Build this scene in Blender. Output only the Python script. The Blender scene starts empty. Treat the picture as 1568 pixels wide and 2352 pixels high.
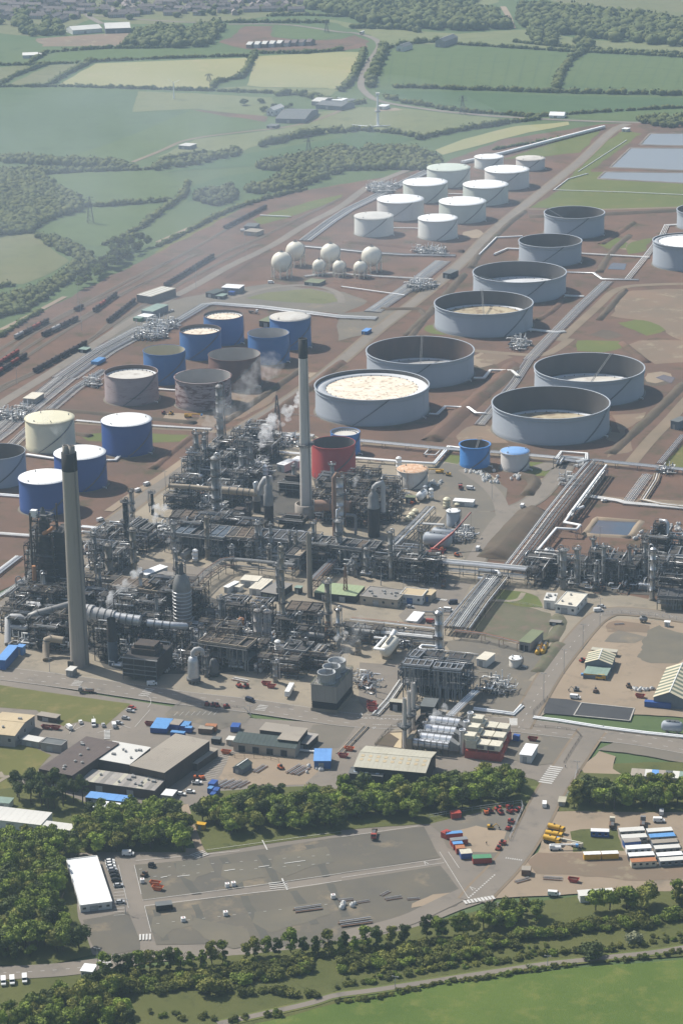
import bpy,bmesh,math,random
import numpy as np
from mathutils import Vector,Matrix
random.seed(7); RNG=np.random.default_rng(11)
SC=bpy.context.scene; COL=SC.collection
PI=math.pi
# camera
CAMH,FPX,CX,CY = 500.0,5750.0,784.0,1176.0      # picture units: a 1568 x 2352 picture
PITCH,ROLL=math.radians(18.7),0.017
_f=Vector((0,math.cos(PITCH),-math.sin(PITCH)))
_r0=Vector((1,0,0)); _u0=Vector((0,math.sin(PITCH),math.cos(PITCH)))
_r=_r0*math.cos(ROLL)-_u0*math.sin(ROLL)
_u=_r0*math.sin(ROLL)+_u0*math.cos(ROLL)
cam=bpy.data.cameras.new('camera'); cam.sensor_fit='VERTICAL'; cam.sensor_height=36
cam.lens=FPX/2352*36; cam.clip_start=5; cam.clip_end=30000
camo=bpy.data.objects.new('camera',cam); COL.objects.link(camo)
b=-_f
camo.matrix_world=Matrix(((_r.x,_u.x,b.x,0),(_r.y,_u.y,b.y,0),(_r.z,_u.z,b.z,CAMH),(0,0,0,1)))
SC.camera=camo
# light
SUN_EL,SUN_AZ = 50.0,-50.0            # azimuth clockwise from +Y (away from the camera)
w=bpy.data.worlds.new('World'); SC.world=w; w.use_nodes=True
nt=w.node_tree; sky=nt.nodes.new('ShaderNodeTexSky'); sky.sky_type='NISHITA'; sky.sun_disc=False
sky.sun_elevation=math.radians(SUN_EL); sky.sun_rotation=math.radians(SUN_AZ)
sky.air_density=1.2; sky.dust_density=2.0
nt.links.new(sky.outputs[0],nt.nodes['Background'].inputs[0]); nt.nodes['Background'].inputs[1].default_value=0.085
sl=bpy.data.lights.new('sun','SUN'); sl.energy=4.8; sl.angle=math.radians(0.5); sl.color=(1,.95,.87)
so=bpy.data.objects.new('sun',sl); COL.objects.link(so)
_el,_az=math.radians(SUN_EL),math.radians(SUN_AZ)
SUND=Vector((math.cos(_el)*math.sin(_az),math.cos(_el)*math.cos(_az),math.sin(_el)))
so.rotation_euler=SUND.to_track_quat('Z','Y').to_euler()
SC.view_settings.view_transform='Standard'; SC.view_settings.look='None'
SC.cycles.volume_bounces=6; SC.view_settings.gamma=1; SC.view_settings.exposure=0.3; SC.view_settings.use_curve_mapping=False
# measuring: photograph point -> place on a level plane
def ray(x,y): return _f+_r*((x-CX)/FPX)-_u*((y-CY)/FPX)
def GZ(x,y,z=0.0):
 d=ray(x,y); t=(z-CAMH)/d.z
 return Vector((d.x*t,d.y*t,z))
def HT(x,yb,yt):                      # height of a thing standing at (x,yb) whose top shows at yt
 p=GZ(x,yb); p0=Vector((p.x,p.y,-CAMH)); k=CY-yt
 return (k*_f.dot(p0)-FPX*_u.dot(p0))/(FPX*_u.z-k*_f.z)
def MPP(x,y): return ray(x,y).length * (CAMH/-ray(x,y).z) / FPX * (1/ray(x,y).length)   # metres per picture unit there
class FR:                               # a frame of measurement (an enlarged piece of the photograph)
 def __init__(s,ox,oy,k): s.o=(ox,oy,k)
 def __call__(s,*p):
  ox,oy,k=s.o
  if len(p)==2 and not hasattr(p[0],'__len__'): return (ox+p[0]/k,oy+p[1]/k)
  return [(ox+a/k,oy+c/k) for a,c in p]
I=FR(0,0,1)
R=[[FR(784*c,392*r,2) for c in (0,1)] for r in range(6)]
FA,FB,FC,FD,FE,FF=(FR(0,1143.3,4),FR(392,865.7,4),FR(392,1225,4),FR(686,1078,4),FR(1176,1176,4),FR(686,1388.3,4))
SA = math.radians(-18.3)                # the refinery's own grid
U=Vector((math.cos(SA),math.sin(SA),0)); V=Vector((-math.sin(SA),math.cos(SA),0))
# mesh helper
class MB:
 def __init__(s): s.v=[]; s.f=[]; s.s=[]; s.m=[]
 def add(s,vs,fs,smooth=False,mi=0):
  o=len(s.v); s.v+=[tuple(p) for p in vs]
  for f in fs: s.f.append(tuple(i+o for i in f)); s.s.append(smooth); s.m.append(mi)
  return s
 def box(s,x0,y0,z0,x1,y1,z1,mi=0):
  return s.add([(x0,y0,z0),(x1,y0,z0),(x1,y1,z0),(x0,y1,z0),(x0,y0,z1),(x1,y0,z1),(x1,y1,z1),(x0,y1,z1)],
              [(3,2,1,0),(4,5,6,7),(0,1,5,4),(1,2,6,5),(2,3,7,6),(3,0,4,7)],False,mi)
 def obox(s,cx,cy,z0,sx,sy,z1,rz=0,mi=0):
  c,n=math.cos(rz),math.sin(rz); o=[]
  for z in (z0,z1):
   for a,e in ((-1,-1),(1,-1),(1,1),(-1,1)):
    x,y=a*sx/2,e*sy/2; o.append((cx+x*c-y*n,cy+x*n+y*c,z))
  return s.add(o,[(3,2,1,0),(4,5,6,7),(0,1,5,4),(1,2,6,5),(2,3,7,6),(3,0,4,7)],False,mi)
 def lathe(s,prof,n=16,cx=0,cy=0,smooth=True,mi=0):
  vs=[]; fs=[]
  for r,z in prof:
   for i in range(n):
    a=2*PI*i/n; vs.append((cx+r*math.cos(a),cy+r*math.sin(a),z))
  for j in range(len(prof)-1):
   for i in range(n):
    k=(i+1) % n; fs.append((j*n+i,j*n+k,(j+1)*n+k,(j+1)*n+i))
  return s.add(vs,fs,smooth,mi)
 def disc(s,r,z,n=16,cx=0,cy=0,mi=0):
  return s.add([(cx+r*math.cos(2*PI*i/n),cy+r*math.sin(2*PI*i/n),z) for i in range(n)],[tuple(range(n))],False,mi)
 def cyl(s,cx,cy,z0,z1,r0,r1=None,n=10,cap=True,mi=0):
  r1=r0 if r1 is None else r1
  s.lathe([(r0,z0),(r1,z1)],n,cx,cy,True,mi)
  if cap: s.disc(r1,z1,n,cx,cy,mi)
  return s
 def tube(s,pts,r,n=6,cap=True,mi=0):
  pts=[Vector(p) for p in pts]; vs=[]; fs=[]; N=len(pts); up=None
  for i,p in enumerate(pts):
   a=(pts[i]-pts[i-1]).normalized() if i else None
   c=(pts[i+1]-pts[i]).normalized() if i<N-1 else None
   t=(a+c) if (a is not None and c is not None) else (a if a is not None else c)
   if t.length<1e-4: t=a
   t=t.normalized(); k=1.0
   if a is not None and c is not None: k=1/max(.35,t.dot(a))
   if up is None: up=Vector((0,0,1)) if abs(t.z)<.9 else Vector((1,0,0))
   x=up.cross(t)
   if x.length<1e-3: x=Vector((1,0,0)).cross(t) if abs(t.x)<.9 else Vector((0,1,0)).cross(t)
   x.normalize(); y=t.cross(x).normalized(); up=y
   bend=(c-a) if (a is not None and c is not None) else None
   for q in range(n):
    d=x*math.cos(2*PI*q/n)*r+y*math.sin(2*PI*q/n)*r
    if bend is not None and bend.length>1e-3:
     bn=bend.normalized(); d=d+bn*(d.dot(bn))*(k-1)
    vs.append(p+d)
  for j in range(N-1):
   for q in range(n):
    k=(q+1) % n; fs.append((j*n+q,j*n+k,(j+1)*n+k,(j+1)*n+q))
  s.add(vs,fs,True,mi)
  if cap:
   s.add(vs[:n],[tuple(range(n))[::-1]],False,mi); s.add(vs[-n:],[tuple(range(n))],False,mi)
  return s
 def beam(s,p,q,w=.3,h=None,mi=0):
  p,q=Vector(p),Vector(q); h=h or w; t=q-p
  if t.length<1e-4: return s
  t.normalize(); x=t.cross(Vector((0,0,1)))
  if x.length<1e-3: x=Vector((1,0,0))
  x.normalize(); y=x.cross(t).normalized(); vs=[]
  for e in (p,q):
   for a,c in ((-1,-1),(1,-1),(1,1),(-1,1)): vs.append(e+x*a*w/2+y*c*h/2)
  return s.add(vs,[(3,2,1,0),(4,5,6,7),(0,1,5,4),(1,2,6,5),(2,3,7,6),(3,0,4,7)],False,mi)
 def prism(s,poly,z0,z1,mi=0,top=True):
  n=len(poly); vs=[(p[0],p[1],z0) for p in poly]+[(p[0],p[1],z1) for p in poly]
  fs=[(i,(i+1) % n,n+(i+1) % n,n+i) for i in range(n)]
  if top: fs.append(tuple(range(n,2*n)))
  return s.add(vs,fs,False,mi)
 def mesh(s,name,mats):
  me=bpy.data.meshes.new(name); me.from_pydata(s.v,[],s.f)
  for m in (mats if isinstance(mats,(list,tuple)) else [mats]): me.materials.append(m)
  me.polygons.foreach_set('use_smooth',s.s); me.polygons.foreach_set('material_index',s.m)
  me.update(); return me
 def build(s,name,mats,parent=None,loc=None,rz=0,kind=None,label=None):
  o=bpy.data.objects.new(name,s.mesh(name,mats)); COL.objects.link(o)
  if parent is not None: o.parent=parent
  if loc is not None: o.location=loc
  if rz: o.rotation_euler=(0,0,rz)
  if kind: o['kind']=kind
  if label: o['label']=label
  return o
def link_mesh(name,me,parent=None,loc=None,rz=0,kind=None):
 o=bpy.data.objects.new(name,me); COL.objects.link(o)
 if parent is not None: o.parent=parent
 if loc is not None: o.location=loc
 if rz: o.rotation_euler=(0,0,rz)
 if kind: o['kind']=kind
 return o
def tag(o,label,cat,group=None):
 o['label']=label; o['category']=cat
 if group: o['group']=group
 return o
def T(name,label,cat,loc,rz=0,group=None):
 o=bpy.data.objects.new(name,None); o.empty_display_size=.5; COL.objects.link(o)
 o.location=loc; o.rotation_euler=(0,0,rz)
 return tag(o,label,cat,group)
def dup(src,loc,rz=None,label=None,group=None,scale=None):
 c=src.copy(); COL.objects.link(c); c.location=loc
 if rz is not None: c.rotation_euler=(0,0,rz)
 if scale: c.scale=(scale,)*3 if not hasattr(scale,'__len__') else scale
 if label: c['label']=label
 if group: c['group']=group
 def rec(a,bb):
  for ch in list(a.children):
   d=ch.copy(); COL.objects.link(d); d.parent=bb; rec(ch,d)
 rec(src,c); return c
def struct(name,mb,mats,**k):
 o=mb.build(name,mats,**k); o['kind']='structure'; return o
# materials
MATS={}
def mk(name,c1,c2=None,scale=.25,rough=.7,metal=0.,c3=None,s3=3.,streak=0.,bump=0.,lo=.35,hi=.65,lo3=.55,hi3=.7,vary=0.):
 m=bpy.data.materials.new(name); m.use_nodes=True; n=m.node_tree; L=n.links; bs=n.nodes['Principled BSDF']
 bs.inputs['Roughness'].default_value=rough; bs.inputs['Metallic'].default_value=metal
 bs.inputs['Specular IOR Level'].default_value=.3
 c=lambda q: (q[0],q[1],q[2],1)
 geo=n.nodes.new('ShaderNodeNewGeometry'); src=geo.outputs['Position']
 if streak:
  mp=n.nodes.new('ShaderNodeMapping'); mp.inputs['Scale'].default_value=(1,1,streak); L.new(src,mp.inputs[0]); src=mp.outputs[0]
 def noise(sc,det=5,rgh=.6):
  t=n.nodes.new('ShaderNodeTexNoise'); t.inputs['Scale'].default_value=sc; t.inputs['Detail'].default_value=det
  t.inputs['Roughness'].default_value=rgh; L.new(src,t.inputs['Vector']); return t.outputs['Fac']
 def ramp(x,a,e):
  r=n.nodes.new('ShaderNodeMapRange'); r.inputs['From Min'].default_value=a; r.inputs['From Max'].default_value=e
  L.new(x,r.inputs['Value']); return r.outputs[0]
 def mix(fac,a,e):
  x=n.nodes.new('ShaderNodeMix'); x.data_type='RGBA'
  if isinstance(fac,float): x.inputs[0].default_value=fac
  else: L.new(fac,x.inputs[0])
  for s,q in ((6,a),(7,e)):
   if isinstance(q,tuple): x.inputs[s].default_value=q
   else: L.new(q,x.inputs[s])
  return x.outputs[2]
 cur=c(c1)
 if c2: cur=mix(ramp(noise(scale),lo,hi),cur,c(c2))
 if c3: cur=mix(ramp(noise(s3,8,.7),lo3,hi3),cur,c(c3))
 if vary:
  oi=n.nodes.new('ShaderNodeObjectInfo'); h=n.nodes.new('ShaderNodeHueSaturation')
  rr=n.nodes.new('ShaderNodeMapRange'); rr.inputs['To Min'].default_value=1-vary; rr.inputs['To Max'].default_value=1+vary
  L.new(oi.outputs['Random'],rr.inputs['Value']); L.new(rr.outputs[0],h.inputs['Value'])
  if isinstance(cur,tuple): h.inputs['Color'].default_value=cur
  else: L.new(cur,h.inputs['Color'])
  cur=h.outputs['Color']
 if isinstance(cur,tuple): bs.inputs['Base Color'].default_value=cur
 else: L.new(cur,bs.inputs['Base Color'])
 if bump:
  bp=n.nodes.new('ShaderNodeBump'); bp.inputs['Strength'].default_value=1; bp.inputs['Distance'].default_value=bump
  L.new(noise(2.0,6,.7),bp.inputs['Height']); L.new(bp.outputs[0],bs.inputs['Normal'])
 MATS[name]=m; return m
def M(k): return MATS[k]
# ---- materials of the place
mk('land',(0.063,0.103,0.035),(0.084,0.117,0.044),.004,.95,c3=(0.050,0.081,0.031),s3=.03)
mk('soil',(0.151,0.087,0.058),(0.105,0.068,0.049),.02,.95,c3=(0.069,0.058,0.030),s3=.035,lo3=.52,hi3=.66)
mk('soil_dark',(0.085,0.069,0.049),(0.118,0.088,0.062),.05,.95,c3=(0.072,0.075,0.037),s3=.03)
mk('soil_red',(0.207,0.142,0.096),(0.164,0.128,0.091),.02,.95,c3=(0.284,0.246,0.165),s3=.06)
mk('soil_tan',(0.288,0.227,0.161),(0.240,0.188,0.134),.02,.95,c3=(0.176,0.145,0.108),s3=.05)
mk('gravel',(0.132,0.121,0.101),(0.167,0.145,0.113),.02,.95,c3=(0.206,0.170,0.121),s3=.035,lo3=.56,hi3=.68)
mk('worn',(0.149,0.132,0.098),(0.119,0.111,0.089),.05,.95)
mk('park_gravel',(0.104,0.097,0.082),(0.132,0.117,0.089),.03,.95,c3=(0.216,0.174,0.118),s3=.028,lo3=.55,hi3=.66)
mk('asphalt',(0.171,0.150,0.125),(0.206,0.178,0.146),.03,.9,c3=(0.137,0.123,0.106),s3=.09,lo3=.55,hi3=.7)
mk('asphalt_new',(.045,.046,.05),(.06,.06,.062),.05,.9)
mk('concrete',(0.287,0.243,0.179),(0.207,0.181,0.140),.03,.9,c3=(0.149,0.133,0.105),s3=.07)
mk('track',(0.215,0.165,0.114),(0.165,0.132,0.093),.03,.95)
mk('ballast',(0.123,0.104,0.079),(0.158,0.123,0.089),.03,.95)
mk('grass',(0.116,0.130,0.034),(0.094,0.115,0.030),.02,.95,c3=(0.154,0.135,0.043),s3=.05)
mk('lawn',(0.127,0.125,0.034),(0.099,0.105,0.028),.015,.95,c3=(0.182,0.150,0.055),s3=.09,lo3=.5)
mk('meadow',(0.098,0.142,0.024),(0.070,0.114,0.017),.02,.95,c3=(0.145,0.164,0.036),s3=.09,lo3=.5,bump=.4)
mk('rough_grass',(0.083,0.095,0.025),(0.110,0.115,0.034),.04,.95,c3=(0.055,0.065,0.019),s3=.12,bump=.5)
mk('field_green',(0.072,0.112,0.034),(0.085,0.121,0.039),.006,.95,c3=(0.056,0.088,0.026),s3=.045,lo3=.5,hi3=.72)
mk('tram',(0.059,0.099,0.035),(0.071,0.108,0.040),.006,.95)
mk('field_deep',(0.050,0.094,0.034),(0.058,0.103,0.037),.008,.95,c3=(0.039,0.074,0.026),s3=.045,lo3=.5,hi3=.72)
mk('field_blue',(0.064,0.103,0.045),(0.072,0.112,0.048),.005,.95,c3=(0.050,0.081,0.035),s3=.045,lo3=.5,hi3=.72)
mk('field_pale',(0.129,0.152,0.064),(0.156,0.166,0.074),.006,.95,c3=(0.100,0.119,0.051),s3=.045,lo3=.5,hi3=.72)
mk('field_yellow',(0.276,0.258,0.120),(0.230,0.230,0.106),.005,.95,c3=(0.313,0.267,0.147),s3=.02)
mk('field_olive',(0.120,0.133,0.055),(0.147,0.143,0.069),.01,.95,c3=(0.093,0.104,0.043),s3=.045,lo3=.5,hi3=.72)
mk('line_paint',(0.540,0.532,0.503),(0.450,0.443,0.413),.3,.7)
mk('kerb',(.42,.40,.36),(.35,.33,.3),.2,.9)
mk('water',(.20,.215,.235),None,rough=.3)
mk('pond_water',(.06,.085,.12),(.12,.085,.075),.02,.12)
# steel and paint
mk('tank_grey',(0.341,0.372,0.407),(0.303,0.333,0.368),.04,.55,c3=(0.255,0.275,0.298),s3=.06,streak=.25,lo3=.6,hi3=.75)
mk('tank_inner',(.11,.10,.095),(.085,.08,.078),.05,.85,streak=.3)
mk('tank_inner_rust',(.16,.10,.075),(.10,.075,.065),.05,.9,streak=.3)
mk('tank_white',(.60,.60,.56),(.54,.55,.51),.03,.55,c3=(.42,.42,.37),s3=.07,streak=.2,lo3=.6,hi3=.78)
mk('tank_pinkwhite',(.56,.53,.50),(.50,.48,.45),.03,.6,c3=(.38,.36,.33),s3=.07,streak=.2,lo3=.58,hi3=.75)
mk('tank_sage',(.50,.53,.47),(.44,.47,.42),.03,.6,c3=(.33,.33,.28),s3=.05,streak=.2,lo3=.6,hi3=.75)
mk('roof_white',(.80,.81,.80),(.75,.76,.75),.08,.5)
mk('roof_dirty',(.60,.58,.53),(.48,.45,.40),.05,.7,c3=(.35,.31,.27),s3=.12)
mk('roof_sage',(.55,.60,.52),(.50,.55,.47),.05,.6)
mk('roof_float',(.34,.33,.32),(.28,.275,.27),.08,.8)
mk('roof_rustpatch',(.78,.70,.58),(.66,.56,.43),.10,.8,c3=(.33,.25,.18),s3=.28,lo3=.53,hi3=.62)
mk('strip',(0.086,0.083,0.072),(0.102,0.097,0.079),.06,.95)
mk('roof_rustdull',(.46,.40,.28),(.34,.28,.18),.10,.85,c3=(.22,.16,.10),s3=.12,lo3=.50,hi3=.58)
mk('pontoon',(.62,.63,.64),(.54,.55,.56),.1,.6)
mk('tank_blue',(.045,.13,.32),(.04,.115,.285),.05,.45,c3=(.06,.14,.30),s3=.15,streak=.2)
mk('tank_navy',(.03,.075,.25),(.027,.068,.225),.05,.4)
mk('tank_blue_bright',(.05,.20,.50),(.045,.18,.45),.05,.45)
mk('tank_red',(.38,.05,.045),(.34,.045,.04),.05,.5)
mk('tank_cream',(0.693,0.647,0.464),(0.630,0.588,0.421),.05,.5)
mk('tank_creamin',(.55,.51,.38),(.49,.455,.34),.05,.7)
mk('tank_brown',(.17,.095,.075),(.13,.075,.062),.08,.7,streak=.3)
mk('tank_mauve',(0.332,0.268,0.265),(0.283,0.232,0.231),.06,.7,c3=(0.215,0.152,0.141),s3=.1,streak=4,lo3=.55,hi3=.65)
mk('tank_mauverust',(0.312,0.254,0.248),(0.263,0.210,0.205),.06,.75,c3=(0.112,0.054,0.047),s3=.10,streak=4.5,lo3=.49,hi3=.55)
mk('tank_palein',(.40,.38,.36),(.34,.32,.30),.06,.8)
mk('rust_white',(.66,.62,.55),(.58,.53,.46),.1,.7,c3=(.36,.18,.085),s3=.22,streak=.15,lo3=.56,hi3=.7)
mk('rust_roof',(.48,.26,.14),(.60,.42,.28),.25,.85,c3=(.72,.62,.50),s3=.5,lo3=.52,hi3=.66)
mk('blue_dome',(.16,.32,.60),(.20,.36,.62),.3,.5,c3=(.30,.25,.22),s3=.5,lo3=.6,hi3=.7)
mk('sphere_white',(.78,.74,.62),(.72,.68,.57),.2,.5)
mk('silver',(.56,.57,.58),(.48,.49,.50),.5,.38,metal=.55,c3=(.36,.34,.32),s3=1.2,lo3=.55,hi3=.7)
mk('silver_bright',(.78,.79,.80),(.70,.71,.72),.8,.30,metal=.5)
mk('pipe_white',(.66,.66,.64),(.58,.57,.54),.15,.5,c3=(.40,.37,.33),s3=.4,lo3=.58,hi3=.7)
mk('pipe_grey',(0.225,0.232,0.240),(0.180,0.184,0.188),.2,.55)
mk('pipe_rust',(.28,.17,.12),(.22,.14,.10),.3,.8)
mk('pipe_buff',(0.338,0.285,0.210),(0.285,0.232,0.173),.3,.7)
mk('steel_dark',(0.041,0.039,0.037),(0.061,0.052,0.047),.3,.7)
mk('steel_grey',(0.120,0.123,0.126),(0.093,0.093,0.093),.3,.6)
mk('steel_brown',(0.072,0.055,0.044),(0.050,0.041,0.036),.25,.8,c3=(0.121,0.077,0.055),s3=.6)
mk('steel_blue',(0.078,0.102,0.132),(0.060,0.078,0.099),.3,.6)
mk('steel_pale',(0.271,0.271,0.264),(0.219,0.219,0.212),.4,.6)
mk('grating',(0.055,0.051,0.047),(0.077,0.069,0.061),.5,.8,c3=(0.030,0.029,0.028),s3=1.2)
mk('fan_bundle',(0.047,0.047,0.048),(0.066,0.063,0.061),.5,.7,c3=(0.028,0.028,0.029),s3=1.5)
mk('fan_rusty',(0.120,0.090,0.066),(0.084,0.066,0.051),.4,.85,c3=(0.054,0.045,0.039),s3=1.1)
mk('furnace_dark',(0.028,0.026,0.026),(0.041,0.036,0.033),.15,.8,c3=(0.066,0.044,0.033),s3=.35)
mk('col_grey',(0.318,0.323,0.318),(0.258,0.258,0.254),.15,.55,c3=(0.189,0.172,0.159),s3=.3,streak=.3)
mk('col_buff',(.31,.275,.22),(.25,.225,.185),.15,.7,c3=(.20,.155,.12),s3=.3,streak=.3)
mk('col_orange',(.42,.20,.09),(.34,.16,.075),.2,.7)
mk('chim_concrete',(.345,.305,.262),(.30,.27,.235),.06,.9,c3=(.23,.208,.185),s3=.12,streak=.08)
mk('chim_white',(.60,.56,.51),(.54,.505,.465),.06,.85,c3=(.43,.40,.365),s3=.1,streak=.1)
mk('scrub',(.13,.12,.078),(.095,.098,.058),.05,.95,c3=(.15,.115,.085),s3=.09,lo3=.5,hi3=.65)
mk('shaded_dirty_floor',(0.091,0.083,0.070),(0.066,0.062,0.055),.05,.9,c3=(0.042,0.039,0.035),s3=.12)  # dirty concrete; the shade among the units is mixed into this dark colour
mk('chim_black',(.022,.022,.024),(.03,.03,.03),.1,.8)
mk('duct',(.42,.42,.42),(.36,.355,.35),.2,.5)
mk('insul',(0.258,0.254,0.245),(0.206,0.202,0.194),.2,.5,metal=.2)
mk('tower_slat',(.30,.285,.255),(.26,.25,.225),.1,.85,c3=(.19,.185,.165),s3=.2,streak=.12)
mk('louvre',(.03,.031,.034),None,rough=.8)
mk('fan_cone',(.42,.43,.43),(.36,.37,.37),.3,.7)
mk('black',(.015,.015,.016),None,rough=.7)
mk('lagoon_edge',(.20,.17,.145),(.16,.14,.12),.05,.95)
# buildings and vehicles
mk('roof_brown',(.12,.095,.085),(.10,.082,.075),.05,.9,c3=(.085,.07,.065),s3=.2)
mk('roof_palegrey',(.58,.57,.53),(.52,.51,.475),.06,.8)
mk('roof_taupe',(.31,.275,.225),(.27,.24,.20),.04,.85,c3=(.24,.21,.175),s3=.12)
mk('roof_mixed',(.33,.31,.285),(.24,.22,.20),.12,.9,c3=(.42,.37,.27),s3=.15)
mk('roof_beige',(.43,.41,.33),(.38,.36,.29),.05,.85,c3=(.34,.31,.23),s3=.15)
mk('roof_sand',(.48,.39,.25),(.42,.34,.22),.05,.85)
mk('roof_green',(.30,.36,.21),(.26,.32,.185),.1,.8)
mk('roof_olive',(.17,.19,.11),(.14,.16,.095),.1,.85)
mk('roof_slate',(.13,.14,.14),(.105,.115,.115),.15,.7)
mk('roof_dgreen',(.055,.075,.07),(.045,.062,.058),.15,.75)
mk('roof_patina',(.22,.30,.25),(.18,.25,.21),.2,.7)
mk('roof_blue',(.13,.30,.60),(.11,.26,.54),.2,.6)
mk('roof_felt',(.24,.225,.205),(.20,.19,.175),.1,.95,c3=(.15,.145,.135),s3=.3)
mk('roof_cream',(.62,.58,.48),(.55,.51,.42),.15,.8,c3=(.42,.38,.31),s3=.4)
mk('wall_brown',(.085,.065,.055),(.07,.055,.048),.2,.9)
mk('wall_grey',(.30,.29,.275),(.26,.25,.24),.2,.9)
mk('wall_dark',(.022,.023,.026),(.03,.03,.032),.3,.7)
mk('wall_buff',(.40,.36,.29),(.35,.31,.25),.2,.9)
mk('wall_white',(.66,.66,.63),(.58,.58,.555),.2,.8)
mk('wall_blue',(.05,.14,.38),(.045,.125,.34),.3,.6)
mk('wall_slate',(.16,.18,.21),(.13,.15,.175),.3,.8)
mk('brick_far',(.30,.24,.21),(.26,.21,.19),.05,.9,vary=.25)
mk('tile_far',(.20,.165,.155),(.17,.145,.14),.05,.9,vary=.25)
mk('glass',(.03,.035,.04),None,rough=.1)
mk('window_pale',(.35,.42,.48),None,rough=.15)
mk('door_grey',(.33,.34,.34),None,rough=.7)
mk('stripe_cream',(.56,.51,.37),(.50,.45,.33),.3,.8)
mk('stripe_green',(.16,.185,.135),(.135,.155,.115),.3,.8)
for nm,c in dict(p_white=(.78,.78,.76),p_silver=(.42,.43,.44),p_black=(.02,.02,.022),p_red=(.36,.06,.045),p_orange=(.58,.14,.04),p_blue=(.035,.10,.34),p_lblue=(.12,.30,.58),
               p_navy=(.025,.03,.055),p_yellow=(.62,.36,.03),p_dred=(.22,.03,.025),p_green=(.09,.26,.13),p_grey=(.22,.22,.22),p_cream=(.62,.58,.46),p_brown=(.16,.10,.07),p_rust=(.38,.16,.07)).items():
 mk(nm,c,tuple(x*.82 for x in c),.8,.45,vary=.08)
mk('tyre',(.018,.018,.018),None,rough=.9)
mk('wagon_dark',(.06,.045,.042),(.085,.06,.052),.4,.8,vary=.3)
mk('wagon_red',(.26,.06,.045),(.20,.05,.04),.4,.8,vary=.2)
mk('wagon_pale',(.40,.39,.37),(.32,.31,.30),.4,.7,vary=.15)
mk('rail',(.16,.12,.10),None,rough=.6)
mk('bag_white',(.72,.72,.70),(.60,.60,.57),.8,.8)
# foliage
mk('leaf_oak',(0.125,0.170,0.024),(0.180,0.222,0.033),.35,.8,c3=(0.080,0.113,0.019),s3=.6,vary=.28)
mk('leaf_bright',(0.170,0.237,0.028),(0.228,0.283,0.038),.35,.8,c3=(0.103,0.156,0.021),s3=.6,vary=.25)
mk('leaf_dark',(0.064,0.088,0.022),(0.088,0.111,0.028),.35,.8,c3=(0.041,0.063,0.019),s3=.6,vary=.25)
mk('leaf_olive',(0.166,0.178,0.033),(0.204,0.203,0.043),.35,.8,c3=(0.112,0.122,0.027),s3=.6,vary=.25)
mk('leaf_blossom',(0.412,0.408,0.271),(0.113,0.133,0.041),1.2,.8)
mk('leaf_hedge',(0.095,0.112,0.025),(0.139,0.146,0.032),.3,.85,c3=(0.073,0.069,0.021),s3=.5,vary=.2)
mk('leaf_far',(0.075,0.098,0.026),(0.109,0.120,0.032),.05,.9,c3=(0.055,0.072,0.020),s3=.12)
mk('bark',(.09,.07,.05),(.06,.048,.036),.5,.95)
mk('pole_wood',(.12,.10,.08),None,rough=.9)
mk('galv',(.36,.37,.38),None,rough=.5)
# air
hz=MB().box(-5200,-700,-1,5200,13500,512)
hm=bpy.data.materials.new('air'); hm.use_nodes=True; n=hm.node_tree
n.nodes.remove(n.nodes['Principled BSDF']); pv=n.nodes.new('ShaderNodeVolumePrincipled')
pv.inputs['Color'].default_value=(.60,.78,1,1); pv.inputs['Density'].default_value=.000076; pv.inputs['Anisotropy'].default_value=.25
n.links.new(pv.outputs[0],n.nodes['Material Output'].inputs['Volume'])
hz.build('haze',hm,kind='stuff')
# ground
LAY=.06
_lc=[0]
def lift(lay):
 _lc[0]+=1; return lay*LAY+(_lc[0] % 83)*.0007
struct('ground',MB().add([(-5000,-600,0),(5000,-600,0),(5000,13000,0),(-5000,13000,0)],[(0,1,2,3)]),M('land'))
def dense(pts,step,close=True):
 out=[]; N=len(pts)
 for i in range(N if close else N-1):
  a,c=pts[i],pts[(i+1) % N]; k=max(1,int((c-a).length/step))
  out+=[a.lerp(c,j/k) for j in range(k)]
 if not close: out.append(pts[-1])
 return out
def patch(name,px,mat,lay=1,jit=0.,step=6.,seed=0):
 pts=[GZ(*p) for p in px]; rr=random.Random(seed+len(px)*13+int(px[0][0]))
 if jit:
  pts=dense(pts,step); ph=[rr.uniform(0,9) for _ in range(4)]
  pts=[p+Vector((math.sin(p.y*.11+ph[0])+math.sin(p.x*.37+ph[1])+rr.uniform(-.6,.6),math.sin(p.x*.13+ph[2])+math.sin(p.y*.31+ph[3])+rr.uniform(-.6,.6),0))*jit*.5 for p in pts]
 mb=MB(); _z=lift(lay); mb.add([(p.x,p.y,_z) for p in pts],[tuple(range(len(pts)))])
 o=struct(name,mb,M(mat)); me=o.data
 if me.polygons[0].normal.z<0: me.flip_normals()
 return o
def smooth_line(pts,it=2):
 for _ in range(it):
  q=[pts[0]]
  for a,c in zip(pts[:-1],pts[1:]): q+=[a.lerp(c,.25),a.lerp(c,.75)]
  q.append(pts[-1]); pts=q
 return pts
def offs(pts,d):
 out=[]
 for i,p in enumerate(pts):
  t=(pts[min(i+1,len(pts)-1)]-pts[max(i-1,0)]); t.z=0; t.normalize()
  out.append(p+Vector((t.y,-t.x,0))*d)
 return out
def ribbon(mb,pts,w,z,off=0.):
 a,c=offs(pts,off-w/2),offs(pts,off+w/2); n=len(pts)
 mb.add([(p.x,p.y,z) for p in a]+[(p.x,p.y,z) for p in c],[(i,n+i,n+i+1,i+1) for i in range(n-1)])
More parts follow.
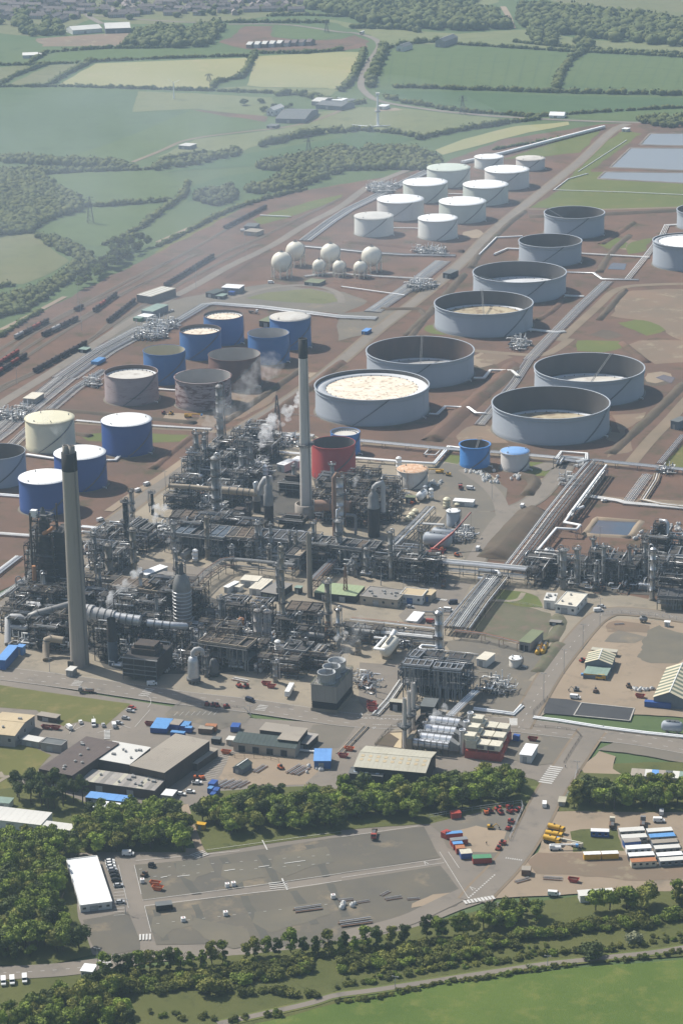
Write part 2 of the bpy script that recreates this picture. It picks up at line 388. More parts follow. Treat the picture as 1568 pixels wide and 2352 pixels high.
def road(name,px,w,mat='asphalt',lay=5,edge=None,dash=None,lines=(),sm=2,kerb=0):
 pts=smooth_line([GZ(*p) for p in px],sm)
 if edge: m=MB(); ribbon(m,pts,w+edge[0],lift(lay-1)); struct(name+'_verge',m,M(edge[1]))
 m=MB(); _z=lift(lay); ribbon(m,pts,w,_z); struct(name,m,M(mat))
 if dash or lines:
  m=MB(); z=_z+.02
  for o in lines: ribbon(m,pts,.18,z,o)
  for o,dl,gp in (dash or []):
   dp=dense(pts,.5,False); acc=0; cur=[]
   for i,p in enumerate(dp):
    if i: acc+=(dp[i]-dp[i-1]).length
    if acc % (dl+gp)<dl: cur.append(p)
    else:
     if len(cur)>1: ribbon(m,cur,.22,z,o)
     cur=[]
  struct('road_marking',m,M('line_paint'))
 if kerb:
  for sgn in (-1,1):
   m=MB(); q=offs(pts,sgn*(w/2+.1));
   for a,c in zip(q[:-1],q[1:]): m.beam((a.x,a.y,lay*LAY+.02),(c.x,c.y,lay*LAY+.02),.22,.16)
   struct('kerb',m,M('kerb'))
 return pts
def bund(px,w=10,h=2.2,top=2.0,mat='soil_dark',name='earth_bund'):
 pts=dense(smooth_line([GZ(*p) for p in px],1),8,False); m=MB(); rr=random.Random(len(px)+int(px[0][1]))
 prof=[(-w/2,-.1),(-w*.3,h*.45),(-top/2,h),(top/2,h),(w*.3,h*.45),(w/2,-.1)]; n=len(pts); vs=[]
 lines=[[(p+Vector((rr.uniform(-.5,.5),rr.uniform(-.5,.5),0)),zz*(rr.uniform(.85,1.1) if zz>0 else 1)) for p in offs(pts,o)] for o,zz in prof]
 for l in lines: vs+=[(p.x,p.y,zz) for p,zz in l]
 fs=[(j*n+i,(j+1)*n+i,(j+1)*n+i+1,j*n+i+1) for j in range(len(prof)-1) for i in range(n-1)]
 fs+=[tuple(j*n for j in range(len(prof)))[::-1],tuple(j*n+n-1 for j in range(len(prof)))]
 m.add(vs,fs,True); return struct(name,m,M(mat))
r00,r01,r10,r11,r20,r21,r30,r31,r40,r41,r50,r51=[R[i][j] for i in range(6) for j in (0,1)]
J=lambda *a: sum(a,[])
# far country
patch('town_ground',r00((-300,-60),(1500,-60),(1400,60),(1000,100),(600,110),(430,85),(330,130),(150,170),(-300,110)),'field_olive',1,6,40)
patch('building_site',r00((160,178),(400,160),(600,150),(580,190),(540,212),(200,214)),'soil_red',2,3,20)
patch('building_site',J(r00((1000,195),(1080,160),(1120,122),(1260,120),(1240,170),(1400,185),(1568,180)),r01((60,160),(130,190),(110,215),(0,235)),r00((1300,238),(1130,225))),'soil',2,4,20)
patch('field',r00((1245,165),(1290,125),(1450,130),(1560,160),(1500,180),(1380,180)),'field_green',3,3,30)
patch('field',r00((270,390),(440,292),(1140,265),(1110,355),(1010,375),(975,410)),'field_yellow',2,1.5,30)
patch('field',J(r00((1135,392),(1180,258),(1568,238)),r01((100,240),(85,300),(35,380),(0,420)),r00((1500,405),(1200,400))),'field_yellow',2,1.5,30)
patch('field',r00((1000,405),(1130,396),(1200,403),(1560,408),(1520,440),(1250,430)),'field_pale',2,1.5,30)
patch('field',r00((165,290),(290,240),(500,226),(900,222),(1110,245),(1130,262),(700,268),(350,285)),'field_green',2,2,30)
patch('field',r00((-200,330),(100,300),(170,308),(0,390),(-200,390)),'field_olive',2,2,30)
patch('field',r00((40,390),(230,300),(360,295),(230,390)),'field_olive',2,2,30)
patch('field',r00((-300,405),(640,418),(620,450),(600,520),(880,510),(560,640),(280,735),(-300,760)),'field_blue',2,1.5,30)
patch('field',r00((610,515),(640,420),(900,430),(1250,450),(1270,480),(1200,540),(900,500)),'field_pale',3,2,25)
patch('field',r00((885,505),(1215,540),(1180,590),(960,620),(760,690),(600,748),(285,735),(560,640)),'field_green',3,2,25)
patch('field',r00((720,725),(900,640),(1300,592),(1568,520),(1568,598),(1210,660),(1100,700)),'field_pale',3,2,25)
patch('soil_strip',r00((880,503),(1230,535),(1220,560),(1000,530)),'soil',4,3,15)
patch('field',J(r00((780,790),(1100,712),(1568,632)),r01((0,622),(100,608),(240,622),(340,640),(160,680),(0,700)),r00((1200,760))),'field_deep',4,1.5,25)
patch('field',r01((175,392),(190,300),(205,240),(300,222),(530,210),(1065,245),(1000,330),(985,410),(500,405)),'field_green',2,1.5,30)
patch('field',r01((1015,392),(1040,330),(1100,250),(1700,275),(1700,425)),'field_green',2,1.5,30)
patch('field',r01((150,412),(500,422),(1070,442),(1700,452),(1700,500),(1030,525),(850,530),(560,500),(250,450)),'field_deep',2,1.5,30)
patch('field',r01((1030,540),(1300,512),(1700,495),(1700,560),(1190,550)),'field_green',2,1.5,30)
patch('field',r01((-160,520),(100,490),(270,497),(780,552),(500,600),(380,630),(120,590),(-100,600)),'field_pale',2,2,25)
patch('gravel_pad',r01((150,500),(250,495),(280,506),(160,512)),'soil_tan',3,1.5,10)
patch('field',r01((430,690),(560,640),(800,580),(1040,560),(1040,575),(850,610),(700,650),(460,712)),'field_yellow',3,1.5,20)
patch('golf_course',r01((-100,85),(280,140),(520,155),(840,135),(1100,180),(1700,215),(1700,265),(1090,235),(580,205),(200,205),(100,150)),'field_pale',2,4,30)
patch('moor',r01((850,-60),(1700,-60),(1700,110),(1400,75),(1200,50),(1000,30)),'field_olive',2,8,40)
patch('field',r01((300,-60),(460,20),(600,40),(720,10),(700,-60)),'field_pale',2,4,30)
road('moor_track',r01((900,20),(1100,30),(1300,65),(1568,95),(1700,105)),12,'soil_tan',4)
road('moor_track',r01((740,30),(765,70),(785,130)),9,'soil_tan',4)
# left lowland
patch('field',r10((-200,315),(160,290),(200,330),(320,418),(220,480),(110,520),(-200,530)),'field_olive',3,1.5,15)
patch('field',r10((240,275),(390,182),(600,165),(830,155),(720,220),(640,290),(440,352),(300,312)),'field_green',3,1.5,20)
patch('field',r10((190,22),(430,5),(700,2),(855,60),(780,140),(420,170),(390,150)),'field_green',3,1.5,20)
patch('field',r10((880,75),(1000,30),(1290,-10),(1280,20),(1150,85),(860,142)),'field_deep',3,1.5,20)
patch('grass_bank',r10((700,380),(900,262),(1120,170),(1568,70),(1568,95),(1230,200),(900,310),(770,390)),'lawn',3,2,12)
road('farm_track',r10((724,330),(800,296),(900,250),(1000,215)),5,'soil_tan',6)
road('farm_track',r10((370,410),(420,432)),8,'soil_tan',6)
road('farm_track',r10((0,735),(150,660),(300,580)),5,'soil_tan',6)
road('lane',J(r00((610,745),(750,690),(850,640),(1100,608),(1300,588),(1430,560),(1568,510)),r01((60,465),(110,455))),6,'track',5)
# the public road
road('main_road',J(r00((1050,112),(1300,110),(1450,130),(1568,150)),r01((60,150),(150,175),(180,205),(160,240),(120,290),(95,350),(85,395),(110,430),(160,465),(300,490),(480,515),(700,535),(960,550),(1200,560),(1600,570))),9,'asphalt',6,sm=3)
road('street',r00((930,-20),(980,60)),10,'asphalt',5); road('street',r00((590,-20),(625,60)),12,'asphalt',5); road('street',r00((365,10),(395,70),(470,110)),10,'asphalt',5)
road('street',r00((420,70),(700,95),(1000,108)),8,'asphalt',5)
# the works
patch('soil_ground',J(I((-250,900),(0,770),(150,688),(330,598),(480,520),(600,455),(760,428),(915,402),(1000,382),(1150,322),(1385,285),(1700,280),(1900,1500),(1568,1425),(1372,1412),(1150,1332),(900,1205),(560,1030),(440,1065),(280,1200),(0,1360),(-250,1480))),'soil',5,2,10)
patch('grass_plot',J(r11((865,172),(1000,92),(1130,5)),I((1390,395),(1700,430)),r11((1700,165),(1200,178))),'grass',6,1.5,8)
patch('grass_plot',I((1276,438),(1385,330),(1430,300),(1470,308),(1360,390),(1330,440)),'grass',6,1.5,8)
patch('grass_plot',r01((740,735),(900,680),(1100,620),(1190,600),(1100,700),(930,720)),'grass',6,1.5,8)
patch('grass_plot',r10((1160,225),(1300,180),(1400,150),(1568,110),(1568,130),(1330,215),(1200,250)),'grass',6,1.5,8)
patch('grass_plot',r20((350,430),(500,418),(880,435),(860,460),(650,470),(400,455)),'grass',6,2,6)
patch('grass_plot',r21((815,552),(985,562),(940,622),(845,620)),'grass',6,1,5)
patch('grass_plot',r21((440,590),(500,520),(545,525),(545,592)),'grass',6,1,5)
patch('grass_plot',r21((1470,585),(1520,520),(1600,440),(1700,590)),'lawn',6,1,5)
patch('grass_plot',r21((1080,45),(1090,0),(1280,0),(1290,30),(1200,55)),'grass',6,2,6)
patch('grass_plot',r11((1270,700),(1480,655),(1568,660),(1568,720),(1400,760)),'grass',6,2,6)
patch('grass_plot',r11((1300,390),(1330,330),(1420,310),(1400,370)),'grass',6,2,6)
patch('bare_earth',r11((1290,560),(1500,540),(1700,560),(1700,784),(1560,784),(1400,690),(1230,670)),'soil_red',6,3,8)
patch('bare_earth',r21((1350,0),(1568,0),(1700,40),(1600,100),(1420,105),(1300,20)),'soil_red',6,3,8)
patch('bare_earth',r21((570,400),(640,380),(720,410),(760,470),(560,470),(520,440)),'soil_red',6,2,6)
patch('bare_earth',r21((1230,340),(1400,330),(1300,420),(1340,500),(1220,540),(1280,430)),'soil_red',6,2,6)
patch('bare_earth',r20((1040,240),(1240,230),(1300,190),(1240,290),(1000,400),(880,380),(960,300)),'soil_red',6,2,6)
patch('gravel_pad',r10((600,640),(960,560),(1240,520),(1568,560),(1700,600),(1568,660),(1000,610),(760,700),(560,784),(470,784)),'gravel',6,2,8)
patch('grass_oval',r10((1130,590),(1230,560),(1420,545),(1540,570),(1550,600),(1480,615),(1250,600)),'field_olive',7,1.5,6)
patch('gravel_pad',r10((1010,480),(1240,370),(1380,340),(1568,400),(1700,440),(1568,520),(1240,500),(1060,505)),'soil',7,2,6)
patch('gravel_pad',r11((-20,660),(180,640),(300,650),(160,740),(-20,784)),'gravel',7,1.5,6)
# process yards
patch('concrete_yard',I((-200,1440),(0,1405),(250,1215),(440,1082),(560,1000),(700,992),(860,1062),(1020,1062),(1110,1080),(1150,1110),(1080,1280),(1120,1300),(1200,1320),(1700,1420),(1700,1470),(1250,1640),(1180,1690),(700,1660),(390,1600),(0,1540),(-200,1520)),'concrete',6,1,8)
for q in (I((395,1180),(405,1110),(440,1082),(560,1025),(640,1040),(690,1100),(690,1190),(560,1180)),I((340,1200),(500,1220),(800,1255),(900,1275),(1000,1320),(980,1342),(860,1330),(600,1292),(480,1280),(340,1255)),I((205,1325),(300,1335),(400,1350),(500,1375),(620,1400),(740,1440),(760,1480),(740,1535),(640,1550),(560,1545),(440,1550),(330,1555),(240,1535),(205,1500)),I((30,1425),(70,1340),(100,1310),(158,1300),(165,1500),(120,1508),(40,1490)),I((720,1100),(800,1105),(920,1120),(925,1160),(880,1220),(735,1205)),I((1215,1295),(1330,1300),(1640,1325),(1640,1385),(1420,1362),(1230,1350)),FF((950,600),(1210,580),(1520,620),(1520,810),(1380,880),(1160,830),(1000,770))): patch('shaded_dirty_floor',q,'shaded_dirty_floor',8,1.5,5)  # dark sheets under the process units: painted shade together with dirt
for k in range(13): x=215+k*66; mk_=r01((x,395-k*.5),(x+20+k*1.5,250+abs(k-6)*2)); road('crop_tramline',mk_,1.6,'tram',4,sm=0)
for k in range(9): x=1050+k*60; road('crop_tramline',r01((x,400),(x+60,268)),1.5,'tram',4,sm=0)
patch('gravel_yard',r21((480,560),(620,580),(760,680),(740,760),(700,784),(500,784),(380,700),(400,600)),'gravel',7,1,6)
patch('gravel_yard',r31((480,0),(780,0),(660,215),(400,200),(380,160)),'gravel',7,1,6)
patch('asphalt_yard',r31((360,390),(480,310),(600,330),(560,400),(480,540),(330,560),(260,480)),'asphalt',8,.5,6)
patch('asphalt_yard',r30((130,200),(160,160),(600,215),(990,265),(970,300),(520,290),(150,260)),'asphalt',8,.5,6)
patch('dirt_plot',r31((590,520),(690,410),(840,440),(960,470),(980,520),(940,600),(800,600),(640,590)),'scrub',8,1.5,5)
patch('grass_mound',r31((690,410),(720,360),(830,370),(900,395),(930,440),(840,440)),'grass',9,1,5)
road('footpath',r31((690,410),(810,415),(835,375)),3,'concrete',10)
patch('bank',r31((670,225),(850,0),(960,0),(750,235)),'soil_dark',8,1,6)
patch('gravel_yard',FF((560,540),(960,560),(980,700),(860,1000),(640,1020),(560,900)),'asphalt',7,.5,6)
patch('gravel_yard',r31((470,600),(640,570),(920,640),(940,700),(860,784),(560,784)),'gravel',8,1,6)
patch('gravel_yard',r41((590,-20),(905,0),(860,60),(825,115),(790,145),(600,125)),'gravel',8,1,6)
# ground round the front buildings
patch('hardstanding',I((-200,1560),(0,1560),(300,1610),(560,1650),(830,1668),(1180,1668),(1330,1690),(1250,1800),(1200,1830),(900,1800),(440,1850),(380,1900),(-200,1900)),'asphalt',7,0,8)
patch('gravel_plot',r40((760,150),(820,90),(940,95),(1110,120),(1155,160),(1130,188),(1000,220),(900,190),(770,165)),'gravel',8,.6,5)
patch('gravel_plot',FF((130,1110),(330,1108),(590,1115),(600,1140),(430,1330),(150,1330),(60,1250)),'gravel',8,.6,5)
patch('storage_yard',r40((1050,340),(1160,310),(1400,355),(1568,370),(1620,400),(1500,470),(1050,480),(1000,440)),'soil_tan',8,1,5)
patch('storage_yard',FF((0,1600),(300,1480),(470,1340),(560,1330),(470,1500),(440,1640),(100,1699)),'soil_tan',8,.8,5)
patch('lawn',r40((-100,8),(0,15),(300,60),(600,100),(490,200),(380,180),(290,205),(260,190),(170,130),(-100,112)),'lawn',8,.4,5)
patch('lawn',r40((-100,270),(0,275),(150,300),(240,335),(180,400),(172,440),(60,432),(-100,412)),'lawn',8,.4,5)
patch('lawn',r40((-100,440),(60,436),(70,530),(-100,540)),'lawn',8,.4,5)
road('footpath',r40((-20,470),(40,432),(80,430)),2.2,'concrete',10); road('footpath',r40((0,415),(15,440)),2.2,'concrete',10)
patch('works_apron',FF((840,1180),(940,1110),(1180,1010),(1568,1000),(1700,1200),(1568,1420),(1250,1390),(960,1330),(720,1300)),'concrete',9,.5,6)
patch('dirt_plot',FF((690,1300),(830,1180),(950,1175),(950,1330)),'soil_dark',10,.6,4)
patch('red_paving',FF((830,1190),(945,1185),(940,1330),(870,1320),(920,1250)),'roof_sand',11,.3,4)
patch('gravel_plot',r41((765,275),(880,207),(1075,230),(1098,255),(1020,370),(900,385),(755,352)),'gravel',9,.3,5)
# east side
patch('bare_yard',FE((300,1699),(470,1480),(640,1260),(800,1060),(880,1000),(1000,985),(1700,1015),(1900,1720),(1700,1900),(900,1860),(300,1800)),'soil_tan',8,1,6)
patch('soil_plot',FE((830,1060),(960,1000),(1250,1050),(1260,1110),(1080,1100),(860,1110)),'soil_red',9,1.5,5)
patch('gravel_plot',FE((880,1130),(960,1090),(1090,1120),(1230,1160),(1120,1210),(830,1200)),'gravel',9,1.5,5)
patch('gravel_plot',FE((1250,1090),(1370,1050),(1568,1120),(1700,1200),(1568,1390),(1300,1380),(1110,1340),(1200,1220)),'worn',9,3,3)
patch('gravel_plot',r41((1180,310),(1300,252),(1700,300),(1700,385),(1500,360),(1260,322)),'gravel',9,1,5)
patch('rough_ground',r41((1080,430),(1130,400),(1240,375),(1400,370),(1700,375),(1700,450)),'rough_grass',9,1,5)
patch('soil_plot',r41((1100,400),(1180,320),(1260,340),(1240,400),(1290,425),(1110,420)),'soil_tan',9,1,5)
patch('asphalt_pad',r41((925,145),(945,75),(1040,82),(1100,95),(1063,157)),'asphalt_new',10,.2,5)
patch('asphalt_pad',r41((1065,156),(1100,98),(1343,124),(1322,181)),'asphalt_new',10,0)
mb=MB(); q=[GZ(*p) for p in r41((1065,156),(1100,98),(1343,124),(1322,181))]
for a,c in zip(q,q[1:]+q[:1]): mb.beam((a.x,a.y,.76),(c.x,c.y,.76),.6,.25)
struct('kerb',mb,M('kerb'))
patch('bare_yard',J(r41((900,784),(960,600),(1000,590),(1700,600)),r51((1700,0),(1700,170),(1100,185),(700,215),(720,160),(830,60))),'soil_tan',8,1,5)
patch('soil_plot',r51((850,40),(900,0),(1300,15),(1700,60),(1700,120),(1300,130),(900,95)),'soil_red',9,1.5,5)
patch('gravel_plot',r41((1050,690),(1110,680),(1280,690),(1300,784),(1060,784)),'rough_grass',9,1.5,5)
# car park
patch('park_asphalt',J(r50((300,-20),(545,-25),(900,-20),(1568,-120)),r41((440,640),(520,670)),r51((760,20),(690,215),(560,260),(330,350),(100,400)),r50((1400,470),(700,500),(400,470),(330,300))),'asphalt',6,.5,6)
patch('park_gravel',J(r50((622,58),(930,28),(1568,-72)),I((972,1901),(1012,1972)),r50((1568,96),(1300,136),(655,218))),'park_gravel',8,.4,5)
patch('park_gravel',J(r50((664,250),(1300,172),(1568,132)),I((1010,1990),(1068,2062)),r51((530,245),(330,300),(120,330)),r50((1500,440),(1100,420),(715,425),(700,370))),'park_gravel',8,.4,5)
patch('park_gravel',r50((385,310),(590,272),(640,400),(640,450),(520,470),(430,455)),'park_gravel',8,.4,5)
patch('compound',r41((400,650),(560,600),(820,560),(838,570),(760,784),(700,830),(560,800),(480,760),(450,690)),'gravel',8,.6,5)
patch('compound_sand',r41((490,700),(620,660),(760,690),(720,784),(560,784)),'soil_tan',9,1,5)
for k,(a,e) in enumerate([((820,40),(960,30)),((880,300),(1130,360)),((700,300),(860,270)),((1180,270),(1500,230)),((1020,60),(1180,50)),((1260,20),(1500,-20))]):
 x0,y0=a; x1,y1=e
 patch('worn_gravel',r50((x0,y0),(x1,y1-5),(x1+30,y1+60),(x1-60,y1+85),(x0+60,y0+95),(x0-10,y0+50)),'worn',9,1.2,4,seed=k)
patch('worn_gravel',r51((330,240),(420,190),(520,180),(540,205),(430,240),(330,260)),'soil_tan',9,1,4)
# foot of the picture
patch('rough_ground',J(r50((-200,600),(300,560),(600,540),(1000,480),(1568,420)),r51((300,350),(700,250),(1100,200),(1700,150),(1700,470),(900,520),(0,660)),r50((1568,690),(900,900),(-200,900))),'rough_grass',7,.5,6)
patch('wood_floor',J(r40((-200,520),(180,470),(420,560),(860,560),(860,784),(330,784)),r50((330,60),(360,300),(430,470),(200,520),(-200,520))),'rough_grass',8,.6,6)
patch('belt_floor',J(r40((875,590),(1000,500),(1568,470)),r41((0,430),(400,430),(800,390),(930,480),(850,560),(400,650),(0,680)),r40((1568,700),(950,784),(900,690))),'rough_grass',8,.6,6)
patch('belt_floor',r41((1010,560),(1060,450),(1100,420),(1700,430),(1700,600),(1000,595)),'rough_grass',9,.6,6)
patch('grass_verge',r41((820,480),(905,480),(860,535),(830,560)),'grass',9,.4,4)
patch('meadow',J(r50((900,850),(1300,760),(1568,690)),r51((0,676),(480,606),(1050,532),(1568,492),(1900,470),(1900,900),(0,900))),'meadow',9,.5,5)
patch('grass_glade',J(r50((1360,600),(1460,520),(1568,540)),r51((0,600),(0,620)),r50((1480,680))),'rough_grass',9,1.5,3)
road('lane',J(r50((1000,790),(1250,735),(1450,690)),r51((-40,658),(120,640),(300,612),(600,565),(780,538),(940,513),(1080,500),(1230,482),(1440,462),(1620,430))),3.4,'asphalt',11,edge=(2.2,'grass'))
road('entrance_road',r50((-100,560),(100,552),(300,540),(480,515),(620,490),(760,455)),11,'asphalt',10,sm=2,dash=[(0,2,3)])
road('footpath',r40((848,565),(870,640),(900,720),(925,790)),3.6,'soil_tan',10)
# roads of the works
central=road('works_road',I((-60,1432),(0,1404),(37,1368),(100,1318),(170,1262),(250,1205),(300,1168),(425,1071),(530,999),(665,919),(780,834),(844,777),(929,712),(994,662),(1079,587),(1124,537),(1199,477),(1299,397),(1334,370),(1404,300),(1440,285)),9,'asphalt',9,edge=(4,'track'),sm=2)
front=road('works_road',I((-120,1536),(0,1548),(150,1567),(280,1586),(392,1603),(567,1622),(692,1641),(811,1658),(923,1662),(1050,1664),(1180,1666),(1334,1686),(1444,1694),(1568,1716),(1700,1740)),17,'asphalt',10,dash=[(-3,3,5),(4,3,5)],lines=(8.2,-8.2),sm=2)
road('works_road',I((1088,2072),(1104,2050),(1164,1990),(1214,1918),(1264,1818),(1309,1753),(1344,1700),(1360,1680)),12.5,'asphalt',11,edge=(2.4,'track'),sm=2)
road('works_road',I((1085,2045),(1000,2085),(930,2120),(800,2150)),9,'asphalt',9,sm=2)
road('works_road',I((1190,1675),(1204,1650),(1234,1598),(1264,1546),(1334,1456),(1374,1415),(1420,1402),(1568,1422),(1700,1445)),11,'asphalt',12,edge=(2.4,'track'),dash=[(0,2.5,6)],sm=2)
road('works_road',FF((690,1100),(640,1180),(560,1290),(470,1400),(330,1560),(200,1680)),16,'asphalt',9,sm=2)
road('works_road',r41((440,388),(600,392),(800,402),(900,420),(960,440)),14,'asphalt',10,sm=2)
road('works_road',J(r21((900,590),(1010,555)),r21((1040,560),(960,650),(880,740)),r31((760,0),(680,110),(600,250))),11,'asphalt',9,edge=(3,'gravel'),sm=2)
road('works_road',r21((560,590),(680,670),(730,740),(740,800)),9,'asphalt',9,sm=2)
road('works_road',r21((1330,560),(1420,450),(1510,360),(1568,290),(1700,150)),9,'track',8,sm=2)
road('works_road',r21((-10,470),(200,475),(500,500),(800,530),(1040,560),(1320,570)),7,'track',7,sm=2)
road('works_road',J(r11((1000,784),(1180,620),(1260,540),(1400,525),(1700,520))),8,'track',8,sm=2)
road('works_road',r21((600,45),(800,62),(930,70),(1000,30),(1050,-10)),8,'track',8,sm=2)
road('works_road',J(r20((-100,370),(0,290),(200,170),(400,40)),r10((620,680),(760,600),(900,530),(1050,440),(1250,350),(1400,250),(1568,170)),r11((120,70),(300,0))),9,'asphalt',8,sm=2)
road('works_road',r10((1060,590),(1240,535),(1440,525),(1560,560),(1568,610)),6,'asphalt',8,sm=2)
road('works_road',r20((350,375),(700,400),(960,410),(1060,430)),7,'track',7,sm=2)
road('works_road',r11((840,178),(1100,182),(1300,178),(1700,165)),6,'track',7,sm=1)
road('works_road',r20((500,784),(620,700),(720,640),(860,540)),6,'soil_tan',10,sm=1)
road('works_road',r21((1130,715),(1280,730),(1568,745),(1700,750)),8,'soil_red',8)
# tank bunds
for k,(pp,ww,hh) in enumerate([(r11((10,330),(200,345),(430,370),(560,375)),10,2.2),(r11((840,190),(760,250),(640,370),(590,450)),9,2),(r11((860,215),(1200,205),(1568,185)),12,2.4),
  (r11((1190,340),(1300,270),(1340,240)),9,2),(r11((1320,300),(1240,370),(1180,470)),9,2),(r11((560,480),(440,620),(300,760)),10,2.4),(r21((410,460),(560,320),(700,200),(790,110)),17,3.4),(r21((640,260),(730,180),(800,130)),14,3),
  (r21((1230,520),(1330,430),(1440,330),(1568,200)),10,2.4),(r21((1290,10),(1400,100)),9,2),(r21((820,620),(900,640),(850,710)),11,3),(r20((1020,380),(1200,260),(1400,120)),9,2.2),(r20((1180,380),(1350,270),(1568,100)),11,2.6),
  (r20((200,320),(420,330),(900,380)),8,1.8),(r20((150,440),(300,420),(420,440)),8,1.8),(r20((700,590),(780,520),(880,440)),8,1.8),(r11((180,640),(420,640),(300,784)),8,2),(r31((690,215),(780,110),(880,0)),22,4),
  (r11((900,690),(980,640),(1030,560)),8,1.8),(r11((1180,690),(1240,620),(1300,550)),8,2.2),(r31((960,600),(1010,520),(990,480)),10,1.6),(r31((900,740),(960,660),(1000,610)),11,1.8)]):
 bund(pp,ww,hh,mat='scrub' if k>19 else 'soil_dark' if k % 3 else 'soil')
# markings
mkb=MB()
def zebra(c0,c1,n,w,ln,lay=13):
 a,e=GZ(*c0),GZ(*c1); d=(e-a).normalized(); q=Vector((-d.y,d.x,0))
 for i in range(n):
  p=a.lerp(e,i/(n-1)); vs=[p+d*x*w/2+q*y*ln/2 for x,y in ((-1,-1),(1,-1),(1,1),(-1,1))]
  mkb.add([(v.x,v.y,lay*LAY) for v in vs],[(0,1,2,3)])
def mark(px,w=.25,lay=13):
 pts=[GZ(*p) for p in px]; ribbon(mkb,dense(pts,5,False),w,lay*LAY)
def pond(px,wmat,bank,h=1.2,bw=5):
 pts=[GZ(*p) for p in px]; m=MB(); m.add([(p.x,p.y,.55) for p in pts],[tuple(range(len(pts)))])
 o=struct('water',m,M(wmat))
 if o.data.polygons[0].normal.z<0: o.data.flip_normals()
 for a,c in zip(px,px[1:]+px[:1]): bund([a,c],bw,h,1.2,bank,'lagoon_bank')
pond(I((1468,334),(1492,308),(1640,308),(1640,338)),'water','lagoon_edge'); pond(I((1400,386),(1447,341),(1640,342),(1640,396)),'water','lagoon_edge')
pond(I((1372,412),(1388,396),(1640,399),(1640,426)),'water','lagoon_edge')
pond(FE((660,215),(770,70),(1180,95),(1080,240)),'pond_water','soil_tan',1.6,6)
rz_=random.Random(8)
for k in range(26):                                              # worn and spilt ground between the tanks
 x,y=rz_.choice(((700,860),(1010,760),(1240,700),(1130,830),(1490,880),(1080,1000),(1440,1010),(240,1090),(300,1010),(560,930),(760,640),(900,560),(1060,540),(1420,560),(1500,720),(1380,770),(430,960),(390,890),(1250,1110),(1400,1110)));  x+=rz_.uniform(-40,40); y+=rz_.uniform(-14,14); w_=rz_.uniform(14,42); h_=w_*rz_.uniform(.25,.45)
 patch('bare_earth',I(*[(x+w_*math.cos(a*.785)*rz_.uniform(.6,1.1),y+h_*math.sin(a*.785)*rz_.uniform(.6,1.1)) for a in range(8)]),rz_.choice(('soil_red','soil_dark','soil_tan','soil_red','grass')),6,2.5,5,seed=k)
for k,(x0,y0,x1,y1) in enumerate([(800,50,880,195),(1010,25,1080,165),(1180,10,1250,140),(1400,-30,1480,115),(700,265,740,410),(880,240,960,425),(1110,205,1200,425),(1330,180,1430,330),(1500,150,1568,300)]):
 a_=GZ(*r50(x0,y0)); e_=GZ(*r50(x1,y1)); patch('gravel_strip',r50((x0,y0),(x0+34,y0-4),(x1+40,y1-4),(x1,y1)),'strip',9,.8,4)
for k in range(40):
 x,y=(640+(k % 14)*66,80+(k//14)*38-(k % 14)*5) if k<28 else (720+(k % 12)*70,330-(k % 12)*8); mark(r50((x,y),(x+14,y-1)),.22)
patch('puddle',r11((1220,455),(1245,425),(1310,430),(1300,458)),'pond_water',8,.6,5)
patch('puddle',r21((1440,170),(1480,155),(1530,170),(1510,195)),'pond_water',8,.6,5)
zebra(r41(985,394),r41(935,465),9,1.1,6.5); zebra(r51(568,231),r51(695,209),9,1.1,3.2); zebra(r41(788,172),r41(788,200),7,1.,4)
zebra(r50(645,392),r50(690,390),4,.8,5); zebra(r50(1275,140),r50(1283,165),4,.5,8); zebra(r50(905,4),r50(930,20),4,.5,7); zebra(r40(1195,132),r40(1210,112),4,.6,5)
zebra(r40(690,35),r40(660,65),5,.6,5); zebra(r40(362,0),r40(348,18),4,.6,5); zebra(r40(493,225),r40(493,262),7,.9,3); zebra(r51(755,28),r51(825,38),8,.45,1.2)
zebra(FD(1270,1203),FD(1350,1212),6,.8,2.4); zebra(r50(482,500),r50(484,545),6,.9,5)
for k in range(9):
 a=r40(985+k*11,385-k*2);
for k in range(12): mark([r40(905+k*9.5,470-k*12),r40(985+k*9.5-k,452-k*12)],.16)
for k in range(8): mark([r40(800+k*26,158-k*.5),r40(818+k*26,140-k*.5)],.16)
for k in range(9): mark([r50(524,172+k*15),r50(574,168+k*15)],.18)
mark(r50((545,60),(592,258)),.18); mark(r50((618,60),(650,195)),.2); mark(r50((665,250),(695,368)),.2); mark(r50((655,222),(1300,138),(1568,98))); mark(r50((665,248),(1300,172),(1568,132)))
mark(r51((0,97),(455,32)),.2); mark(r51((0,118),(470,50)),.2); mark(J(r50((625,40),(930,12),(1100,-5))),.2); mark(r51((450,0),(580,210)),.2); mark(r51((490,0),(540,75)),.2)
for a,e in (((815,113),(872,107)),((1030,87),(1080,80)),((1188,70),(1236,63)),((1306,53),(1402,40)),((740,118),(770,112))): mark(r50(a,e),.5)
mark(r40((1205,730),(1228,775)),.5); mark(r40((950,775),(1568,690)),.2); mark(J(r41((0,715),(350,665))),.2); mark(r50((1295,122),(1320,175)),.6)
mark(r40((660,60),(690,75),(695,100),(680,120)),.2)
for px in (FF((575,1005),(560,1030),(583,1030),(575,1005)),FF((680,1140),(706,1137),(684,1158),(680,1140))): mark(px,.35)
for px in (r51((588,160),(615,170),(603,178),(588,160)),r51((380,44),(400,56),(384,58),(380,44))): mark(px,.3)
for k in range(14): mark([r51(582+k*9,213-k*8),r51(586+k*9,209-k*8)],.7)
for k in range(12): mark([FF(535+k*36,1052+k*1.4),FF(553+k*36,1053+k*1.4)],.5); mark([FF(680+k*22,1114+k*1.),FF(690+k*22,1115+k*1.)],.5)
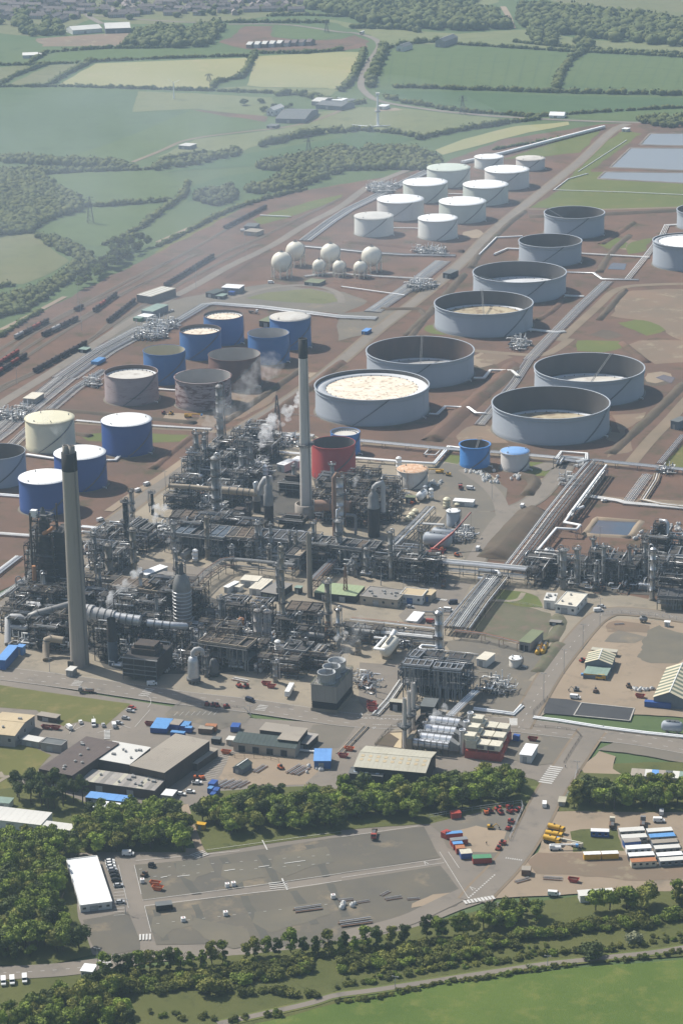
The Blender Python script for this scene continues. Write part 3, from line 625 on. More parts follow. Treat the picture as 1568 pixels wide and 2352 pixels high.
for a,e in (((430,160),(440,190)),((560,200),(600,215)),((620,210),(690,130)),((340,225),(390,200)),((320,240),(350,195)),((450,235),(560,210))): mark(r40(a,e),.2)
struct('road_marking',mkb,M('line_paint'))
# storage tanks
def tank_geom(xl,xr,ytop,yb):
 xc=(xl+xr)/2; w=xr-xl
 ph=math.asin(-ray(xc,ytop+.12*w).normalized().z); yc=ytop+.5*w*math.sin(ph)
 r=20.
 for _ in range(6):
  fr=GZ(xc,yb); h0=Vector((fr.x,fr.y,0)).normalized(); c=fr+h0*r
  p0=Vector((c.x,c.y,-CAMH)); k=CY-yc
  h=(k*_f.dot(p0)-FPX*_u.dot(p0))/(FPX*_u.z-k*_f.z)
  top=Vector((c.x,c.y,h-CAMH)); r=w/2/FPX*_f.dot(top)
 return c,r,h
def tank(xl,xr,ytop,yb,kind,shell,label,roof='roof_white',inner='tank_inner',group=None,depth=.62,patchm='roof_rustdull',sw=0.0,ladder=False,rim=None,girder=True,pads='gravel'):
 c,r,h=tank_geom(xl,xr,ytop,yb); h=max(h,5)
 t=T('storage_tank',label,'storage tank',(c.x,c.y,.12),0,group); N=72
 m=MB(); m.lathe([(r+1.6,.2),(r+1.5,.45),(r-.3,.45)],N); m.build('base_ring',M(pads),t)
 m=MB(); k=max(4,int(h/2.4)); pr=[]
 for i in range(k):                                     # courses of plate,each one a little thinner than the one below
  e=.035*(k-1-i); pr+=[(r+e,.45+(h-.45)*i/k),(r+e,.45+(h-.45)*(i+1)/k-.05)]
 m.lathe(pr,N); m.build('shell',M(shell),t)
 if kind in ('cone','dome'):
  rise=r*(.07 if kind=='cone' else .16); m=MB()
  pr=[(r+.22,h-.12),(r+.22,h+.06)]+[(r*(1-i/6),h+.06+rise*(1-(1-i/6)**2 if kind=='dome' else i/6)) for i in range(1,6)]+[(.05,h+.06+rise)]
  m.lathe(pr,N); m.build('roof',M(roof),t)
  m=MB(); m.lathe([(r+.3,h-.35),(r+.42,h-.35),(r+.42,h+.02),(r+.2,h+.02)],N); m.build('rim',M(rim or shell),t)
  for a,q in ((.3,.8),(2.2,.7),(4.0,.85)):
   m=MB(); zz=h+.06+rise*((1-(q)**2) if kind=='dome' else 1-q); m.cyl(r*q*math.cos(a),r*q*math.sin(a),zz-.2,zz+.9,.35,.35,8); m.cyl(r*q*math.cos(a),r*q*math.sin(a),zz+.9,zz+1.1,.55,.2,8); m.build('vent',M('steel_pale'),t)
  m=MB(); ps=[(( r-.1)*math.cos(2*PI*i/48),(r-.1)*math.sin(2*PI*i/48),h+1.0) for i in range(49) if 20<i<44]; m.tube(ps,.045,4)
  for p in ps[::2]: m.beam((p[0],p[1],h),p,.07)
  m.build('handrail',M('steel_pale'),t)
 else:
  zf=h*depth
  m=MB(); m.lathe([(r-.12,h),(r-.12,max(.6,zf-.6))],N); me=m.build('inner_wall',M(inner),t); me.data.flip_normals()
  m=MB(); m.lathe([(r-.15,h-.02),(r-.15,h+.1),(r+.9,h+.1),(r+.9,h-.25),(r+.02,h-.3)] if girder else [(r-.15,h),(r-.15,h+.12),(r+.25,h+.12),(r+.25,h-.2)],N); m.build('rim_walkway',M(rim or shell),t)
  if girder and r>22:
   m=MB(); m.lathe([(r+.02,h-2.9),(r+.6,h-2.6),(r+.6,h-2.45),(r+.02,h-2.4)],N); m.build('wind_girder',M(shell),t)
  m=MB(); pw=max(1.4,r*(.12+sw)); m.lathe([(r-.35,zf),(r-pw,zf+.05),(r-pw,zf-.35)],N); m.build('pontoon',M('pontoon'),t)
  m=MB(); m.lathe([(r-pw,zf-.35),(r*.45,zf-.42),(.05,zf-.2)],N); m.build('floating_roof',M(patchm),t)
  m=MB()
  for i in range(28): a=2*PI*i/28; m.obox((r-pw-.4)*math.cos(a),(r-pw-.4)*math.sin(a),zf-.35,.5,.5,zf+.35,a)
  m.build('roof_legs',M('steel_grey'),t,kind='stuff')
  if ladder is not False:
   a=ladder; m=MB(); p=Vector(((r-.6)*math.cos(a),(r-.6)*math.sin(a),h+.5)); q=Vector((-.1*r*math.cos(a),-.1*r*math.sin(a),zf+.4)); d=Vector((-math.sin(a),math.cos(a),0))*.55
   m.beam(p+d,q+d,.14,.5); m.beam(p-d,q-d,.14,.5)
   for i in range(1,30): x=p.lerp(q,i/30); m.beam(x+d,x-d,.16)
   m.build('rolling_ladder',M('steel_pale'),t)
   m=MB(); x,y=(r+.2)*math.cos(a),(r+.2)*math.sin(a); m.obox(x,y,h,2.4,3,h+.15,a);
   for s in (-1.4,1.4): m.beam((x-s*math.sin(a),y+s*math.cos(a),h),(x-s*math.sin(a),y+s*math.cos(a),h+1.6),.12)
   m.beam((x+1.4*math.sin(a),y-1.4*math.cos(a),h+1.5),(x-1.4*math.sin(a),y+1.4*math.cos(a),h+1.5),.12); m.build('gauge_platform',M('steel_grey'),t)
 a0 = random.uniform(-2.2,-1.0); m = MB(); n = 26; span = min(2.4,h*1.35/r)                  # the stair winding up the shell
 for i in range(n):
  for q in (r+.25,r+1.05):
   aa,ab=a0+span*i/n,a0+span*(i+1)/n; za,zb=.4+(h-.4)*i/n,.4+(h-.4)*(i+1)/n
   m.beam((q*math.cos(aa),q*math.sin(aa),za),(q*math.cos(ab),q*math.sin(ab),zb),.07,.32)
  m.beam(((r+1.05)*math.cos(aa),(r+1.05)*math.sin(aa),za+1),((r+1.05)*math.cos(ab),(r+1.05)*math.sin(ab),zb+1),.06)
  m.obox((r+.65)*math.cos(aa),(r+.65)*math.sin(aa),za,.8,.35,za+.06,aa)
 m.build('stair',M('steel_grey'),t)
 for s in (.55,2.5):                                                                          # nozzles with their short pipes
  m=MB(); a=-1.1+s; x,y=math.cos(a),math.sin(a); m.tube([(x*(r-.2),y*(r-.2),1.2),(x*(r+3.2),y*(r+3.2),1.2),(x*(r+3.2),y*(r+3.2),.3)],.35,7); m.build('nozzle',M('pipe_white'),t)
 return t
W_,G_='white fixed roof tanks in the far tank farm','grey floating roof crude tanks'
for a in [
 (1089,1155.5,353.5,391,'cone','tank_white','clean white tank with white roof, left of the back pair beside the white pipeline',dict()),
 (1184,1250,357,394,'cone','tank_pinkwhite','small tank with stained grey roof, farthest right of the white tanks',dict(roof='roof_dirty')),
 (980,1079,375,433,'cone','tank_sage','sage green tank with pale green roof standing behind the other white roofed tanks',dict(roof='roof_sage')),
 (1112,1214,379,438,'cone','tank_pinkwhite','wide pinkish white tank with bright roof next to the small stained tank',dict()),
 (925.5,1027.5,408,468,'cone','tank_sage','sage white tank with creamy white roof just in front of the pale green roofed tank',dict()),
 (1062.5,1166,413,474,'cone','tank_sage','sage white tank third from the front in the row along the gravel road',dict()),
 (866,973,446,509,'cone','tank_pinkwhite','pinkish white tank second from the front in the row along the white pipes',dict()),
 (1007.5,1115,451,515,'cone','tank_sage','sage white tank second from the front in the row along the gravel road',dict()),
 (814,903.5,486,546.5,'cone','tank_white','white banded tank with grey roof, nearest the gas spheres',dict(roof='roof_palegrey')),
 (960,1050,491,554,'cone','tank_white','white tank at the front of the row along the gravel road',dict()),
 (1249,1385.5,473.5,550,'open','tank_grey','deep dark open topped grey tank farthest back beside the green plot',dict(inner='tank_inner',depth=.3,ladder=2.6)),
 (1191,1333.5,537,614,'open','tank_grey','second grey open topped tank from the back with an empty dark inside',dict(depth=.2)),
 (1086,1298,600,698,'open','tank_grey','large grey open topped tank with sunken pale grey floating roof, third from the back',dict(depth=.27,patchm='pontoon',ladder=3.6)),
 (998,1222,668,777,'open','tank_grey','large grey open topped tank with yellowish rust stained floating roof and an upright ladder',dict(depth=.42,ladder=1.55)),
 (842.5,1087.5,772,894,'open','tank_grey','large grey open topped tank with rusty inner wall behind the pale rust roofed tank',dict(inner='tank_inner_rust',depth=.12,patchm='roof_float',ladder=1.5)),
 (725,985,848,981,'open','tank_grey','large grey tank whose floating roof stands high, pale and covered in rust patches',dict(depth=.87,patchm='roof_rustpatch',sw=.06)),
 (1226,1476,810,936,'open','tank_grey','large grey open topped tank with long slanting ladder, second from the front on the right',dict(patchm='roof_dirty',depth=.18,ladder=1.05)),
 (1129.5,1397,887,1025,'open','tank_grey','nearest and largest grey open topped tank before the slanting ladder',dict(depth=.12,patchm='roof_rustdull')),
 (1497.5,1650,535,625,'open','tank_grey','grey tank with bright pale floating roof at the right edge above the white pipes',dict(depth=.95,patchm='roof_white',sw=.02)),
 (1553,1690,467,535,'open','tank_grey','grey open topped tank cut by the right edge behind the pale roofed one',dict(depth=.4)),
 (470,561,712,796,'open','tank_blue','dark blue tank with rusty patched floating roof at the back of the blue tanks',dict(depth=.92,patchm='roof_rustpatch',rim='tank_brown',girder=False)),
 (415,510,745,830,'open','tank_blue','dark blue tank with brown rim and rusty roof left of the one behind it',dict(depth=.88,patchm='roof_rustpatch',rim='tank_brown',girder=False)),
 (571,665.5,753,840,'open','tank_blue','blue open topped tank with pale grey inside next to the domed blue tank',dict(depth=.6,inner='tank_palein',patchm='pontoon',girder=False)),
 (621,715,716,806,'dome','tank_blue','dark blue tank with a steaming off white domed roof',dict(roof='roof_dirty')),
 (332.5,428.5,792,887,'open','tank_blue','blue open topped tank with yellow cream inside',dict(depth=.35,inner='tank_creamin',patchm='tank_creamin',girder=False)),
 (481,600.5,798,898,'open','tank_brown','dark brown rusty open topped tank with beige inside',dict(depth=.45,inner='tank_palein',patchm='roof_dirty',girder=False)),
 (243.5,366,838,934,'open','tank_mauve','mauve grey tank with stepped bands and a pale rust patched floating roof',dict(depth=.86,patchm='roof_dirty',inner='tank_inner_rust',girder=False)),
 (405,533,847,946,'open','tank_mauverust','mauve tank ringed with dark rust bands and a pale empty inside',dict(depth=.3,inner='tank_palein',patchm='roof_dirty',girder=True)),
 (62.5,175,943,1043,'cone','tank_cream','cream yellow tank with pale cream roof behind the tall left chimney',dict(roof='tank_cream')),
 (237,352,948,1052,'cone','tank_navy','deep blue tank with white roof standing right of the cream tank',dict()),
 (129,248,1022,1132,'cone','tank_navy','deep blue tank with white roof directly behind the black chimney top',dict()),
 (-62,63.5,1019,1124,'open','tank_grey','pale grey open topped tank cut by the left edge beside the cream tank',dict(depth=.4,girder=False)),
 (48.5,168,1077,1187,'cone','tank_navy','deep blue tank with white roof partly hidden behind the tall left chimney',dict()),
 (717,817,1002,1107,'open','tank_red','red open topped tank with dark inside right of the white chimney',dict(depth=.55,inner='tank_inner',patchm='roof_float',girder=False)),
 (760,827,982,1050,'open','tank_blue_bright','bright blue tank behind the red tank',dict(depth=.9,patchm='roof_dirty',inner='tank_palein',girder=False)),
 (1055.5,1124,1010,1079,'open','tank_blue_bright','bright blue open topped tank with dark inside and a ladder frame on its rim',dict(depth=.5,patchm='roof_float',girder=True,ladder=1.2)),
 (1149,1214,1026,1086,'dome','tank_pinkwhite','pinkish grey tank with a blue domed roof next to the bright blue tank',dict(roof='blue_dome')),
 (912,982,1066,1126,'cone','rust_white','white tank streaked with rust under a rust brown roof',dict(roof='rust_roof')),
 (1099-74,1056,1168,1213,'cone','tank_grey','small grey tank with white roof beside the red mobile crane',dict()),
 (1169,1197,1510,1537,'cone','rust_white','small white tank standing in a low walled square near the road',dict()),
]:
 xl,xr,yt,yb,kind,shell,label,kw=a
 tank(xl,xr,yt,yb,kind,shell,label,**kw)
# gas spheres
def sphere(px,py,rpx,label):
 g=GZ(px,py+rpx*1.42); r=rpx*MPP(px,py)*1.0; zc=r*1.5
 g=GZ(px,py,zc)
 t=T('gas_sphere',label,'gas sphere',(g.x,g.y,.15),SA,'white gas storage spheres')
 m=MB(); m.lathe([(max(.02,r*math.sin(PI*i/16)),zc-r*math.cos(PI*i/16)) for i in range(17)],32); m.build('vessel',M('sphere_white'),t)
 for i in range(9):
  a=2*PI*i/9; m=MB(); m.cyl(r*.96*math.cos(a),r*.96*math.sin(a),0,zc,r*.045+.12,n=8); m.build('leg',M('sphere_white'),t)
 m=MB()
 for i in range(9):
  a,c=2*PI*i/9,2*PI*(i+1)/9; p=lambda q,z: (r*.96*math.cos(q),r*.96*math.sin(q),z)
  m.beam(p(a,.4),p(c,zc*.6),.14); m.beam(p(c,.4),p(a,zc*.6),.14)
 m.build('bracing',M('steel_pale'),t)
 m=MB(); m.cyl(0,0,zc+r-.1,zc+r+.15,r*.22,n=12)
 for i in range(8): a=2*PI*i/8; m.beam((r*.22*math.cos(a),r*.22*math.sin(a),zc+r),(r*.22*math.cos(a),r*.22*math.sin(a),zc+r+1.3),.1)
 m.cyl(0,0,zc+r,zc+r+1.8,.3,n=6); m.build('top_platform',M('steel_grey'),t)
 m=MB(); n=18
 for i in range(n):
  e0,e1=-.9+1.9*i/n,-.9+1.9*(i+1)/n; b0,b1=-1.0+1.6*i/n,-1.0+1.6*(i+1)/n
  P=lambda e,bb: Vector(((r+.5)*math.cos(e)*math.cos(bb),(r+.5)*math.cos(e)*math.sin(bb),zc+(r+.5)*math.sin(e)))
  m.beam(P(e0,b0),P(e1,b1),.7,.14)
 m.build('stair',M('steel_pale'),t)
 return t
sphere(647,602,23.5,'large cream white gas sphere on legs, leftmost of the spheres'); sphere(678.5,577,22.3,'large cream white gas sphere on legs just behind the leftmost one')
sphere(759,582,22.8,'large cream white gas sphere on legs in the middle of the compound'); sphere(853,589,23,'large cream white gas sphere on legs at the right end by the gravel road')
sphere(732.5,610.5,15,'small gas sphere in front of the middle large sphere, leftmost of the small ones'); sphere(779,613,15,'small gas sphere in the middle of the three small ones'); sphere(827,615,15.5,'small gas sphere standing in front of the right large sphere')
# chimneys
def chimney(x,yb,yt,wb,wt,mat,label,cap=None,capm='chim_black',ring=None,flues=0,n=32):
 g=GZ(x,yb); h=HT(x,yb,yt); mp=MPP(x,yb); mt=MPP(x,yb)*(1-h*.28/1500)
 rb,rt=wb*mp/2,wt*mt/2; g=g+Vector((g.x,g.y,0)).normalized()*rb*.6
 t=T('chimney',label,'chimney',(g.x,g.y,.1),SA)
 rr=lambda z: rb+(rt-rb)*(z/h)**.9
 zc=HT(x,yb,cap) if cap else h
 m=MB(); k=14; m.lathe([(rr(zc*i/k),zc*i/k) for i in range(k+1)],n);
 if not cap: m.lathe([(rt,h),(rt*.8,h),(rt*.8,h-3)],n); m.disc(rt*.8,h-3,n)
 m.build('shaft',M(mat),t)
 if cap:
  m=MB(); m.lathe([(rr(zc)+.05,zc-.1),(rr(h)+.05,h),(rt*.85,h),(rt*.85,h-.6)],n); m.disc(rt*.85,h-.6,n); m.build('black_band',M(capm),t)
 for i in range(flues):
  a=(-1+2*i)*rt*.44; m=MB(); m.lathe([(rt*.42,h-.6),(rt*.42,h+3.6),(rt*.36,h+3.6),(rt*.36,h+2.6)],16,a,0); m.disc(rt*.36,h+2.6,16,a,0); m.build('flue',M('chim_concrete'),t)
 if ring:
  z=HT(x,yb,ring); q=rr(z); m=MB(); m.lathe([(q,z-.2),(q+2.6,z-.2),(q+2.6,z+.05),(q,z+.05)],n)
  for i in range(16): a=2*PI*i/16; m.beam(((q+2.5)*math.cos(a),(q+2.5)*math.sin(a),z),((q+2.5)*math.cos(a),(q+2.5)*math.sin(a),z+1.4),.15); m.beam((q*math.cos(a),q*math.sin(a),z-2.4),((q+2.4)*math.cos(a),(q+2.4)*math.sin(a),z-.2),.2)
  for zz in (.7,1.4): m.tube([((q+2.5)*math.cos(2*PI*i/24),(q+2.5)*math.sin(2*PI*i/24),z+zz) for i in range(25)],.06,4)
  m.build('ring_platform',M('steel_grey'),t)
 m=MB(); a=-.5;
 for s in (-.3,.3): m.beam(((rb+.25)*math.cos(a)-s*math.sin(a),(rb+.25)*math.sin(a)+s*math.cos(a),2),((rt+.25)*math.cos(a)-s*math.sin(a),(rt+.25)*math.sin(a)+s*math.cos(a),h-1),.12)
 m.build('ladder',M('steel_grey'),t)
 return t
c1=chimney(185,1534,1043,43.5,35,'chim_concrete','tall brown concrete chimney with black top and two flues at the front left',cap=1084,flues=2)
g1=c1.location
mb=MB(); mb.box(-2.6,-9.9,0,.2,-8.6,6); mb.build('doorway',M('steel_dark'),c1)
c2=chimney(704,1188,780,28.5,20.5,'chim_white','tall pale concrete chimney with black band at its top beside the red tank',cap=824,ring=1021)
mb=MB(); z=HT(704,1188,1160); mb.lathe([(7.1,0),(7.1,z),(6.2,z+.3)],24); mb.build('base_collar',M('chim_concrete'),c2)
# pipelines and racks
def pipeline(px,n,sp,z,r,mats,label,name='pipe_track',cat='pipeline',legs=3.0,frame=None,group=None,step=9,sm=0):
 if n>3: sp *= .66; r *= .6
 c=[GZ(x,y,z) for x,y in px]
 if sm: c=smooth_line(c,sm)
 o=c[0].copy(); o.z=0; rr=random.Random(int(px[0][0]*7+px[0][1]))
 t=T(name,label,cat,o,0,group); c=[p-o for p in c]
 for i in range(n):
  d=(i-(n-1)/2)*sp; q=offs(c,d); rad=r*rr.choice((.7,.85,1,1,1.25)); dz=rr.uniform(-.15,.15)+rad
  m=MB(); m.tube([(p.x,p.y,z+dz) for p in q],rad,6); m.build('pipe',M(mats[i % len(mats)] if n<4 else rr.choice(mats)),t)
 m=MB(); dp=dense(c,step,False); w=n*sp/2+.5
 for i in range(0,len(dp)):
  p=dp[i]; a=offs(dp,-w)[i]; e=offs(dp,w)[i]
  m.beam((a.x,a.y,z-.15),(e.x,e.y,z-.15),.35,.3)
  if z>1.2:
   for q in (a,e): m.beam((q.x,q.y,0),(q.x,q.y,z),.3)
   if z>6:
    m.beam((a.x,a.y,z*.5),(e.x,e.y,z*.5),.3)
 m.build('supports',M(frame or 'steel_grey'),t,kind='stuff')
 if z>5:
  m=MB()
  for w2 in (-w,w):
   q=offs(c,w2)
   for zz in (z,z*.5):
    for a,e in zip(q[:-1],q[1:]): m.beam((a.x,a.y,zz-.2),(e.x,e.y,zz-.2),.25,.4)
  m.build('side_beams',M(frame or 'steel_grey'),t)
  m=MB()
  for i in range(max(2,n//2)):
   q=offs(c,(i-(n//2-1)/2)*sp*1.8); m.tube([(p.x,p.y,z*.5+.3) for p in q],r*rr.choice((.7,1,1.2)),5)
  m.build('lower_pipes',M(rr.choice(mats)),t,kind='stuff')
 return t
WP=['pipe_white','pipe_white','pipe_white','silver','silver','pipe_grey']; GP=['silver','pipe_white','pipe_grey','pipe_grey','pipe_rust','pipe_buff']
pipeline(I((-60,1035),(0,992),(60,940),(150,868)),15,1.9,.8,.42,WP,'broad bundle of white pipes on the ground running along the railway behind the mauve tanks')
pipeline(I((150,868),(240,805),(330,757),(400,742)),17,1.9,.8,.42,WP,'upper stretch of the broad white pipe bundle near the blue tanks')
pipeline(I((20,1030),(100,955),(175,892),(240,850)),8,1.8,.8,.4,WP,'narrower bundle of white pipes beside the cream tank')
pipeline(I((400,742),(470,700),(492,697),(600,705),(700,717),(780,727),(864,731)),8,1.9,1.4,.5,WP,'bank of white pipes running behind the blue tanks under the gravel oval')
pipeline(I((690,565),(780,573),(850,580),(925,585),(1045,587)),6,1.7,1.4,.5,WP,'bank of white pipes running behind the gas spheres to the gravel road')
pipeline(I((700,635),(760,628),(850,634),(990,642)),3,1.5,1.2,.4,WP,'thin white pipes crossing in front of the gas spheres')
pipeline(I((1016,600),(950,652),(855,716)),12,1.8,.9,.45,WP,'wide slanting bundle of pipes between the gas spheres and the gravel road')
pipeline(I((700,553),(760,508),(800,482),(850,458),(925,420),(985,392)),10,1.8,.9,.5,WP,'bundle of bright white pipes along the left side of the white tanks')
pipeline(r01((555,750),(740,708),(1000,640),(1200,588)),2,3.4,.9,1.7,['roof_white'],'long straight bright white pipeline leading away from the white tanks',step=30)
pipeline(I((1395,647),(1330,707),(1255,784),(1215,826)),8,1.9,.9,.45,WP,'slanting pipe bundle between the grey tanks and the bare earth on the right')
pipeline(I((1215,826),(1180,880),(1100,976)),6,1.9,.9,.5,WP,'pipe bundle dropping between the pairs of nearest grey tanks')
pipeline(I((1330,583),(1400,587),(1490,592)),3,1.6,.8,.45,WP,'three white pipes leading right from the second deepest grey tank')
pipeline(I((1440,642),(1482,590),(1520,540),(1530,518),(1570,516)),4,2.2,.9,.6,['pipe_white','roof_white'],'bright white pipes bending towards the pale roofed tank at the right edge')
pipeline(I((1290,625),(1362,627),(1382,641),(1465,643)),4,1.6,.9,.5,WP,'pipes with a kink leading right from the third grey tank')
pipeline(I((1294,680),(1340,682)),2,1.8,.8,.5,WP,'two short pipes joining the third grey tank to the pipe bundle')
pipeline(I((1210,757),(1275,764),(1297,762)),3,1.6,.8,.5,WP,'short pipes joining the tank with upright ladder to the pipe bundle')
pipeline(I((1099,587),(1139,547),(1199,544)),1,1,.8,.9,['roof_white'],'white pipe climbing over the bund to the second deepest grey tank'); pipeline(I((1134,586),(1164,573),(1195,574)),1,1,.8,.7,['roof_white'],'shorter white pipe below the one climbing the bund')
pipeline(I((1087,870),(1110,870),(1125,852),(1175,853),(1190,866)),2,1.5,1.8,.7,['pipe_white'],'white pipe looping over the bund right of the rusty walled tank'); pipeline(I((985,952),(1003,953),(1022,935),(1075,937),(1092,950),(1116,951)),2,1.5,1.8,.7,['silver'],'silver pipes looping over the bund right of the pale rust roofed tank')
pipeline(r21((85,457),(300,478),(480,495),(730,512),(980,535),(1090,555),(1160,548),(1568,590),(1700,600)),5,1.5,3.2,.5,WP,'long bank of white pipes crossing in front of the grey tanks',step=14)
pipeline(r21((65,540),(250,555),(425,566),(492,488),(560,496)),2,1.6,2.2,.65,['roof_white'],'single white pipe with a slanting kink left of the bright blue tank')
pipeline(r21((380,520),(405,492),(460,496),(430,525),(385,522)),1,1,1.6,.5,['roof_white'],'square white expansion loop left of the bright blue tank'); pipeline(r21((985,540),(1008,508),(1125,516),(1125,545),(1078,555)),2,1.4,6.5,.55,['roof_white'],'raised white expansion loop near the start of the steep pipe rack')
pipeline(I((1366,1058),(1318,1115),(1270,1176),(1224,1238),(1178,1298)),9,1.7,5.5,.55,['pipe_white','silver','pipe_white','pipe_grey','pipe_rust'],'long straight raised pipe rack running down beside the dark bank','pipe_rack','pipe rack',frame='steel_grey')
pipeline(r21((1215,575),(1060,784)),1,1,6.5,.8,['roof_white'],'single thick white pipe on tall legs right of the long rack'); pipeline(r31((1110,-20),(1060,0),(1022,52),(1095,66),(1078,86),(985,80),(890,192),(1000,212)),1,1,5,.85,['roof_white'],'zigzag thick white pipe beside the square pond')
pipeline(r21((1568,432),(1460,562)),4,1.7,2.2,.5,WP,'slanting white pipes by the bright green plot at the right edge'); pipeline(r21((1405,612),(1310,742)),7,1.6,.9,.45,WP,'bundle of pipes on bare ground left of the elbowed pair')
pipeline(r21((1448,612),(1440,640),(1382,730),(1470,750),(1700,775)),3,1.6,1.4,.55,['pipe_buff','pipe_white'],'buff and white elbowed pipes right of the ground bundle'); pipeline(r21((1130,714),(1270,735),(1300,745),(1568,768),(1700,780)),3,1.5,.9,.5,WP,'white pipes edging the red earth at the right')
pipeline(r31((716,292),(622,408),(535,530)),12,1.7,5.5,.5,GP,'wide raised pipe rack slanting down past the grass mound','pipe_rack','pipe rack',frame='steel_brown')
pipeline(r31((690,292),(590,410),(490,530)),7,1.8,5,.5,GP,'second raised pipe rack left of the wide one','pipe_rack','pipe rack',frame='steel_brown')
pipeline(r31((410,222),(620,240),(850,262)),7,1.6,10,.55,['silver','pipe_white','silver'],'high level rack of silver pipes crossing from the crane to the right hand unit','pipe_rack','pipe rack')
pipeline(r31((630,272),(720,280),(725,295)),1,1,7,1.0,['silver_bright'],'thick bent silver pipe at the corner of the racks')
pipeline(FF((470,140),(760,170),(1080,205),(1260,225)),8,1.4,8,.5,['pipe_buff','pipe_rust','silver','pipe_white'],'long front rack of buff and rusty pipes left of the silver column','pipe_rack','pipe rack',frame='steel_brown')
pipeline(FF((530,240),(800,262),(1050,285),(1250,305)),4,1.6,6.5,.65,['pipe_white','silver'],'silver pipes on low legs below the long front rack','pipe_rack','pipe rack')
pipeline(r31((520,545),(650,560),(815,600)),4,1.3,4.8,.32,['pipe_rust','p_rust','pipe_grey'],'rust red pipes on legs leading to the olive roofed substation','pipe_rack','pipe rack',frame='pipe_rust')
pipeline(FD((1210,345),(1060,500),(860,700)),5,1.6,6,.6,['silver','pipe_white','steel_blue'],'slanting silver rack between the small white drums and the finned coolers','pipe_rack','pipe rack'); pipeline(FD((1060,500),(1330,515)),2,1.5,4.5,.5,['pipe_white'],'white pipes leading to the small grey tank by the crane')
pipeline(FC((200,470),(330,340),(480,240),(590,225)),4,1.4,9,.4,['pipe_grey','silver','steel_pale','pipe_rust'],'slanting rack of bright pipes behind the ringed silver drum','pipe_rack','pipe rack'); pipeline(FC((590,235),(820,255),(1130,290)),4,1.4,9,.4,['pipe_grey','silver','steel_pale','pipe_rust'],'rack of pipes above the white huts in the middle of the works','pipe_rack','pipe rack')
pipeline(FD((130,1020),(320,830)),5,1.5,7,.5,GP,'slanting dark rack over the tan roadway behind the green roof','pipe_rack','pipe rack',frame='steel_dark')
pipeline(r41((880,163),(1000,178),(1200,210),(1400,235),(1568,252),(1700,275)),2,1.5,.8,.6,['roof_white'],'pair of white pipes along the road beside the new black pad'); pipeline(r41((605,125),(790,150),(830,110)),2,1.4,.8,.55,['roof_white'],'pair of white pipes leading from the silver rack to the junction')
pipeline(r41((490,165),(560,95),(620,40)),6,1.3,4.5,.6,['silver_bright','silver','pipe_buff'],'bright silver pipes on a rack above the turbine boilers','pipe_rack','pipe rack'); pipeline(FF((1140,60+1400-1388),(1390,60+1400-1388)),1,1,2,.4,['pipe_grey'],'thin grey pipe near the white roofed hut')
pipeline(FF((950,705),(830,880),(702,1020)),3,1.4,.9,.4,['pipe_white','silver'],'thin white pipes running past the red skips to the road'); pipeline(FF((615,1125),(500,1245),(380,1370)),3,1.1,.9,.35,['pipe_buff','pipe_grey'],'thin pipes along the gravel plot beside the side road')
pipeline(FF((0,1340),(190,1362)),2,1.,.8,.4,['pipe_white'],'short white pipes left of the blue roofed store'); pipeline(FA((-80,325),(0,330),(310,352)),5,1.5,1.2,.5,['pipe_white'],'white pipes at the left edge behind the dark tower'); pipeline(FA((-40,715),(0,680),(180,542)),5,1.5,1.2,.6,['roof_white','silver'],'bright pipes slanting over red earth at the left edge')
pipeline(FA((-60,945),(0,905),(160,802),(330,670)),4,1.5,1.2,.5,['roof_white','silver'],'bright pipes along the road left of the grey cracker vessel'); pipeline(FA((750,268),(1000,292),(1130,302)),4,1.6,6,.7,['roof_white'],'white pipes on legs leading from the road to the black column','pipe_rack','pipe rack')
pipeline(r20((125,524),(265,545)),2,1.5,.8,.55,['roof_white'],'white pipes between the cream tank and the deep blue tank'); pipeline(r20((490,549),(530,549),(552,528)),2,1.5,.8,.6,['roof_white'],'white bent pipes at the foot of the right deep blue tank'); pipeline(r20((-60,700),(0,708),(102,716)),2,1.5,.8,.5,['roof_white'],'white pipes at the left edge by the open grey tank')
pipeline(r20((350,364),(480,376),(700,388),(970,404)),4,1.5,.9,.5,WP,'long white pipes between the deep blue tanks and the mauve tanks'); pipeline(r20((730,222),(822,228)),2,1.5,.8,.6,['roof_white'],'short white pipes between the two mauve tanks'); pipeline(r20((1240,508),(1380,520)),2,1.5,1.5,.6,['roof_white'],'white pipes left of the pale chimney'); pipeline(r20((1150,415),(1300,428),(1440,438)),3,1.5,1.5,.5,['pipe_white'],'white pipes behind the pale chimney')
pipeline(r11((238,265),(355,267)),1,1,.8,.6,['roof_white'],'white pipe between the two front white tanks'); pipeline(r11((490,108),(556,110)),1,1,.8,.6,['roof_white'],'white pipe between the sage tanks'); pipeline(r11((970,90),(1100,94),(1300,100),(1700,118)),1,1,.8,.5,['roof_white'],'thin white pipe along the edge of the green plot'); pipeline(r01((1085,790),(1200,715),(1308,645)),1,1,.6,.5,['roof_white'],'thin white pipe beside the strip of grass')
pipeline(r11((975,90),(1040,40),(1130,15)),1,1,.6,.5,['roof_white'],'thin white pipe bending round the green plot'); pipeline(r10((1195,208),(1335,214)),1,1,.6,.6,['roof_white'],'short white pipe lying on the grass beyond the sidings'); pipeline(r11((0,535),(180,560),(290,575)),1,1,1,.5,['roof_white'],'white pipe below the sphere compound'); pipeline(r31((380,120),(500,140)),4,1.8,2.5,.6,['silver'],'silver pipes beside the grey bullets','pipe_rack','pipe rack')
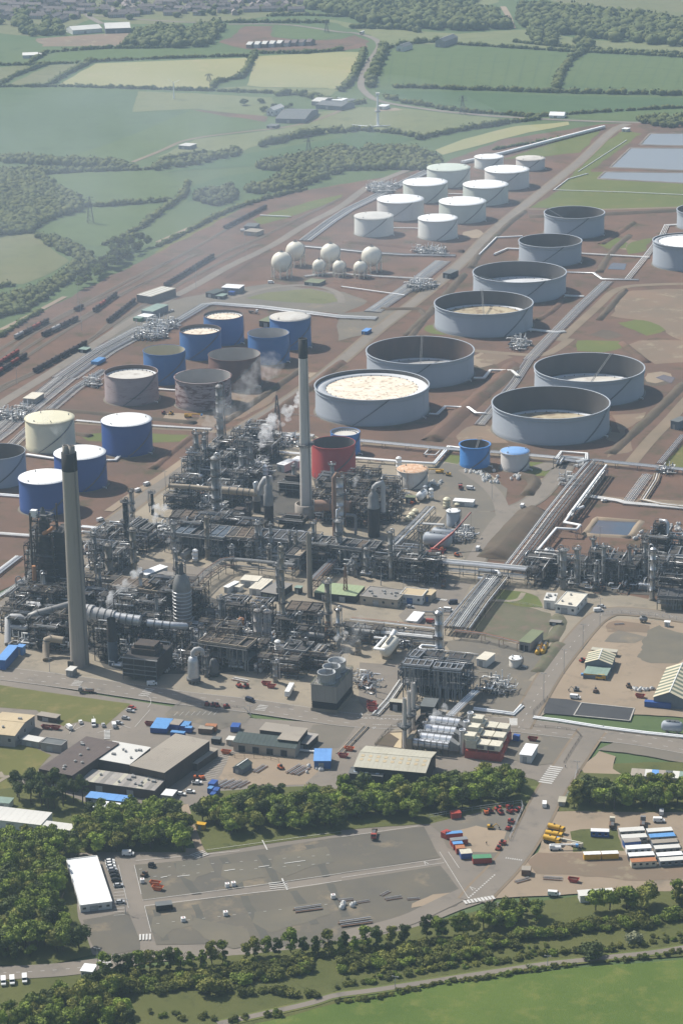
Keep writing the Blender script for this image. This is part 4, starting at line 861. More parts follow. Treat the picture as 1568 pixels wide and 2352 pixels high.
# columns
def column(fx,x,yb,yt,w,mat,label,plats=3,vap=None,skirt=None,group=None,lad=True,top=True):
 X,Yb=fx(x,yb); _,Yt=fx(x,yt); k=fx.o[2]; g=GZ(X,Yb); h=HT(X,Yb,Yt); r=max(.5,w/k*MPP(X,Yb)/2)
 g=g+Vector((g.x,g.y,0)).normalized()*r
 t=T('column',label,'column',(g.x,g.y,.15),SA,group); n=18
 m=MB(); hs=h*.10; z0=hs if skirt else 0; pr=[(r,z0)]; k2=max(3,int(h/6))
 for i in range(1,k2+1): z=z0+(h-z0-r*.6)*i/k2; pr+=[(r,z-.12),(r+.07,z-.1),(r+.07,z+.1),(r,z+.12)]
 pr+=[(r*.8,h-r*.28),(r*.4,h-.05),(.05,h)]; m.lathe(pr,n); m.build('shell',M(mat),t)
 if skirt: m=MB(); m.lathe([(r*1.12,0),(r*1.03,z0*(2.2 if skirt=='col_orange' else 1))] if skirt != 'col_orange' else [(r*1.03,0),(r*1.03,h*.30)],n); m.build('skirt',M(skirt),t)
 else: m=MB(); m.lathe([(r*1.25,0),(r*1.25,.8),(r,1.4)],n); m.build('skirt',M('concrete'),t)
 rr=random.Random(int(X*3+Yb))
 for i in range(plats):
  z=h*(.96 if i==plats-1 and top else (i+1)/(plats+.4))+rr.uniform(-.8,.8); a0=rr.uniform(0,6.28); span=rr.choice((2.6,3.6,6.28)) if i<plats-1 else 6.28; w2=rr.uniform(1.1,1.7); s=10; m=MB()
  for j in range(s):
   a,c=a0+span*j/s,a0+span*(j+1)/s; P=lambda q,ang,zz: (q*math.cos(ang),q*math.sin(ang),zz)
   m.add([P(r,a,z),P(r+w2,a,z),P(r+w2,c,z),P(r,c,z),P(r,a,z-.25),P(r+w2,a,z-.25),P(r+w2,c,z-.25),P(r,c,z-.25)],[(0,1,2,3),(7,6,5,4),(1,5,6,2)])
   m.beam(P(r+w2,a,z),P(r+w2,a,z+1.2),.12); m.beam(P(r+w2,a,z+1.15),P(r+w2,c,z+1.15),.12); m.beam(P(r+w2,a,z+.6),P(r+w2,c,z+.6),.09)
   if j % 3==0: m.beam(P(r,a,z-1.4),P(r+w2,a,z-.2),.14)
  m.build('platform',M('steel_dark' if rr.random()<.6 else 'steel_grey'),t)
 if lad:
  a=rr.uniform(-2.4,-.7); m=MB(); P=lambda q,s,zz: (q*math.cos(a)-s*math.sin(a),q*math.sin(a)+s*math.cos(a),zz)
  for s in (-.35,.35): m.beam(P(r+.35,s,.5),P(r+.35,s,h*.95),.12)
  for i in range(int(h/2)): m.beam(P(r+.35,-.35,1+i*2),P(r+.35,.35,1+i*2),.12); m.beam(P(r+.9,-.3,1+i*2),P(r+.9,.3,1+i*2),.1)
  m.build('ladder',M('steel_grey'),t)
 if vap is None: vap='silver' if rr.random()<.6 else 'pipe_grey'
 if vap:
  a=rr.choice((-.3,2.9,-2.8,.3)); q=r+.9; rp=max(.28,r*.16); m=MB()
  pts=[(0,0,h-.2)]+[(q/2*(1-math.cos(PI*i/6))*math.cos(a),q/2*(1-math.cos(PI*i/6))*math.sin(a),h+.3+q/2*math.sin(PI*i/6)) for i in range(7)]+[(q*math.cos(a),q*math.sin(a),h*.12)]
  m.tube(pts,rp,7); m.build('overhead_pipe',M(vap),t)
  m=MB(); a+=2.2; m.tube([(r*math.cos(a),r*math.sin(a),h*.7),((r+.7)*math.cos(a),(r+.7)*math.sin(a),h*.7),((r+.7)*math.cos(a),(r+.7)*math.sin(a),1)],rp*.7,6); m.build('side_pipe',M('pipe_grey'),t)
 return t
for a in [
 (FB,462,640,80,66,'col_grey','tallest grey distillation column, slender, behind the steam in the back unit',6),
 (FB,250,965,515,42,'col_grey','grey column left of the tallest one with round top platform',4),(FB,322,880,510,34,'col_grey','slim grey column between the tallest one and the one to its left',4),(FB,190,992,668,36,'col_grey','short grey column at the left end of the back unit beside the road',3),
 (FB,424,1392,740,74,'col_grey','thick pale column with arched silver vapour pipe in front of the back unit',5,'silver_bright'),(FB,343,1690,1285,48,'col_buff','buff column standing through the long row of finned coolers',3),
 (FB,645,945,735,36,'col_grey','grey drum like column left of a matching one behind the buff duct',2),(FB,690,945,725,32,'col_grey','narrower grey column right of a matching one behind the buff duct',2),
 (FB,120,1180,960,34,'col_buff','short rusty buff column by the start of the buff duct',1),(FB,530,1010,925,40,'insul','squat silver drum behind the buff duct',1),
 (FD,380,600,65,74,'silver','thick silver column with a rust brown arched pipe right of the pale chimney',4,'pipe_rust'),(FD,368,868,470,52,'col_grey','grey column in front of the silver one, rising through the coolers',4),
 (FD,140,850,490,30,'col_grey','slim grey column behind the tall buff stack',3),(FD,845,1020,575,40,'col_grey','pale slim column near the middle of the tan roadway',3),(FD,1125,1020,545,28,'col_buff','thin buff column beside the red crane',3),(FD,622,985,725,48,'col_grey','short grey column right of the coolers',2),(FD,695,1000,832,30,'col_grey','shortest grey column in the row behind the tan roadway',2),
 (FD,270,1560,1030,50,'col_buff','column with buff top and orange lower part behind the cooling tower',4,None,'col_orange'),(FD,365,1660,1285,36,'silver','slim silver column just behind the cooling tower fans',3),(FD,1282,1755,1310,64,'silver','thick silver column with domed vapour pipe above the blue grey cooler structure',4,'silver_bright'),
 (FC,1037,945,120,42,'col_buff','tall brown grey column in the middle of the front unit',5),(FC,985,620,272,28,'col_grey','plain pale grey column beside the dark felt roof',1),(FC,60,440,165,30,'col_grey','slim grey column behind the ringed silver drum',2),(FC,480,890,610,28,'col_buff','slim buff column right of the white steel frame',2),
 (FC,1180,935,740,26,'col_grey','small grey column in front of the rusty cooler deck',2),(FC,1372,1005,735,32,'col_grey','grey column right of the rusty cooler deck',2),(FC,1285,900,760,32,'steel_brown','brown column under the rusty cooler deck',2),(FC,965,1380,1190,42,'col_grey','stubby grey column by the red skips in the front yard',1),(FC,1060,1260,1130,60,'col_buff','stout buff drum behind the red skips',1),
 (FA,335,785,290,26,'steel_blue','blue grey pipe like column left of the dark cracker tower',2),(FA,215,1020,765,72,'col_grey','stout grey vessel at the far left beside the road',2),(FA,885,705,320,40,'col_grey','grey column right of the front chimney',3),(FA,1010,790,430,60,'col_buff','brown grey column second to the right of the front chimney',3),(FA,1170,505,20,46,'chim_black','black column beside the white steam',3),(FA,1216,210,-60,30,'col_grey','slim grey column behind the black one',3),(FA,1237,712,280,58,'col_buff','pale buff column near the long white hut',3),(FA,1405,165,-40,28,'chim_black','thin dark column left of the steam',2),(FA,780,950,400,22,'steel_brown','thin brown column touching the right side of the front chimney',3),
 (FE,462,722,345,62,'col_grey','thick grey column with crowded top platform behind the white flat roof',3),(FE,586,702,335,42,'col_grey','slimmer grey column right of the one with crowded top',3),(FE,1280,822,335,54,'silver','tall silver column at the right hand unit',4),(FE,1150,700,610,40,'col_grey','short column inside the braced frame of the right hand unit',1),
 (FF,545,475,335,56,'col_buff','stout buff drum left of the cream horizontal vessel',0),(FA,970,1410,1310,42,'roof_white','small white vertical drum in front of the duct',0),(FD,1215,290,180,42,'roof_white','white vertical silo by the rusty white tank',0),(FD,1160,230,155,40,'tank_grey','grey silo behind the white one by the rusty white tank',0),(r21,263,596,534,26,'roof_white','slim white silo at the left of the rusty white tank',0),
 (FD,1358,372,268,66,'tank_cream','cream vertical tank beside the long white cabin',0),(FD,1455,350,310,62,'tank_cream','low cream tank behind the small grey tank',0),(FD,1008,490,435,58,'tank_cream','cream round drum nearest of three by the slanting silver rack',0),(FD,1036,455,402,58,'tank_cream','cream round drum in the middle of three by the slanting silver rack',0),(FD,1068,420,372,58,'tank_cream','cream round drum farthest of three by the slanting silver rack',0),(FD,192,195,160,62,'tank_grey','low round grey tank beside the base of the pale chimney',0),
 (FC,803,1005,705,70,'tank_palein','tall pale grey silo, left one of two in the front unit',1),(FC,892,1010,712,74,'tank_palein','tall pale grey silo, right one of two in the front unit',1),(FC,650,905,785,60,'col_orange','orange drum left of the two pale silos',0),(FC,708,930,880,56,'rust_white','small white round tank in front of the two pale silos',0)]:
 f_,x,yb,yt,w,mat,lab,pl=a[:8]; kw={}
 if len(a)>8 and a[8]: kw['vap']=a[8]
 if len(a)>9: kw['skirt']=a[9]
 if pl==0: kw['vap']=''; kw['lad']=yb-yt>80
 column(f_,x,yb,yt,w,mat,lab,pl,**kw)
rr9=random.Random(4)
for f_,x,yb,yt,w,mt,lab in ((FA,120,1150,900,26,'col_grey','slim grey column at the far left unit beside the arch shaped duct'),(FA,380,800,600,30,'steel_brown','brown column at the foot of the cracker tower'),(FA,560,1180,1010,24,'col_buff','buff column left of the front chimney under the curved duct'),(FA,700,760,420,26,'steel_dark','dark column half hidden behind the front chimney'),(FA,930,960,640,30,'col_grey','grey column amid the tangle right of the front chimney'),(FA,1090,1010,840,34,'steel_grey','short grey column by the white steam'),(FA,1500,1060,900,28,'col_grey','grey column below the rusty cooler deck'),(FB,60,1180,980,26,'steel_grey','grey column at the left end of the buff duct'),(FB,262,1200,1040,30,'steel_dark','dark column under the buff duct'),(FB,560,1200,1040,28,'col_grey','grey column between the thick pale column and the heaters'),(FB,720,1330,1150,30,'steel_brown','brown column among the dark box heaters'),(FC,330,1330,1130,34,'col_grey','grey column right of the silver reactor vessel'),(FC,560,1150,960,24,'col_grey','slim grey column under the rusty deck on tall legs'),(FC,880,1180,1010,24,'col_buff','slim buff column below the pale silos'),(FC,1120,1210,1000,28,'steel_brown','brown column left of the cooler with pale bars'),(FC,560,330,120,26,'col_grey','grey column in the row behind the tan roadway, left'),(FC,720,290,100,30,'steel_grey','steel grey column in the row behind the tan roadway, middle'),(FC,900,300,120,26,'col_buff','buff column in the row behind the tan roadway, right'),(FD,520,1000,800,26,'col_grey','slender grey column left of the short pair behind the tan roadway'),(FD,930,1010,820,26,'col_grey','slender grey column right of the pale slim one'),(FE,760,720,470,30,'col_grey','slender grey column within the right hand unit'),(FE,1000,700,480,26,'steel_grey','steel grey column behind the white drum of the right hand unit'),(FF,60,560,330,30,'steel_brown','brown column left of the cooling tower fans')): column(f_,x,yb,yt,w,mt,lab,rr9.choice((2,3)))
# plain stack
chimney(*FD(104,1185),FD(0,592)[1],52/4,48/4,'col_buff','tall buff steel stack in front of the coolers in the middle of the works',n=20)
chimney(*FC(1283,305),FC(0,20)[1],1.5,1.2,'steel_grey','thin grey vent stack behind the tall buff steel stack',n=10)
for (x,yb,yt,w),lab in zip(((972,1328,865,37),(1014,1200,800,37),(1052,1150,725,37)),('nearest of three white boiler stacks by the big warehouse','middle one of three white boiler stacks','farthest of three white boiler stacks')):
 X,Y=FF(x,yb); chimney(X,Y,FF(0,yt)[1],w/4,w/4*.95,'chim_white',lab,ring=FF(0,yt+(yb-yt)*.54)[1],n=18)
# ringed silver drum (special), dark cracker tower, black box stack, heaters
def lathe_thing(name,label,cat,fx,x,yb,parts,rz=SA):
 X,Y=fx(x,yb); g=GZ(X,Y); k=fx.o[2]; mp=MPP(X,Y)/k; rm=max(q[0] for nm,mt,pr in parts for q in pr)*mp
 g=g+Vector((g.x,g.y,0)).normalized()*rm; t=T(name,label,cat,(g.x,g.y,.12),rz)
 for nm,mt,pr in parts:
  m=MB(); m.lathe([(max(.02,a*mp),HT(X,Y,fx(x,q)[1])) for a,q in pr],24); m.build(nm,M(mt),t)
 return t,mp
drum,mp=lathe_thing('reactor_drum','huge ringed silver drum with tapering neck in the middle of the front unit','vessel',FC,118,880,
 [('shell','insul',[(84,870),(85,530),(80,490),(60,435),(36,400)]),('neck','steel_grey',[(24,405),(22,320),(16,305),(2,300)])])
X,Y=FC(118,880)
for k in range(9): z=HT(X,Y,FC(0,560+k*33)[1]); mb=MB(); mb.lathe([(85.5*mp,z-.35),(90*mp,z-.1),(90*mp,z+.1),(85.5*mp,z+.25)],24); mb.build('stiffening_ring',M('silver'),drum)
mb=MB()
for k in range(2):
 z=HT(X,Y,FC(0,330-k*45)[1]); mb.lathe([(32*mp,z),(45*mp,z),(45*mp,z+.2)],16); mb.lathe([(45*mp,z+1.1),(46*mp,z+1.25)],16)
for k in range(6): a=k*PI/3; mb.beam((45*mp*math.cos(a),45*mp*math.sin(a),HT(X,Y,FC(0,400)[1])),(45*mp*math.cos(a),45*mp*math.sin(a),HT(X,Y,FC(0,270)[1])),.25)
mb.build('neck_platform',M('steel_grey'),drum)
ves,mp=lathe_thing('reactor_vessel','silver vertical vessel with ducted top standing on legs at the front yard','vessel',FC,215,1400,
 [('shell','silver',[(50,1370),(56,1340),(52,1320),(50,1200),(40,1165),(3,1150)]),('ring_girder','steel_grey',[(50,1375),(66,1372),(66,1350),(52,1345)])])
X,Y=FC(215,1400); zz=lambda y: HT(X,Y,FC(0,y)[1])
for k in range(8): a=k*PI/4; mb=MB(); mb.cyl(46*mp*math.cos(a),46*mp*math.sin(a),0,zz(1360),.45,n=8); mb.build('leg',M('steel_pale'),ves)
mb=MB(); mb.tube([(0,0,zz(1160)),(0,0,zz(1120)),(1.2,.5,zz(1095)),(3,1.5,zz(1092)),(4.4,2.5,zz(1115)),(4.4,3,zz(1150))],1.2,10); mb.build('top_duct',M('duct'),ves)
lathe_thing('reactor_vessel','dark grey vertical vessel right of the silver one on legs','vessel',FC,400,1335,[('shell','steel_grey',[(40,1330),(46,1320),(44,1230),(26,1180),(3,1170)]),('skirt','steel_dark',[(44,1340),(44,1325),(50,1318)]),('ring_girder','steel_dark',[(46,1312),(58,1312),(58,1300),(46,1300)])])
lathe_thing('fired_heater','cylindrical heater with silver conical top and dark body right of the silver column','heater',FD,690,640,[('body','furnace_dark',[(55,635),(56,370)]),('upper_casing','insul',[(60,372),(60,360),(50,350),(50,265),(30,235),(22,225),(22,195)])])
mb=MB(); X,Y=FD(690,640); zz=lambda y: HT(X,Y,FD(0,y)[1]); hp=GZ(X,Y); hp+=Vector((hp.x,hp.y,0)).normalized()*4
hd=T('flue_duct','bent grey flue duct rising from the cylindrical heater','duct',(hp.x,hp.y,.1),SA); mb.tube([(0,0,zz(215)),(.4,.3,zz(185)),(2,.6,zz(160)),(5,1.2,zz(145)),(5.6,1.5,zz(170)),(5.6,1.5,zz(420))],1.5,10); mb.build('duct',M('duct'),hd)
mb=MB(); mb.lathe([(1.6,zz(420)),(1.75,zz(418)),(1.75,zz(412)),(1.6,zz(410))],12,5.6,1.5); mb.build('flange',M('steel_grey'),hd)
lathe_thing('fired_heater','tall dark heater with silver hood left of the pale chimney base','heater',FB,905,1395,[('body','furnace_dark',[(44,1390),(44,1190)]),('upper_casing','insul',[(46,1192),(46,1100),(38,1090),(38,1020),(18,1000),(18,930)])])
lathe_thing('fired_heater','slim heater with silver hood next to the tall dark heater','heater',FB,795,1260,[('body','furnace_dark',[(36,1255),(36,1150)]),('upper_casing','insul',[(38,1150),(38,1080),(14,1050),(14,970)])])
lathe_thing('fired_heater','dark cylindrical heater in front of the long duct by the front chimney','heater',FA,1045,1560,[('body','steel_blue',[(46,1555),(46,1330)]),('upper_casing','furnace_dark',[(48,1330),(48,1240),(42,1230),(42,1130)])])
for (f_,x,yb,yt,w,d,lab) in ((FB,600,1385,1240,140,14,'row of dark box heaters left of the tall dark heater'),(FA,1290,1690,1400,330,22,'large dark box furnace in front of the works beside the shadow'),(FB,1090,1100,930,190,14,'dark box heater on a lattice of legs beside the pale chimney'),(FB,1100,1398,1290,220,12,'low dark heater block with silver ends beside the pale chimney base'),(FA,1160,1040,930,120,10,'brown box furnace behind the steam by the front chimney')):
 X,Y=f_(x,yb); g=GZ(X,Y); mp=MPP(X,Y)/f_.o[2]; h=HT(X,Y,f_(x,yt)[1]); L=w*mp; t=T('box_furnace',lab,'furnace',(g.x,g.y,.1),SA)
 mb=MB(); z0=h*.25 if 'legs' in lab else 2.2; mb.box(-L/2,0,z0,L/2,d,h*.72); mb.build('firebox',M('furnace_dark'),t)
 mb=MB(); mb.box(-L*.36,d*.25,h*.72,L*.36,d*.75,h*.9); mb.prism([(-L*.3,d*.3),(L*.3,d*.3),(L*.3,d*.7),(-L*.3,d*.7)],h*.9,h); mb.build('convection_box',M('steel_brown'),t)
 nl=max(3,int(L/5))
 for i in range(nl+1):
  mb=MB(); x0=-L/2+L*i/nl
  for y0 in (.0,d): mb.beam((x0,y0-.15 if y0==0 else y0+.15,0),(x0,y0-.15 if y0==0 else y0+.15,h*.74),.35)
  mb.build('column_pair',M('steel_grey'),t)
 mb=MB(); mb.box(-L/2-1,-1.3,h*.72,L/2+1,-.05,h*.72+.15);
 for zc in (.6,1.2): mb.beam((-L/2-1,-1.3,h*.72+zc),(L/2+1,-1.3,h*.72+zc),.1)
 for k in range(3): mb.tube([(-L/2,-.6,z0+k*2.5+2),(L/2,-.6,z0+k*2.5+2)],.22,6)
 mb.build('walkway',M('steel_pale'),t)
# dark cracker tower and black box
X,Y=FA(430,965); g=GZ(X,Y); mp=MPP(X,Y)/4; H_=HT(X,Y,FA(0,85)[1]); t=T('cracker_tower','tall dark tower of stacked vessels and crowded platforms left of the front chimney','tower',(g.x,g.y+6,.1),SA)
for z0,z1,r,mt in ((0,.30,92,'furnace_dark'),(.27,.47,76,'steel_brown'),(.45,.68,64,'steel_dark'),(.66,.86,46,'steel_dark'),(.84,.96,26,'steel_grey')):
 mb=MB(); mb.lathe([(r*mp*.8,H_*z0),(r*mp,H_*z0+2),(r*mp,H_*z1-3),(r*mp*.5,H_*z1)],20); mb.build('vessel',M(mt),t)
for k in range(13):
 z=H_*(.08+k*.068); w=11*(1-.05*k)+1; mb=MB()
 mb.box(-w,-w*.7,z-.2,w,-w*.7+2.0,z); mb.box(-w,w*.5,z-.2,w,w*.7,z); mb.box(-w,-w*.7,z-.2,-w+1.8,w*.7,z); mb.box(w-1.8,-w*.7,z-.2,w,w*.7,z)
 for a,c in (((-w,-w*.7),(w,-w*.7)),((w,-w*.7),(w,w*.7)),((w,w*.7),(-w,w*.7)),((-w,w*.7),(-w,-w*.7))): mb.beam((*a,z+1.1),(*c,z+1.1),.12)
 mb.build('platform',M('steel_dark' if k % 3 else 'steel_grey'),t)
for sx in (-1,1):
 for sy in (-1,1): mb=MB(); mb.beam((sx*11,sy*7.5,0),(sx*5,sy*4,H_*.88),.55); mb.build('corner_post',M('steel_dark'),t)
mb=MB(); rr=random.Random(3)
for k in range(26): a=rr.uniform(0,6.3); q=rr.uniform(6,11); z=rr.uniform(.05,.6)*H_; mb.tube([(q*math.cos(a),q*math.sin(a)*.8,z),(q*math.cos(a),q*math.sin(a)*.8,z+rr.uniform(6,24))],rr.uniform(.2,.7),6)
mb.build('risers',M('steel_brown'),t,kind='stuff')
mb=MB(); mb.box(-6,-4,H_*.87,-2.5,-1,H_*.94); mb.build('head_box',M('roof_white'),t)
mb=MB(); mb.tube([(2,-5,H_*.72),(6,-6,H_*.76),(9,-6,H_*.8)],1.1,8); mb.build('orange_duct',M('col_orange'),t)
mb=MB(); mb.tube([(-3,-9,H_*.25),(-3,-9,H_*.40)],1.3,8); mb.build('orange_riser',M('col_orange'),t)
X,Y=FA(572,968); g=GZ(X,Y); mp=MPP(X,Y)/4; h=HT(X,Y,FA(0,300)[1]); t=T('box_stack','black rectangular boiler tower squeezed between the cracker tower and front chimney','tower',(g.x,g.y,.1),SA)
mb=MB(); w=92*mp/2; mb.box(-w,0,0,w,11,h*.96); mb.build('casing',M('black'),t)
for k in range(9): mb=MB(); z=h*(.08+.1*k); mb.box(-w-.5,-.5,z,w+.5,-.02,z+.6); mb.build('stiffener',M('furnace_dark'),t)
mb=MB(); mb.prism([(-w,0),(w,0),(w,11),(-w,11)],h*.96,h*.97); mb.add([(-w,0,h*.97),(w,0,h*.97),(w,11,h*1.02),(-w,11,h*1.0)],[(0,1,2,3)]); mb.build('hood',M('steel_dark'),t)
# lattice mast tower of the right unit
X,Y=FE(1342,452); g=GZ(X,Y); mp=MPP(X,Y)/4; h=HT(X,Y,FE(0,110)[1]); w=112*mp/2; t=T('coker_frame','tall square lattice frame crowded with steelwork in the right hand unit','tower',(g.x,g.y,.1),SA)
for sx in (-1,1):
 for sy in (0,1): mb=MB(); mb.beam((sx*w,sy*w*1.6,0),(sx*w,sy*w*1.6,h),.5); mb.build('corner_post',M('steel_grey'),t)
for k in range(11):
 z=h*(k+1)/11; mb=MB(); mb.box(-w,0,z-.2,w,w*1.6,z) if k % 2 else mb.box(-w,0,z-.2,w,2,z)
 for a,c in (((-w,0),(w,0)),((w,0),(w,w*1.6)),((-w,w*1.6),(w,w*1.6)),((-w,0),(-w,w*1.6))): mb.beam((*a,z),(*c,z),.35); mb.beam((*a,z+1.1),(*c,z+1.1),.1);
 mb.beam((-w,0,z-h/11),(w,0,z),.2); mb.build('floor',M('steel_dark'),t)
mb=MB(); mb.lathe([(w*.55,2),(w*.55,h*.9),(w*.2,h*.96)],16,0,w*.8); mb.build('vessel',M('steel_brown'),t)
mb=MB(); mb.tube([(0,w*.8,h*.95),(0,w*.8,h*1.05),(w*.9,w*.4,h*1.07),(w*1.3,w*.2,h*1.02),(w*1.3,w*.2,3)],1,8); mb.build('overhead_pipe',M('silver'),t)
# finned coolers
def rect3(pa,pb,pc,h):
 A,B,C=GZ(*pa,h),GZ(*pb,h),GZ(*pc,h); ux=(B-A); L=ux.length; ux.normalize(); uy=Vector((-ux.y,ux.x,0)); W=(C-A).dot(uy)
 if W<0: A=A+uy*W; W=-W
 return Vector((A.x,A.y,.1)),math.atan2(ux.y,ux.x),L,W
def cooler(f_,pa,pb,pc,h,label,mats=('fan_bundle','grating'),trim='steel_pale',legs='steel_grey',bay=5.2,under=True):
 o,rz,L,W=rect3(f_(*pa),f_(*pb),f_(*pc),h); rr=random.Random(int(L*100)); t=T('finned_cooler',label,'cooler',o,rz)
 nb=max(2,round(L/bay)); bw=L/nb
 mb=MB(); mb.box(0,0,h-2.2,L,W,h-1.0); mb.build('plenum',M('steel_dark'),t)
 for i in range(nb):
  if rr.random()<.12: continue
  mb=MB(); mb.box(i*bw+.25,.5,h-1.0,(i+1)*bw-.25,W-.5,h-.15+rr.uniform(-.15,.2))
  for k in range(2 if W>7 else 1): mb.cyl((i+.5)*bw,W*(k*2+1)/(4 if W>7 else 2),h-.2,h+.12,min(bw,W/2)*.30,n=10)
  mb.build('fan_bay',M(rr.choice(mats)),t)
 for i in range(nb+1): mb=MB(); mb.beam((i*bw,0,h),(i*bw,W,h),.32,.8); mb.build('bay_beam',M(trim),t)
 mb=MB(); mb.box(-.2,-1.2,h-1.6,L+.2,-.05,h-1.45); mb.box(-.2,W+.05,h-1.6,L+.2,W+1.2,h-1.45)
 for y in (-1.2,W+1.2):
  for zz in (-.4,-.9): mb.beam((-.2,y,h+zz),(L+.2,y,h+zz),.1)
  for i in range(nb*2+1): mb.beam((i*bw/2,y,h-1.5),(i*bw/2,y,h-.4),.1)
 mb.build('walkway',M(legs),t)
 for y,nm in ((.35,'header_box'),(W-.35,'header_box')): mb=MB(); mb.box(.3,y-.3,h-.9,L-.3,y+.3,h+.15); mb.build(nm,M(trim),t)
 for i in range(nb+1):
  if i % 2==0 or i==nb:
   mb=MB()
   for y in (.2,W-.2): mb.beam((i*bw,y,0),(i*bw,y,h-2.2),.4)
   mb.beam((i*bw,.2,h*.45),(i*bw,W-.2,h*.45),.35); mb.build('leg_frame',M(legs),t)
 if under:
  mb=MB(); n=max(4,int(W/1.3))
  for i in range(n): z=h*.45+.4; y=.6+(W-1.2)*i/(n-1); mb.tube([(-.5,y,z),(L+.5,y,z)],rr.uniform(.18,.42),5)
  mb.build('rack_pipes',M('pipe_grey'),t,kind='stuff')
  mb=MB()
  for i in range(nb*3): x=rr.uniform(0,L); mb.tube([(x,-.7,h*.45),(x,-.7,h-1.2)],.2,5); mb.tube([(x+1,-.5,rr.uniform(1,4)),(x+1,-.5,h*.5),(x+1,2,h*.5)],.22,5)
  mb.build('drop_pipes',M('steel_pale'),t,kind='stuff')
 return t
RU=('fan_rusty','fan_rusty','grating'); GY=('fan_bundle','fan_bundle','grating')
cooler(FB,(-60,1425),(485,1480),(10,1318),13,'left stretch of the long row of finned coolers, slate grey with pale beams',('steel_blue','fan_bundle'))
cooler(FB,(505,1468),(765,1482),(560,1372),13,'rusty stretch of the long row of finned coolers with an open end',RU,'pipe_buff')
cooler(FB,(775,1472),(1245,1512),(875,1393),13,'middle stretch of the long row of finned coolers with diagonal silver bars',GY,'silver')
cooler(FD,(0,668),(210,690),(30,588),13,'stretch of the long cooler row just left of the grey column',GY)
cooler(FD,(215,690),(575,730),(262,612),13,'right hand stretch of the long cooler row, half of it rusty brown',RU+GY)
cooler(FD,(590,718),(705,728),(640,650),12,'short grey cooler at the right end of the long row',GY); cooler(FD,(915,745),(1095,760),(972,682),11,'grey cooler deck left of the red crane',GY,'silver')
cooler(FA,(1010,805),(1620,885),(1075,712),14,'long rusty brown cooler deck behind the steam right of the front chimney',RU,'pipe_buff','steel_brown'); cooler(FC,(262,988),(700,1048),(340,905),15,'rusty brown cooler deck on tall legs in the middle of the front unit',RU,'pipe_buff','steel_grey')
cooler(FC,(1050,700),(1345,722),(1130,620),13,'rusty cooler deck beside the tall buff steel stack',RU,'steel_brown','steel_brown'); cooler(FC,(1030,1062),(1240,1085),(1100,975),11,'cooler deck with pale bars left of the white steam jet',GY,'steel_pale','steel_brown'); cooler(FC,(440,598),(512,622),(528,546),12,'small grey cooler behind the white steel frame',GY,under=False)
cooler(FF,(955,548),(1205,570),(1000,497),20,'left half of the blue grey cooler deck above the steel structure near the turbines',GY,'silver','steel_blue',3.2); cooler(FF,(1232,578),(1490,600),(1290,532),20,'right half of the blue grey cooler deck above the steel structure near the turbines',GY,'silver','steel_blue',3.2); cooler(FF,(1010,478),(1100,490),(1052,415),20,'small blue grey cooler deck behind the left half',GY,'silver','steel_blue',3.2)
cooler(FE,(700,452),(1130,497),(762,385),13,'open grey cooler frame with pipe hoops in the right hand unit',('grating','fan_bundle'),'steel_grey'); cooler(FE,(1428,390),(1700,410),(1470,312),12,'pale grey cooler at the right edge',GY,'silver'); cooler(FC,(1050,198),(1190,212),(1112,108),12,'buff topped cooler deck behind the tall buff steel stack',('pipe_buff','grating'),'steel_grey')
cooler(FA,(1190,262),(1250,270),(1285,188),12,'small cooler right behind the black column',GY); cooler(FA,(1288,292),(1360,300),(1352,228),12,'small cooler beside the white steam',GY); cooler(FC,(1300,1085),(1365,1092),(1345,1015),10,'small pale slatted cooler at the steam jet',('steel_pale','pipe_buff')); cooler(FE,(1330,770),(1700,790),(1360,700),9,'low cooler platform with round drums beneath it at the right edge',GY,'steel_grey')
cooler(FB,(500,890),(600,905),(560,825),10,'small cooler beside the grey twin columns',GY); cooler(FB,(-10,1290),(300,1310),(40,1215),10,'brown pipe deck left of the thick pale column',RU,'steel_brown')
cooler(FA,(270,850),(480,870),(330,790),17,'brown steel deck left of the black boiler tower',RU,'steel_grey','steel_brown')
# ducts and vessels
def duct(f_,pts,r,mat,label,name='flue_duct',cat='duct',n=12,ribs=0,legs=True):
 P=[GZ(*f_(x,y),z) for x,y,z in pts]; o=P[0].copy(); o.z=.1; t=T(name,label,cat,o); P=[p-Vector((o.x,o.y,0)) for p in P]
 mb=MB(); mb.tube(P,r,n); mb.build('duct',M(mat),t)
 if ribs:
  mb=MB(); Q=dense(P,ribs,False)
  for a,c in zip(Q[:-1],Q[1:]): d=(c-a).normalized()*.25; mb.tube([a-d,a+d],r+.22,n)
  mb.build('ribs',M('steel_grey'),t)
 if legs:
  Q=dense(P,12,False)
  for q in Q[1:-1]:
   if q.z>3: mb=MB(); mb.beam((q.x-r*.7,q.y,0),(q.x-r*.5,q.y,q.z-r*.8),.35); mb.beam((q.x+r*.7,q.y,0),(q.x+r*.5,q.y,q.z-r*.8),.35); mb.beam((q.x-r,q.y,q.z-r),(q.x+r,q.y,q.z-r),.4); mb.build('support',M('steel_dark'),t)
 return t
duct(FA,[(790,1055,22),(860,1065,22)],4.6,'duct','wide grey mouth of the duct where it joins the front chimney',ribs=2)
duct(FA,[(850,1065,22),(1040,1098,21),(1060,1100,21)],3.7,'duct','tapering ribbed grey duct beside the front chimney',ribs=3)
duct(FA,[(1050,1100,21),(1290,1132,20)],2.9,'silver','ribbed silver duct in the middle of the line from the front chimney',ribs=3.5); duct(FA,[(1350,1150,19),(1568,1172,18),(1700,1182,18),(1705,1190,9)],1.9,'silver','thinner silver duct leading on to the ringed drum',ribs=4)
